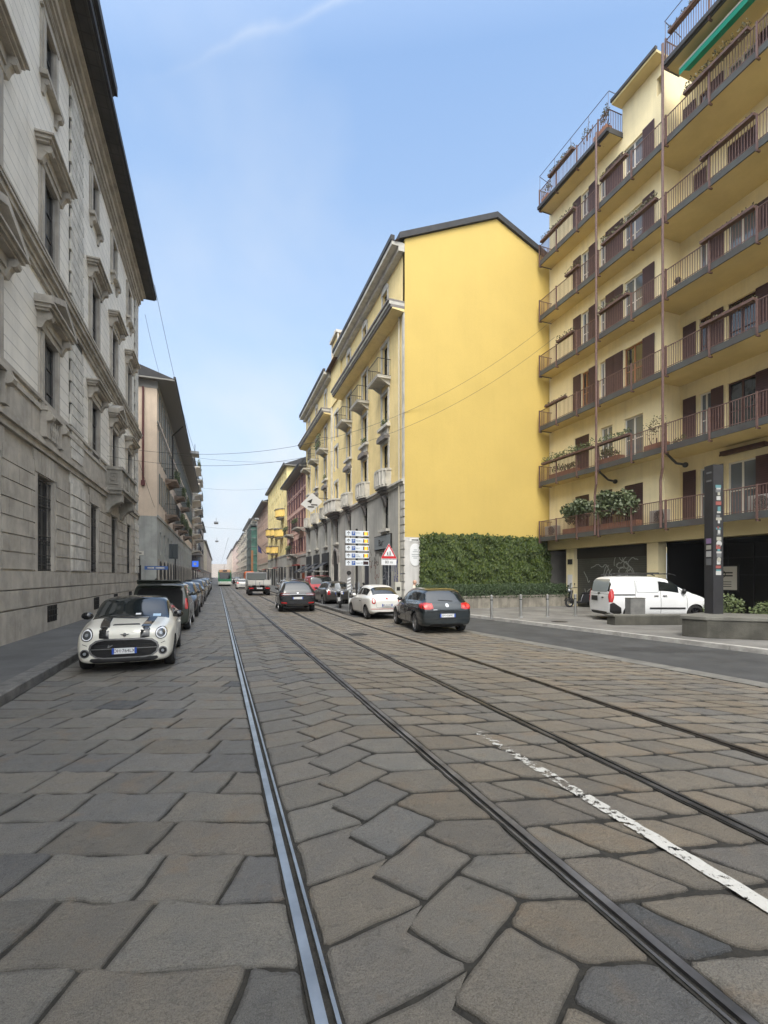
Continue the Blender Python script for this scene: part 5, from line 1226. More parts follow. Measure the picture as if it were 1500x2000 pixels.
# --- white hatchback with black bonnet stripes (faces the camera)
ST=[(1.92,.24,.66,.60,.58,.72),(1.90,.20,.76,.66,.66,.80),(1.78,.17,.82,.74,.69,.88),(1.45,.16,.85,.80,.70,.925),(1.15,.16,.86,.85,.70,.965),(.95,.16,.865,.89,.72,.99),(.84,.16,.865,.90,.72,1.03),(.52,.16,.865,.915,.70,1.25),(.32,.16,.865,.92,.68,1.385),(.12,.16,.865,.925,.66,1.41),(-.55,.16,.865,.935,.62,1.415),(-1.15,.16,.865,.945,.60,1.385),(-1.42,.17,.86,.95,.585,1.34),(-1.62,.20,.85,.955,.59,1.15),(-1.82,.24,.80,.93,.62,1.0),(-1.92,.32,.72,.85,.6,.9)]
white=PAINT('cream_white_paint',(.72,.70,.62)); 
c=Car('white_hatchback','white compact hatchback with black roof, black bonnet stripes and round headlights, parked facing the camera',ST,[('wind',.90,.20),('side',.66,-1.30),('roof',.20,-1.5),('rear',-1.45,-1.75)],1.727,1.414,3.85,(1.20,-1.29),.305,dict(paint=white,roof=m_gloss,rim=m_dalloy),(.20,'twin',5))
m_cgl=GLASSY('windshield_glass',(.03,.045,.06),.02,.02,.5)
def hexagon(): return [( .55,.55),(.57,.48),(.54,.39),(.46,.33),(.34,.31),(-.34,.31),(-.46,.33),(-.54,.39),(-.57,.48),(-.55,.55),(-.46,.615),(-.32,.64),(.32,.64),(.46,.615)]
g=hexagon(); c.decal('front',[(x*1.06,(z-.455)*1.16+.455) for x,z in g],m_chr,'grille_surround',.012); gr=c.decal('front',g,m_gloss,'grille',.02)
for z in (.545,.515,.48): c.seam('front',[(-.50,z),(.50,z)],.010,m_trim,.026,'grille_bar',gr)
c.seam('front',[(-.56,.475),(.56,.475)],.014,m_chr,.028,'chrome_bar',gr)
c.seam('front',[(.20,.545),(.28,.50),(.26,.55)],.02,m_chr,.028,'grille_badge',gr)
c.decal('front',[(-.56,.30),(.56,.30),(.60,.25),(.46,.195),(-.46,.195),(-.60,.25)],m_trim,'lower_intake',.008)
c.seam('front',[(-.64,.285),(-.50,.175),(.50,.175),(.64,.285)],.03,white,.02,'lip')
for sx in (-1,1):
    hl=c.decal('front',ell(sx*.635,.745,.108,.118),m_gloss,'headlight',.010,.02); c.seam('front',ell(sx*.635,.745,.084,.092),.020,m_hlw,.016,'light_ring',hl,True); c.decal('front',ell(sx*.635,.745,.068,.074),MAT('lens_dark',(.06,.065,.07),.06,coat=1.),'lens',.014,.0,parent=hl); c.decal('front',ell(sx*.635,.75,.030,.032),m_hl,'bulb',.020,.0,parent=hl)
    fl=c.decal('front',ell(sx*.665,.40,.082,.084),m_chr,'fog_light',.012,.02); c.decal('front',ell(sx*.665,.40,.062,.064),m_gloss,'lens',.018,.0,parent=fl); c.decal('front',ell(sx*.665,.40,.028,.03),m_hl,'bulb',.022,.0,parent=fl)
    c.decal('top',[(sx*.275,1.77),(sx*.435,1.77),(sx*.475,1.45),(sx*.50,1.0),(sx*.34,.99),(sx*.31,1.45)],m_gloss,'bonnet_stripe',.014,.0,sub=8,rings=5)
    c.decal('front',[(sx*.265,.66),(sx*.43,.68),(sx*.44,.895),(sx*.275,.895)],m_gloss,'bonnet_stripe',.008,.0)
c.decal('top',[(-.24,1.66),(.24,1.66),(.22,1.60),(-.22,1.60)],m_trim,'bonnet_scoop',.012,.0)
bd=c.decal('front',ell(0,.735,.035,.035),m_gloss,'badge',.012); c.decal('front',[(-.085,.748),(.085,.748),(.05,.728),(-.05,.728)],m_trim,'badge_wings',.010,parent=bd)
c.plate('front',.43,'DH·764LX',.42,.11)
c.seam('front',[(-.84,.60),(-.70,.575),(-.63,.545)],.01); c.seam('front',[(.84,.60),(.70,.575),(.63,.545)],.01)
c.seam('top',[(-.70,.95),(.70,.95)],.05,m_gloss,.006,'cowl')
c.mirror(.62,.99,m_gloss,(.115,.07,.08)); c.doors([([(.68,.30),(.62,.86),(-.48,.89),(-.52,.34),(-.30,.24),(.55,.22)],(-.36,.78))])
for ax in ('left','right'): c.seam(ax,[(1.62,.20),(.95,.19),(-.95,.19),(-1.6,.22)],.05,m_trim,.006,'sill_trim')
c.decal('front',[(-.16,1.04),(-.06,1.04),(-.06,1.07),(-.16,1.07)],m_plate,'mirror_sticker',.01,.0); c.decal('front',[(-.55,1.0),(-.40,1.0),(-.40,1.05),(-.55,1.05)],MAT('pale_blue_sticker',(.4,.55,.7),.5),'parking_sticker',.01,.0)
for sx in (-1,1): c.seam('front',[(sx*.10-.25,.98),(sx*.10+.28,1.0)],.012,m_trim,.02,'wiper')
c.place(-1.74,12.0,PI+R(1.5))

# --- dark teal hatchback (rear three-quarter view)
STG=[(2.08,.30,.70,.58,.55,.62),(2.0,.20,.80,.64,.64,.70),(1.75,.17,.85,.72,.70,.80),(1.3,.16,.875,.80,.73,.90),(1.0,.16,.88,.85,.74,.955),(.85,.16,.88,.88,.73,1.0),(.45,.16,.88,.90,.68,1.27),(.15,.16,.88,.915,.65,1.44),(-.2,.16,.88,.93,.64,1.48),(-.9,.16,.88,.95,.635,1.485),(-1.45,.17,.88,.965,.62,1.455),(-1.62,.18,.875,.97,.62,1.40),(-1.82,.20,.87,.975,.63,1.18),(-1.98,.24,.84,.96,.66,1.02),(-2.06,.27,.80,.86,.66,.92),(-2.10,.34,.76,.72,.62,.78)]
teal=PAINT('dark_teal_paint',(.016,.023,.027),.3,.25)
c=Car('teal_hatchback','dark teal five-door hatchback with its red tail lights lit, nearest car on the right',STG,[('wind',.92,.28),('side',.66,-1.35),('rear',-1.56,-1.93)],1.76,1.48,4.2,(1.28,-1.30),.325,dict(paint=teal,rim=m_alloy),(.21,'spoke',7))
GOLF=c
for sx in (-1,1):
    tl=c.decal('rear',[(sx*.50,.99),(sx*.70,1.015),(sx*.83,.98),(sx*.845,.86),(sx*.76,.80),(sx*.60,.79),(sx*.47,.83)],m_tl,'tail_light',.014,.03); c.decal('rear',ell(sx*.72,.90,.055),MAT('lit_lamp_red',(.8,.05,.04),.2,emit=((1,.06,.05),.4)) if 'lit_lamp_red' not in bpy.data.materials else bpy.data.materials['lit_lamp_red'],'lamp_ring',.02,.0,parent=tl); c.decal('rear',ell(sx*.56,.89,.045),MAT('lit_lamp_red2',(.75,.1,.08),.2),'lamp_ring',.02,.0,parent=tl)
    c.decal('left' if sx<0 else 'right',[(-1.98,.97),(-1.80,1.0),(-1.72,.96),(-1.80,.86),(-1.98,.82)],m_tl,'tail_light_side',.010,.02)
b_=c.decal('rear',ell(0,.925,.062),m_chr,'badge',.014); c.seam('rear',[(-.035,.955),(0,.90),(.035,.955)],.012,m_gloss,.02,'badge_emblem',b_); c.seam('rear',ell(0,.925,.05,n=16),.006,m_gloss,.02,'badge_ring',b_,True)
c.plate('rear',.60,'BM 426MC'); c.seam('rear',[(-.78,.72),(.78,.72)],.012); c.seam('rear',[(-.80,.50),(.80,.50)],.014,m_trim,.01); c.seam('rear',[(-.50,.98),(-.47,.80),(-.36,.73)],.008); c.seam('rear',[(.50,.98),(.47,.80),(.36,.73)],.008)
c.decal('rear',[(-.48,.775),(-.34,.775),(-.34,.795),(-.48,.795)],m_chr,'model_badge',.012,.0)
c.doors([([(.74,.34),(.60,.86),(-.18,.90),(-.20,.28),(.60,.26)],(-.08,.80)),([(-.21,.28),(-.19,.90),(-1.02,.93),(-1.10,.70),(-.86,.40),(-.80,.29)],(-.92,.82))])
for ax in ('left','right'): c.seam(ax,[(.78,.50),(-.92,.52)],.05,m_gloss,.012,'rubbing_strip'); c.seam(ax,[(-.20,.95),(-.19,1.38)],.06,m_gloss,.006,'pillar'); c.seam(ax,[(-1.0,.99),(-1.1,1.36)],.035,m_gloss,.006,'pillar'); c.seam(ax,[(.85,.93),(-1.30,1.0)],.012,m_trim,.006,'belt_line')
c.mirror(.62,1.0,teal); c.seam('top',[(-.55,-1.50),(.55,-1.50)],.05,teal,.02,'roof_spoiler'); c.seam('rear',[(-.25,1.09),(.22,1.06)],.018,m_trim,.015,'wiper')
c.place(7.22,15.35,R(-7))

# --- small white city car
STF=[(1.72,.30,.60,.55,.50,.62),(1.66,.20,.70,.62,.58,.72),(1.45,.17,.77,.72,.60,.84),(1.1,.16,.80,.80,.62,.92),(.85,.16,.81,.85,.63,.965),(.72,.16,.81,.87,.62,1.02),(.40,.16,.815,.89,.58,1.29),(.15,.16,.815,.90,.56,1.44),(-.2,.16,.815,.915,.55,1.485),(-.75,.16,.815,.925,.535,1.46),(-1.15,.17,.81,.93,.52,1.38),(-1.35,.19,.80,.93,.53,1.24),(-1.55,.22,.78,.92,.57,1.06),(-1.70,.26,.74,.88,.60,.94),(-1.78,.34,.66,.74,.56,.80)]
wh2=PAINT('white_paint',(.74,.73,.69))
c=Car('white_city_car','small rounded white city car parked behind the motorbikes, ahead of the teal hatchback',STF,[('wind',.80,.26),('side',.55,-1.02),('rear',-1.20,-1.62)],1.63,1.49,3.55,(1.10,-1.20),.30,dict(paint=wh2,rim=m_alloy),(.19,'spoke',10))
for sx in (-1,1):
    tl=c.decal('rear',rr_(sx*.60,.80,.16,.24,.4),m_tl,'tail_light',.014,.03); c.decal('rear',rr_(sx*.60,.80,.07,.14,.4),wh2,'light_centre',.02,.0,parent=tl)
c.plate('rear',.62,'ER 312 KD',.46,.11); c.decal('rear',ell(0,.90,.045),m_tl,'badge',.012); c.seam('rear',[(-.72,.46),(.72,.46)],.02,m_tl,.012,'reflector'); c.seam('rear',[(-.62,.95),(-.50,.70),(-.46,.52),(.46,.52),(.50,.70),(.62,.95)],.008)
c.doors([([(.62,.32),(.52,.84),(-.62,.88),(-.70,.55),(-.60,.28),(.5,.26)],(-.5,.78))],hm=m_chr); c.mirror(.50,.97,wh2)
for ax in ('left','right'): c.seam(ax,[(-.25,.93),(-.30,1.36)],.05,wh2,.006,'pillar')
c.place(6.85,20.35,R(0))

# --- dark SUV driving away
STS=[(2.2,.34,.74,.66,.62,.72),(2.1,.26,.86,.76,.70,.84),(1.6,.24,.92,.90,.74,1.0),(1.1,.24,.935,.97,.76,1.07),(.9,.24,.94,1.0,.76,1.12),(.45,.24,.94,1.02,.70,1.42),(.15,.24,.94,1.04,.67,1.58),(-.4,.24,.94,1.05,.66,1.63),(-1.2,.24,.94,1.07,.65,1.62),(-1.65,.25,.94,1.09,.64,1.58),(-1.85,.27,.93,1.10,.64,1.52),(-2.06,.30,.92,1.09,.67,1.24),(-2.2,.36,.88,1.0,.70,1.08),(-2.26,.42,.84,.84,.68,.92)]
dk=PAINT('black_metallic_paint',(.014,.016,.019),.3,.25)
def suv(name,label,paint,x,y,rz,**k):
    c=Car(name,label,STS,[('wind',.98,.28),('side',.70,-1.60),('rear',-1.80,-2.14)],1.9,1.64,4.5,(1.42,-1.36),.37,dict(paint=paint,rim=m_alloy),(.24,'spoke',5),**k); return c
c=suv('dark_suv','black sport utility car driving away along the right-hand tram track',dk,0,0,0)
c.seam('rear',[(-.84,.93),(.84,.93)],.018,m_chr,.018,'light_bar_chrome')
for sx in (-1,1): c.decal('rear',[(sx*.40,.99),(sx*.84,1.01),(sx*.90,.93),(sx*.84,.86),(sx*.42,.88)],MAT('dark_tail_light',(.10,.008,.008),.15,coat=.8) if 'dark_tail_light' not in bpy.data.materials else bpy.data.materials['dark_tail_light'],'tail_light',.012,.03); c.decal('rear',[(sx*.55,.52),(sx*.82,.54),(sx*.82,.48),(sx*.55,.46)],m_tl,'reflector',.012,.0)
c.plate('rear',.74,'',.52,.11); c.decal('rear',[(-.62,.40),(.62,.40),(.58,.33),(-.58,.33)],m_alloy,'skid_plate',.012,.0); c.seam('rear',[(-.84,.62),(.84,.62)],.012); c.decal('rear',ell(0,1.0,.05,.02),m_chr,'badge',.014)
c.doors([([(.80,.42),(.66,1.0),(-.20,1.03),(-.22,.36),(.66,.34)],(-.08,.93)),([(-.23,.36),(-.21,1.03),(-1.12,1.06),(-1.22,.80),(-.92,.46),(-.86,.37)],(-1.0,.95))]); c.mirror(.66,1.14,dk)
for ax in ('left','right'): c.seam(ax,[(-.2,1.08),(-.22,1.50)],.05,m_gloss,.006,'pillar'); c.seam(ax,[(-1.15,1.1),(-1.28,1.48)],.05,m_gloss,.006,'pillar')
for sx in (-1,1): MB().tube([(sx*.62,-1.4,1.65),(sx*.64,-.6,1.70),(sx*.64,.1,1.62)],.018).build('roof_rail',m_chr,c.root)
c.place(4.03,26.0,R(-4)); SUV=c
# --- grey compact crossover
gry=PAINT('bronze_grey_paint',(.065,.060,.056),.5,.3)
c=Car('grey_crossover','bronze-grey compact crossover with tall red tail lights, ahead of the motorbikes on the right',[(y*.93,zb,hw*.955,zs*.97,tw*.96,zt*.955) for y,zb,hw,zs,tw,zt in STS],[('wind',.92,.26),('side',.65,-1.48),('rear',-1.68,-1.98)],1.80,1.56,4.1,(1.33,-1.26),.34,dict(paint=gry,rim=m_alloy),(.21,'spoke',5))
for sx in (-1,1): tl=c.decal('rear',rr_(sx*.66,.86,.17,.28,.35),m_tl,'tail_light',.016,.03); c.seam('rear',rr_(sx*.66,.86,.18,.29,.35),.012,m_chr,.02,'chrome_ring',tl,True)
c.plate('rear',.80,''); c.seam('rear',[(-.36,.90),(.36,.90)],.035,m_chr,.018,'hatch_handle'); c.seam('rear',[(-.78,.60),(.78,.60)],.012); c.doors([([(.74,.40),(.62,.94),(-.2,.97),(-.22,.34),(.6,.32)],(-.08,.88)),([(-.23,.34),(-.21,.97),(-1.0,1.0),(-1.08,.75),(-.82,.42)],(-.9,.9))]); c.mirror(.6,1.06,m_gloss); c.decal('rear',ell(0,.98,.04,.03),m_chr,'badge',.014)
c.place(7.05,29.7,R(0))
# --- red van behind
STV=[(1.98,.34,.74,.62,.62,.68),(1.92,.22,.82,.70,.70,.78),(1.6,.19,.87,.86,.74,.98),(1.25,.18,.885,.94,.76,1.08),(1.1,.18,.885,.97,.76,1.14),(.6,.18,.885,1.0,.76,1.48),(.25,.18,.885,1.02,.76,1.68),(-.1,.18,.885,1.03,.77,1.75),(-.8,.18,.885,1.04,.775,1.77),(-1.5,.18,.885,1.05,.775,1.76),(-1.88,.20,.885,1.06,.77,1.74),(-2.0,.22,.88,1.06,.77,1.62),(-2.08,.25,.87,1.0,.80,1.12),(-2.12,.30,.84,.86,.78,.94)]
red=PAINT('red_paint',(.45,.012,.018))
c=Car('red_van','red van parked on the right, mostly hidden behind the grey crossover',[(y*1.05,a,b*1.03,c_*1.05,d*1.03,e*1.06) for y,a,b,c_,d,e in STV],[('wind',1.20,.35),('side',.9,-.2),('rear',-1.98,-2.2)],1.85,1.92,4.4,(1.4,-1.35),.33,dict(paint=red),(.2,'spoke',6)); c.plate('rear',.7,''); c.both('rear',rr_(.80,1.1,.12,.45,.3),m_tl,'tail_light',.014,.02); c.mirror(.9,1.15,m_trim); c.place(7.2,35.8,0)

# --- white panel van, side-on in the plaza
wv=PAINT('van_white_paint',(.74,.75,.76),.0,.35)
c=Car('white_van','white panel van with roof bars and black lower bumper, parked side-on under the balconies',STV,[('wind',1.16,.36),('side',.80,-.02),('rear',-1.97,-2.06)],1.76,1.76,4.16,(1.27,-1.22),.31,dict(paint=wv,rim=m_dalloy,glass=m_cg),(.2,'spoke',8)); VAN=c
for ax in ('left','right'):
    a=c.decal(ax,rr_(-.60,1.33,.86,.44,.2),MAT('panel_white',(.66,.68,.70),.35,coat=.5) if 'panel_white' not in bpy.data.materials else bpy.data.materials['panel_white'],'blank_window_panel',.008,.0); c.seam(ax,rr_(-.60,1.33,.88,.46,.2),.010,m_trim if 0 else m_alloy,.010,'panel_edge',a,True)
    c.decal(ax,rr_(-1.55,1.33,.56,.44,.25),bpy.data.materials['panel_white'],'blank_window_panel',.008,.0)
    c.seam(ax,[(-1.08,.22),(-1.08,1.66)],.012); c.seam(ax,[(-.10,.24),(-.10,1.64)],.012); c.seam(ax,[(.94,.24),(.92,.98),(.40,1.52)],.012); c.seam(ax,[(-2.0,1.02),(-1.10,1.02)],.05,m_trim,.014,'slide_rail')
    c.decal(ax,rr_(.0+.06,.98,.17,.035,.4),m_trim,'handle',.03,.0); c.decal(ax,rr_(-.28,.98,.17,.035,.4),m_trim,'handle',.03,.0)
    c.seam(ax,[(.85,.50),(-.55,.50)],.065,m_trim,.016,'side_moulding'); c.decal(ax,[(-2.12,.30),(-2.12,.66),(-1.95,.72),(-1.66,.52),(-1.62,.22),(-1.9,.2)],m_trim,'bumper_corner',.010,.0)
    c.decal(ax,[(1.72,.20),(1.66,.40),(1.78,.50),(1.95,.50),(1.95,.24)],m_trim,'bumper_corner',.010,.0)
    c.decal(ax,[(-2.08,1.22),(-1.98,1.26),(-1.92,1.12),(-1.93,.92),(-2.0,.72),(-2.10,.74)],m_tl,'tail_light',.014,.0)
c.both('rear',[(.80,1.22),(.88,1.2),(.885,.74),(.82,.72),(.76,.95)],m_tl,'tail_light',.014,.02)
c.decal('rear',rr_(0,1.38,1.30,.50,.2),MAT('reflective_glass',(.26,.29,.31),.15,coat=.6),'rear_window_pane',.012,.0); c.decal('rear',[(-.84,.36),(.84,.36),(.84,.22),(-.84,.22)],m_trim,'bumper',.03,.0); c.seam('rear',[(-.80,1.04),(.80,1.04)],.012)
c.plate('rear',.86,'',.50,.2,x=-.28,mat=m_trim,bands=False); c.decal('rear',ell(.0,1.06,.10,.035),m_trim,'badge',.02); c.decal('rear',rr_(.34,.9,.12,.05,.3),m_trim,'lock',.02)
mb=MB()
for sx in (-1,1): mb.tube([(sx*.68,-1.7,1.78),(sx*.68,-1.5,1.83),(sx*.68,.4,1.83),(sx*.68,.6,1.76)],.022)
mb.build('roof_rails',m_trim,c.root)
for y in (-1.0,-.1): MB().tube([(-.72,y,1.84),(-.70,y,1.87),(.70,y,1.87),(.72,y,1.84)],.022).build('roof_bar',m_trim,c.root)
c.mirror(.78,1.12,m_trim,(.09,.08,.11)); c.place(16.55,13.95,R(-90-19)); c.root.location.z=.12

# --- row of parked dark cars on the left, facing us, and small far traffic
def front_face(c,kind=0,hz=.72,gz=.55):
    if kind==0: c.both('front',ell(.62,hz,.10),m_hl,'headlight',.012,.02)
    else: c.both('front',[(.40,hz-.05),(.72,hz-.03),(.76,hz+.07),(.50,hz+.05)],m_hl,'headlight',.012,.02)
    c.decal('front',rr_(0,gz,.9,.24,.3),m_trim,'grille',.012,.01); c.plate('front',gz-.12,'',.36,.11); c.decal('front',rr_(0,.28,1.1,.12,.3),m_trim,'lower_intake',.01,.0); c.seam('front',[(-.5,gz+.05),(.5,gz+.05)],.012,m_chr,.02,'chrome_bar')
col=lambda n,c_,m=.3: PAINT(n,c_,m,.28)
olive=PAINT('dark_olive_paint',(.020,.026,.018),.1,.4)
c=Car('olive_estate','dark olive estate car with its rear hatch raised, parked right behind the white hatchback',STV,[('wind',1.16,.30),('side',.8,-1.75),('rear',-1.97,-2.02)],1.78,1.66,4.3,(1.3,-1.28),.34,dict(paint=olive),(.21,'spoke',6)); 
c.decal('rear',rr_(0,1.04,1.36,.85,.2),MAT('open_boot',(.01,.01,.01),.9),'open_boot',.01,.0); c.both('rear',rr_(.80,.95,.10,.36,.3),m_tl,'tail_light',.014,.02); c.mirror(.8,1.15,olive)
mb=MB(); P=[(-.70,-1.95,1.60),(.70,-1.95,1.60),(.62,-2.62,1.72),(-.62,-2.62,1.72)]; Q=[(x*.96,y,z+.03) for x,y,z in P]; mb.add(P+Q,[(0,1,2,3),(4,5,6,7),(0,1,5,4),(1,2,6,5),(2,3,7,6),(3,0,4,7)]); mb.build('raised_hatch',olive,c.root); MB().add([(-.55,-2.08,1.655),(.55,-2.08,1.655),(.50,-2.52,1.735),(-.50,-2.52,1.735)],[(0,1,2,3)]).build('hatch_window',m_cg,c.root)
c.place(-1.78,18.9,R(0))
def parked(base,lab,paint,x,y,kind,sc=1.):
    nm,st,W,H,L,ax,r,sp=base
    c=Car(nm,lab,st,sp,W,H,L,ax,r,dict(paint=paint,rim=m_dalloy if kind==0 else m_alloy),(.21,'spoke',5),group='cars parked along the left kerb'); front_face(c,kind,.78 if H>1.55 else .68,.60 if H>1.55 else .52)
    c.mirror(.64,1.1 if H>1.55 else .98,paint); c.doors([([(.74,.40),(.62,.9),(-.2,.92),(-.22,.34),(.6,.32)],(-.08,.84))]); c.place(x,y,PI); return c
Bsuv=('parked_suv',STS,1.86,1.62,4.4,(1.42,-1.36),.36,[('wind',.98,.28),('side',.70,-1.60),('rear',-1.80,-2.14)])
Bhat=('parked_hatchback',STG,1.76,1.48,4.2,(1.28,-1.30),.32,[('wind',.92,.28),('side',.66,-1.35),('rear',-1.56,-1.93)])
p1=parked(Bsuv,'charcoal crossover with round headlights facing us, just behind the olive estate',col('charcoal_paint',(.025,.027,.032)),-1.75,24.3,0)
p2=parked(Bhat,'black hatchback facing us, next after the charcoal crossover',col('deep_black_paint',(.010,.010,.012)),-1.72,31.2,1)
p3=parked(Bsuv,'dark grey car facing us, fourth in the row along the left kerb',col('dark_grey_paint',(.04,.042,.045)),-1.75,37.6,1)
def clone(c,lab,paint,x,y,rz=PI,group='cars parked along the left kerb'):
    r=copy_tree(c.root); r['label']=lab; r['group']=group; r.location=(x,y,0); r.rotation_euler=(0,0,rz); old=c.m['paint']
    def rec(o):
        for ch in o.children:
            if ch.type=='MESH' and any(sl.material==old for sl in ch.material_slots):
                ch.data=ch.data.copy()
                for i,q in enumerate(ch.data.materials):
                    if q==old: ch.data.materials[i]=paint
            rec(ch)
    rec(r); return r
clone(p2,'silver hatchback facing us, fifth in the row along the left kerb',col('silver_paint',(.35,.36,.37),.6),-1.7,44.)
clone(p1,'black car facing us, sixth in the row along the left kerb',m_gloss,-1.7,50.)
clone(p2,'blue-grey car facing us, seventh in the row along the left kerb',col('blue_grey_paint',(.12,.17,.24)),-1.7,56.)
clone(p2,'light blue car in the parked row on the left, between dark ones',col('light_blue_paint',(.20,.30,.42)),-1.7,62.5)
clone(p1,'farthest dark car that can be told apart in the left row',col('slate_paint',(.05,.06,.07)),-1.7,69.)
clone(GOLF,'white car driving away in the distance, left of the flatbed truck',wh2,3.35,70,0,'distant traffic')
clone(SUV,'small dark car in the distance to the right of the tram',dk,4.2,110,0,'distant traffic')
clone(p2,'tiny silver car at the far end of the right lane',bpy.data.materials['silver_paint'],4.5,135,0,'distant traffic')
clone(SUV,'dark car parked on the right beyond the red van',m_gloss,7.2,44,0,'cars parked on the right beyond the crossover')
clone(GOLF,'silver car parked on the right far beyond the red van',bpy.data.materials['silver_paint'],7.2,52,0,'cars parked on the right beyond the crossover')
o=thing('orange_cart','orange covered vehicle in the distance beside the flatbed truck','vehicle',(4.9,80,0)); MB().box(4.2,5.7,78,82,1.2,2.6).build('cover',MAT('orange_cover',(.62,.14,.04),.6),o,bevel=.25); MB().box(4.2,5.7,78,82,.5,1.2).build('body',red,o); MB().cyl((4.1,79,.35),(4.4,79,.35),.35,n=14).cyl((5.5,79,.35),(5.8,79,.35),.35,n=14).build('wheels',m_tyre,o)

# --- flatbed truck
t_=thing('flatbed_truck','white flatbed truck with aluminium drop sides seen from behind','truck',(3.75,47,0)); X=3.75;Y=45.2
def wh(x,y,r,w): 
    a=MB(); a.lathe([(r*.6,-w/2),(r*.94,-w/2),(r,-w*.3),(r,w*.3),(r*.94,w/2),(r*.6,w/2)],(x,y,r),0,22); q=a.build('wheel',m_tyre,t_,smooth=40); b=MB(); b.lathe([(0,-w*.45),(r*.6,-w*.45),(r*.6,w*.45),(0,w*.45)],(x,y,r),0,16); b.build('rim',m_alloy,q)
m_alu=MAT('white_aluminium',(.62,.61,.57),.45,var=.1)
mb=MB(); mb.box(X-1.05,X+1.05,Y,Y+3.6,.98,1.06); 
for z in (1.06,1.20,1.34): mb.box(X-1.05,X+1.05,Y-.03,Y,z,z+.13); mb.box(X-1.08,X-1.05,Y,Y+3.6,z,z+.13); mb.box(X+1.05,X+1.08,Y,Y+3.6,z,z+.13)
mb.build('load_bed',m_alu,t_,bevel=.01)
mb=MB(); 
for x in (-1.05,-.36,.36,1.05): mb.box(X+x-.03,X+x+.03,Y-.06,Y-.03,1.0,1.50)
mb.box(X-.05,X+.05,Y-.05,Y-.03,1.0,1.3); mb.build('tailgate_posts',m_alloy,t_)
mb=MB(); mb.box(X-1.0,X+1.0,Y+3.5,Y+3.58,2.15,2.25); 
for x in (-1.,1.): mb.box(X+x-.04,X+x+.04,Y+3.5,Y+3.58,1.06,2.2)
mb.box(X-.98,X+.98,Y+3.53,Y+3.55,1.5,2.15,1); mb.build('headboard',[m_alloy,MAT('mesh_grey',(.10,.11,.11),.6)],t_)
MB().box(X-1.0,X+1.0,Y+3.7,Y+5.2,.9,2.15).box(X-1.0,X+1.0,Y+3.7,Y+5.6,.45,1.25).build('cab',m_alu,t_,bevel=.08)
MB().box(X-.8,X+.8,Y+3.66,Y+3.72,1.4,2.0).build('cab_window',m_cg,t_); MB().box(X-.45,X-.35,Y,Y+5,.6,.98).box(X+.35,X+.45,Y,Y+5,.6,.98).box(X-1.0,X+1.0,Y-.05,Y,.62,.78).box(X-.9,X+.9,Y+.2,Y+.3,.4,.6).build('chassis',m_und,t_)
for sx in (-1,1):
    MB().box(*sorted((X+sx*.95,X+sx*.55)),Y-.07,Y-.04,.65,.77).build('tail_light',m_tl,t_); wh(X+sx*.82,Y+.9,.37,.42); wh(X+sx*.85,Y+4.3,.37,.24)
MB().box(X-.26,X+.26,Y-.075,Y-.05,.65,.77).build('number_plate',m_plate,t_); MB().box(X-1.0,X-.6,Y+.3,Y+1.5,.05,.1) 
MB().box(X-.95,X-.62,Y+.45,Y+.47,.2,.85).box(X+.62,X+.95,Y+.45,Y+.47,.2,.85).build('mud_flap',m_trim,t_)
# --- tram (green and white, old orange top), facing us
t_=thing('tram','green and white tram coming towards us in the distance on the left track','tram',(1.25,90,0)); X=1.25;Y=90
MB().prism([(X-1.15,.35),(X+1.15,.35),(X+1.15,2.6),(X+1.0,3.0),(X-1.0,3.0),(X-1.15,2.6)],Y,Y+14,1).build('body',MAT('tram_green',(.02,.22,.10),.35,coat=.5),t_,bevel=.1)
MB().prism([(X-1.17,.3),(X+1.17,.3),(X+1.17,.85),(X-1.17,.85)],Y-.06,Y+14,1).build('white_skirt',MAT('tram_white',(.66,.68,.62),.4),t_,bevel=.05)
MB().prism([(X-1.05,2.55),(X+1.05,2.55),(X+.9,3.05),(X-.9,3.05)],Y-.08,Y+14,1).build('orange_roof_band',MAT('tram_cream_orange',(.70,.42,.25),.5),t_)
MB().box(X-.95,X+.95,Y-.05,Y-.02,1.35,2.5).build('windshield',m_cg,t_); MB().box(X-.4,X+.4,Y-.1,Y-.08,2.65,2.95).build('destination_board',m_gloss,t_)
for sx in (-1,1): MB().cyl((X+sx*.75,Y-.12,.75),(X+sx*.75,Y,.75),.13,n=12).build('headlight',m_hlw,t_)
MB().box(X-1.0,X+1.0,Y+1,Y+13,.0,.3).build('bogies',m_und,t_); MB().tube([(X,Y+9,3.05),(X,Y+7.5,3.6),(X,Y+9,4.2)],.03).build('pantograph',m_iron,t_)
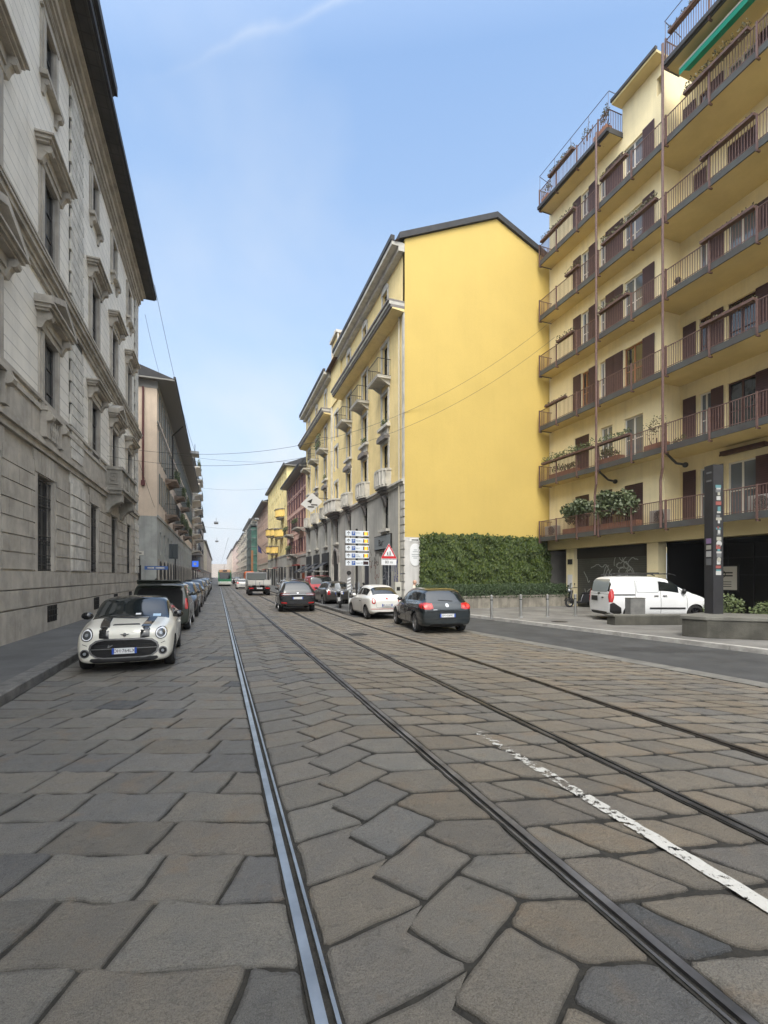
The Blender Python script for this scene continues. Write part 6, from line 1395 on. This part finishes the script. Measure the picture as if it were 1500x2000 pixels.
# --- motorbikes and scooters
m_seat=MAT('seat_black',(.015,.015,.016),.6)
def moto(name,lab,col_,x,y,rz,z=.13,scoot=False,group='motorbikes parked on the pavement'):
    root=thing(name,lab,'scooter' if scoot else 'motorbike',(0,0,0),group); r=.24 if scoot else .30; wb=.66 if scoot else .72
    for ya in (-wb,wb):
        a=MB(); n=20; Rr=r
        a.lathe([(Rr-.09,-.05),(Rr-.03,-.06),(Rr,-.03),(Rr,.03),(Rr-.03,.06),(Rr-.09,.05)],(0,ya,Rr),0,n); w_=a.build('wheel',m_tyre,root,smooth=40)
        b=MB(); b.lathe([(Rr-.10,-.03),(Rr-.08,-.045),(Rr-.08,.045),(Rr-.10,.03)],(0,ya,Rr),0,n); b.cyl((-.05,ya,Rr),(.05,ya,Rr),.05)
        for k in range(5): q=2*PI*k/5; b.cyl((0,ya,Rr),(0,ya+(Rr-.09)*math.cos(q),Rr+(Rr-.09)*math.sin(q)),.014,n=4)
        b.build('rim',m_alloy,w_)
    if scoot:
        MB().prism([(-.70,.55),(-.78,.68),(-.10,.74),(.02,.50),(.06,.34),(.42,.32),(.52,.55),(.46,.98),(.56,.98),(.66,.50),(.56,.22),(-.05,.20),(-.35,.26)],-.15,.15,0).build('body',col_,root,bevel=.04)
        MB().prism([(-.76,.70),(-.80,.80),(-.15,.84),(-.05,.75)],-.15,.15,0).build('seat',m_seat,root,bevel=.03)
        MB().ball((0,-.82,.98),(.20,.2,.16)).build('top_box',m_trim,root); hz=1.02;hy=.46
    else:
        MB().ball((0,.12,.78),(.15,.30,.14)).build('fuel_tank',col_,root,smooth=True); MB().prism([(-.85,.86),(-.80,.80),(-.10,.72),(-.05,.80),(-.4,.82)],-.12,.12,0).build('seat',m_seat,root,bevel=.03)
        MB().box(-.13,.13,-.25,.30,.28,.62).cyl((-.16,.0,.40),(.16,.0,.40),.13).build('engine',m_dalloy,root,bevel=.03); MB().tube([(0,.55,.92),(0,.15,.62),(0,-.35,.60),(0,-.72,.32)],.035).tube([(.15,.1,.35),(.17,-.3,.28),(.17,-.9,.42)],.04).build('frame',m_iron,root); hz=1.0;hy=.45
        MB().prism([(-1.0,.60),(-.95,.66),(-.6,.76),(-.55,.70)],-.08,.08,0).build('rear_fender',col_,root)
    mb=MB()
    for sx in (-1,1): mb.cyl((sx*.10,hy,hz-.12),(sx*.10,wb,r),.025,n=6)
    mb.tube([(-.36,hy-.14,hz+.04),(-.15,hy,hz+.06),(.15,hy,hz+.06),(.36,hy-.14,hz+.04)],.018); mb.build('fork',m_chr if not scoot else m_trim,root)
    MB().ball((0,hy+.16,hz-.08),(.10,.09,.10)).build('headlight',m_hl,root,smooth=True)
    for sx in (-1,1): MB().cyl((sx*.26,hy-.06,hz+.05),(sx*.34,hy,hz+.22),.008,n=4).ball((sx*.36,hy,hz+.25),(.07,.02,.045)).build('mirror',m_trim,root)
    MB().prism([(wb-.30,r+.14),(wb-.1,r+.32),(wb+.15,r+.30),(wb+.30,r+.10),(wb+.12,r+.25),(wb-.1,r+.27)],-.07,.07,0).build('front_fender',col_,root)
    if not scoot: pass
    MB().add([(-.17,hy+.14,hz+.02),(.17,hy+.14,hz+.02),(.13,hy+.02,hz+.36),(-.13,hy+.02,hz+.36)],[(0,1,2,3)]).build('windscreen',m_hl,root)
    root.location=(x,y,z); root.rotation_euler=(R(0),R(8),rz); return root
mw_=PAINT('moto_white',(.5,.5,.5)); mbk=PAINT('moto_black',(.015,.015,.018))
moto('motorbike','black motorbike with a clear windscreen at the front of the pavement group',mbk,6.45,25.0,R(165)); moto('motorbike','motorbike with white fairing between the black one and the striped post',mw_,6.75,23.5,R(160)); moto('motorbike','dark motorbike nearest the yellow house wall',mbk,7.6,24.6,R(150))
moto('scooter','grey scooter parked behind the row of motorbikes',gry,8.2,26.6,R(150),scoot=True)
moto('scooter','black scooter seen side-on between the last steel post and the white van',mbk,19.2,20.6,R(75),.12,True,'scooters near the white van')
moto('scooter','dark scooter at the right edge behind the concrete seat',mbk,18.6,9.6,R(200),.12,True,'scooters near the white van')
# ================================================================== STREET FURNITURE
m_galv=MAT('galvanised',(.36,.37,.37),.4,.7,var=.2,vs=5); m_ss=MAT('brushed_steel',(.40,.40,.39),.35,.8)
for i,(x,y) in enumerate(((10.65,16.4),(12.05,16.35),(13.3,16.2),(14.7,16.1))):
    r=thing('steel_bollard',['steel bollard nearest the teal hatchback, leftmost of four','second steel bollard from the left in front of the planter','third steel bollard from the left in front of the planter','rightmost steel bollard, beside the black scooter'][i],'bollard',(x,y,.12),'steel bollards along the plaza edge')
    MB().lathe([(.055,.12),(.055,.98),(.052,1.0),(.062,1.0),(.062,1.06),(.03,1.09),(0,1.09)],(x,y,.0),2,16).build('post',m_ss,r,smooth=35); MB().lathe([(.09,.12),(.09,.135),(.055,.15)],(x,y,0),2,16).build('base_ring',m_galv,r); MB().lathe([(.0565,.86),(.0565,.90)],(x,y,0),2,16).build('band',m_trim,r)
# parking direction board
PXs,PYs=6.68,22.6
sg=thing('parking_sign_board','stack of five white parking direction panels with orange counters on a dark pole','sign',(PXs,PYs,.13))
MB().cyl((PXs,PYs,.13),(PXs,PYs,4.28),.06,n=10).box(PXs-.62,PXs-.6,PYs-.06,PYs,2.40,4.1).box(PXs+.60,PXs+.62,PYs-.06,PYs,2.40,4.1).build('pole',m_iron,sg)
m_pan=MAT('sign_panel_white',(.66,.70,.74),.35); m_lcd=MAT('counter_black',(.03,.01,.01),.3); m_or=MAT('counter_orange',(.9,.42,.05),.4,emit=((1.,.45,.05),.9)); m_green=MAT('sign_text',(.10,.12,.12),.5); m_pb=MAT('parking_blue',(.02,.09,.34),.4)
txts=[('Gherardini','72'),('Paleocapa, 3','81'),('Carducci, 4','93'),('Sant Ambrogio','93'),('Pagano, 10','')]
ctr=['Marengo 3','Fontana 8','Diaz, 4','Vetra 4','Augusto 10']
txts=[('Vincenzo\nV.',"75"),('Mercalli, 4','81'),('Diaz, 4','97'),('Vittor\nP.za Diaz','82'),('Augusto 108','')]
for i,(a,n_) in enumerate(txts):
    z=4.03-.375*i; y=PYs-.09
    p=MB().box(PXs-.62,PXs+.62,y-.03,y+.03,z-.135,z+.135).build('sign_panel',m_pan,sg,bevel=.01)
    MB().box(PXs-.30,PXs-.11,y-.036,y-.03,z-.10,z+.10).build('parking_symbol',m_pb,p); text_obj('letter','P',.19,m_white,p,(PXs-.205,y-.040,z),FACE_CAM)
    mb=MB(); mb.box(PXs-.475,PXs-.455,y-.036,y-.03,z-.09,z+.07); mb.prism([(PXs-.465,z+.10),(PXs-.555,z+.01),(PXs-.535,z-.01),(PXs-.465,z+.06),(PXs-.395,z-.01),(PXs-.375,z+.01)],y-.036,y-.03,1); mb.build('arrow',m_trim,p)
    text_obj('lettering',a,.085 if '\n' not in a else .075,m_green,p,(PXs-.08,y-.038,z),FACE_CAM,align='LEFT',wide=.8)
    lc=MB().box(PXs+.31,PXs+.585,y-.036,y-.03,z-.085,z+.085).build('counter',m_lcd,p)
    if n_: MB().box(PXs+.38,PXs+.53,y-.040,y-.036,z-.08,z+.08).build('lit_digits_field',m_or,lc); text_obj('digits',n_,.13,m_lcd,lc,(PXs+.455,y-.044,z),FACE_CAM)
# warning triangle
TX,TY=8.0,20.9
sg=thing('children_warning_sign','red-bordered triangular warning sign of two children with a small distance plate','sign',(TX,TY,.12))
TX,TY=8.25,22.15
MB().cyl((TX,TY,.13),(TX,TY,3.45),.03,n=8).build('pole',m_galv,sg)
def tri(k,y0,y1,mat,name,par): h=.70*k; return MB().prism([(TX-.44*k,3.13-.37*k),(TX+.44*k,3.13-.37*k),(TX,3.13+.40*k)],y0,y1,1).build(name,mat,par)
t1=tri(1.03,TY-.045,TY-.035,m_plate,'triangle_plate',sg); t2=tri(.98,TY-.05,TY-.045,MAT('sign_red',(.55,.01,.02),.35),'red_border',t1); tri(.66,TY-.055,TY-.05,m_plate,'white_field',t1)
mb=MB(); y=TY-.057
for sx,h in ((-.07,.16),(.06,.20)):
    zb=2.90; mb.ball((TX+sx,y,zb+h+.02),(.022,.004,.022),8); mb.prism([(TX+sx-.025,zb+h*.45),(TX+sx+.025,zb+h*.45),(TX+sx+.02,zb+h),(TX+sx-.02,zb+h)],y-.002,y+.002,1); mb.prism([(TX+sx-.02,zb+h*.5),(TX+sx-.055,zb),(TX+sx-.03,zb),(TX+sx,zb+h*.42),(TX+sx+.03,zb),(TX+sx+.055,zb),(TX+sx+.02,zb+h*.5)],y-.002,y+.002,1)
mb.build('children_symbol',m_trim,t1)
p=MB().box(TX-.41,TX+.41,TY-.045,TY-.03,2.43,2.72).build('distance_plate',m_plate,sg); text_obj('lettering','80 m',.21,m_trim,p,(TX,TY-.047,2.575),FACE_CAM)
# striped pole with round sign back
sg=thing('chevron_post','slim galvanised post with grey and white chevron plate beside the small white car','post',(6.1,22.1,.13)); MB().cyl((6.12,22.1,.1),(6.12,22.1,2.1),.035,n=8).build('pole',m_galv,sg)
mb=MB()
for k in range(4): mb.add([(6.03,22.05,1.18+k*.16),(6.21,22.05,1.26+k*.16),(6.21,22.05,1.33+k*.16),(6.03,22.05,1.25+k*.16)],[(0,1,2,3)],1)
mb.box(6.03,6.21,22.06,22.08,1.15,1.85,0); mb.build('chevron_plate',[MAT('plate_grey',(.25,.25,.25),.5),m_plate],sg); MB().cyl((6.12,22.04,2.02),(6.12,22.1,2.02),.11,n=18).build('round_sign_back',m_iron,sg)
o=thing('utility_cabinet','narrow pale utility cabinet at the foot of the grey corner','cabinet',(8.9,22.6,.13)); MB().box(8.75,9.1,22.5,22.7,.13,1.55).build('box',MAT('cabinet_cream',(.5,.49,.43),.6),o,bevel=.01); MB().box(8.83,9.02,22.49,22.5,1.1,1.3).build('notice',m_iron,o); MB().box(8.78,9.07,22.49,22.5,.3,1.0).build('door',MAT('cabinet_cream2',(.45,.44,.39),.6),o)
# black totem with stickers
BX,BY=16.6,11.4
BX,BY=14.3,9.85
sg=thing('black_pillar','tall black square pillar covered in stickers in front of the modern building','pillar',(BX,BY,.12)); ct,st_=math.cos(R(12)),math.sin(R(12))
PR=lambda p:(BX+p[0]*ct+p[1]*st_,BY-p[0]*st_+p[1]*ct,p[2])
m_bp=MAT('pillar_black',(.028,.028,.031),.45,var=.2,vs=3); MB(PR).box(-.17,.17,-.17,.17,.12,5.25).build('shaft',m_bp,sg,bevel=.008)
rg=random.Random(6); cols=[MAT('sticker_%s'%n,c_,.6) for n,c_ in (('white',(.42,.42,.41)),('teal',(.10,.22,.24)),('red',(.26,.08,.07)),('lilac',(.24,.16,.29)),('cream',(.34,.33,.28)),('grey',(.14,.145,.15)))]
z=1.9
for k in range(26):
    h=rg.uniform(.05,.14); mb=MB(PR); w_=rg.uniform(.035,.10); xo=rg.uniform(-.02,.02)
    if k in (4,9,14): mb.prism([(xo+w_*math.cos(q*PI/6),z+w_*math.sin(q*PI/6)) for q in range(12)],-.176,-.172,1)
    else: mb.box(xo-w_,xo+w_,-.176,-.172,z,z+h)
    if 0: pass
    q=mb.build('sticker',cols[k%6 if k%3 else 0],sg); z+=h+rg.uniform(-.02,.05)
z=2.2
for k in range(4):
    h=rg.uniform(.10,.22); MB(PR).box(-.176,-.172,-.09,.09,z,z+h).build('sticker',cols[(5,0,4,3)[k]],sg); z+=h+.05
for z in (4.75,5.0): MB(PR).box(-.178,-.172,-.10,.08,z,z+.05).build('sticker',cols[5],sg)
# concrete seats
m_c2=MAT('dark_concrete',(.075,.072,.06),.85,var=.35,vs=2,bump=.5,bs=30,streak=.6); m_c3=MAT('pale_capping',(.14,.137,.12),.8,var=.25,vs=2,bump=.4,bs=30,streak=.5)
def slab(name,lab,pts,h,cap,mat=m_c2,z0=.12):
    r=thing(name,lab,'bench',(pts[0][0],pts[0][1],z0)); MB().prism(pts,z0,h,2).build('block',mat,r,bevel=.015)
    cx=sum(p[0] for p in pts)/len(pts);cy=sum(p[1] for p in pts)/len(pts)
    if cap: MB().prism([(cx+(p[0]-cx)*1.03+0,cy+(p[1]-cy)*1.05) for p in pts],h+.001,h+cap,2).build('capping',m_c3,r,bevel=.015)
    return r
slab('low_concrete_wall','long low mossy concrete kerb wall in front of the white van',[(13.3,13.0),(13.3,12.62),(17.2,11.3),(17.2,11.8)],.42,.07)
slab('concrete_seat','big dark concrete block seat with pale rounded capping at the right edge',[(12.75,9.7),(12.95,9.1),(15.3,7.3),(16.2,8.2),(14.5,10.3)],.62,.10)
slab('stone_block','upright grey stone block standing on the low wall before the van',[(14.05,12.9),(14.0,12.6),(14.5,12.42),(14.6,12.7)],1.05,.03,MAT('grey_block',(.16,.16,.155),.8,var=.2,vs=4))
gb=MB(); rg=random.Random(14)
for _ in range(2600):
    a=rg.uniform(0,2*PI); q=rg.random()**.5; x=13.25+.75*q*math.cos(a); y=6.7+.7*q*math.sin(a); h=rg.uniform(.10,.34)*(1.2-q*.6); b=rg.uniform(0,2*PI); l=rg.uniform(.02,.12)
    gb.add([(x-.012*math.sin(b),y+.012*math.cos(b),.1),(x+.012*math.sin(b),y-.012*math.cos(b),.1),(x+l*math.cos(b),y+l*math.sin(b),.1+h)],[(0,1,2)])
tag(gb.build('weeds',MAT('weeds',(.12,.13,.04),.8,col2=(.22,.19,.09),vs=12),recalc=False),'dry weeds at the foot of the concrete seat','weeds',kind='stuff')
for i,(x,y,h,r) in enumerate(((18.3,12.2,.55,1.0),(19.3,9.6,.6,1.2),(18.6,10.8,.45,.9))):
    t_=thing('low_shrub',['low shrub behind the black pillar','dark shrub at the right edge by the scooter','small shrub between the black pillar and the scooter'][i],'shrub',(x,y,.12)); mb=MB(); leafclump(mb,(x,y,.12+h),(r,.5,h),900,rg,.09); mb.build('foliage',m_leafA,t_,recalc=False); MB().box(x-r,x+r,y-.5,y+.5,.12,.3).build('bed',m_dirt,t_)
# service covers, a second rope of detail on the plaza
for i,(x,y) in enumerate(((14.6,14.6),(15.6,15.4),(12.3,14.3))):
    tag(MB().cyl((x,y,.119),(x,y,.128),.3,n=20).build('manhole_cover',MAT('cast_iron_%d'%i,(.05,.045,.042),.6,.4,bump=.5,bs=50)),['round iron cover nearest the low concrete wall','round iron cover beside the rightmost bollard','round iron cover in the open part of the plaza'][i],'manhole cover')
tag(MB().box(3.95,4.45,13.9,14.4,-.0,.0165).build('manhole_cover',MAT('cast_iron',(.05,.048,.046),.6,.4,bump=.5,bs=50)),'square iron cover between the right-hand tram rails','manhole cover')
# ------------------------------------------------------------------ woman behind the teal car
def person(x,y,z,rz,H=1.66):
    root=thing('person','woman with dark tied hair in a cream top standing behind the teal hatchback','person',(x,y,z))
    k=H/1.70; J={'pel':(0,0,.93),'spine':(0,.0,1.15),'chest':(0,.0,1.32),'neck':(0,.01,1.46),'head':(0,.03,1.54),'ls':(-.165,0,1.38),'le':(-.21,-.0,1.10),'lw':(-.17,.16,.93),'rs':(.165,0,1.38),'re':(.22,.0,1.10),'rw':(.20,.20,1.05),'lh':(-.09,0,.88),'lk':(-.10,.02,.48),'la':(-.10,-.02,.09),'lt':(-.11,.13,.03),'rh':(.09,0,.88),'rk':(.10,.05,.48),'ra':(.10,.0,.09),'rt':(.11,.15,.03)}
    Rd={'pel':(.165,.12),'spine':(.125,.095),'chest':(.155,.105),'neck':(.052,.052),'head':(.05,.05),'ls':(.06,.06),'le':(.045,.045),'lw':(.028,.028),'rs':(.06,.06),'re':(.045,.045),'rw':(.028,.028),'lh':(.095,.095),'lk':(.06,.06),'la':(.042,.042),'lt':(.035,.03),'rh':(.095,.095),'rk':(.06,.06),'ra':(.042,.042),'rt':(.035,.03)}
    E_=[('pel','spine'),('spine','chest'),('chest','neck'),('neck','head'),('chest','ls'),('ls','le'),('le','lw'),('chest','rs'),('rs','re'),('re','rw'),('pel','lh'),('lh','lk'),('lk','la'),('la','lt'),('pel','rh'),('rh','rk'),('rk','ra'),('ra','rt')]
    ks=list(J); vs=[tuple(c*k for c in J[q]) for q in ks]; ed=[(ks.index(a),ks.index(b)) for a,b in E_]; rad=[Rd[q] for q in ks]
    # palms, five fingers each
    for w_,sg in (('lw',-1),('rw',1)):
        b=Vector(vs[ks.index(w_)]); pi=len(vs); vs.append(tuple(b+Vector((0,.07,-.02)))); rad.append((.030,.018)); ed.append((ks.index(w_),pi))
        for f in range(4):
            p=b+Vector(((f-1.5)*.019,.10,-.03)); q=p+Vector(((f-1.5)*.003,.03,-.018)); r_=q+Vector((0,.012,-.026)); i=len(vs); vs+= [tuple(p),tuple(q),tuple(r_)]; rad+=[(.009,.009),(.008,.008),(.007,.007)]; ed+=[(pi,i),(i,i+1),(i+1,i+2)]
        i=len(vs); p=b+Vector((-sg*.034,.055,-.02)); vs+=[tuple(p),tuple(p+Vector((-sg*.010,.03,-.015)))]; rad+=[(.010,.010),(.008,.008)]; ed+=[(pi,i),(i,i+1)]
    me=bpy.data.meshes.new('b'); me.from_pydata(vs,ed,[]); o=bpy.data.objects.new('b',me); COL.objects.link(o); o.modifiers.new('s','SKIN'); ss=o.modifiers.new('u','SUBSURF'); ss.levels=2
    for i,sv in enumerate(me.skin_vertices[0].data): sv.radius=rad[i]; sv.use_root=(i==0)
    dg=bpy.context.evaluated_depsgraph_get(); dg.update(); ev=bpy.data.meshes.new_from_object(o.evaluated_get(dg)); bpy.data.objects.remove(o)
    ev.materials.clear(); sk=MAT('skin',(.48,.29,.21),.55); top=MAT('cream_top',(.66,.62,.54),.85); jn=MAT('dark_trousers',(.03,.035,.05),.85)
    for q in (sk,top,jn): ev.materials.append(q)
    for p in ev.polygons:
        c_=p.center/k; p.material_index=0
        if c_.z<.97 and abs(c_.x)<.19 and c_.y<.10 and c_.z>.1: p.material_index=2
        elif c_.z<.1: p.material_index=2
        elif c_.z>1.44: p.material_index=0
        elif c_.z>.90 and (abs(c_.x)<.17 or c_.z>1.12): p.material_index=1
        p.use_smooth=True
    b=bpy.data.objects.new('body',ev); COL.objects.link(b); b.parent=root
    hd=MB(); hd.ball((0,.03*k,1.60*k),(.075,.092,.115),16,0); hd.ball((0,.118*k,1.59*k),(.012,.018,.02),8,0)
    for sx in (-1,1): hd.ball((sx*.03,.108*k,1.615*k),(.012,.008,.007),8,1); hd.ball((sx*.076,.03*k,1.595*k),(.012,.02,.03),8,0)
    hd.ball((0,.112*k,1.545*k),(.022,.008,.007),8,2)
    # head is merged into the continuous body mesh
    bm=bmesh.new(); bm.from_mesh(ev); me2=bpy.data.meshes.new('h'); me2.from_pydata(hd.v,[],hd.f); me2.polygons.foreach_set('material_index',[{0:0,1:3,2:4}[m] for m in hd.m]); me2.polygons.foreach_set('use_smooth',[True]*len(hd.f)); bm.from_mesh(me2); bm.to_mesh(ev); bm.free()
    ev.materials.append(MAT('eyes',(.03,.02,.02),.3)); ev.materials.append(MAT('lips',(.35,.10,.09),.5))
    hr=MB(); hr.ball((0,-.005*k,1.625*k),(.088,.098,.112),14); hr.ball((0,-.12*k,1.66*k),(.045,.05,.045),10); hr.build('hair',MAT('dark_hair',(.02,.014,.011),.5),root,smooth=True)
    root.rotation_euler=(0,0,rz); return root
person(9.0,20.6,.0,R(-120))

# thin street haze
hm=bpy.data.materials.new('air'); hm.use_nodes=True; t=hm.node_tree; t.nodes.clear(); pv=t.nodes.new('ShaderNodeVolumePrincipled'); pv.inputs['Color'].default_value=(.86,.91,1,1); pv.inputs['Density'].default_value=.00035; pv.inputs['Anisotropy'].default_value=.2
mo=t.nodes.new('ShaderNodeOutputMaterial'); t.links.new(pv.outputs[0],mo.inputs['Volume'])
o=MB().box(-410,410,-70,910,-1.06,29).build('haze',hm); o['kind']='stuff'; o['label']='thin pale haze in the street air'
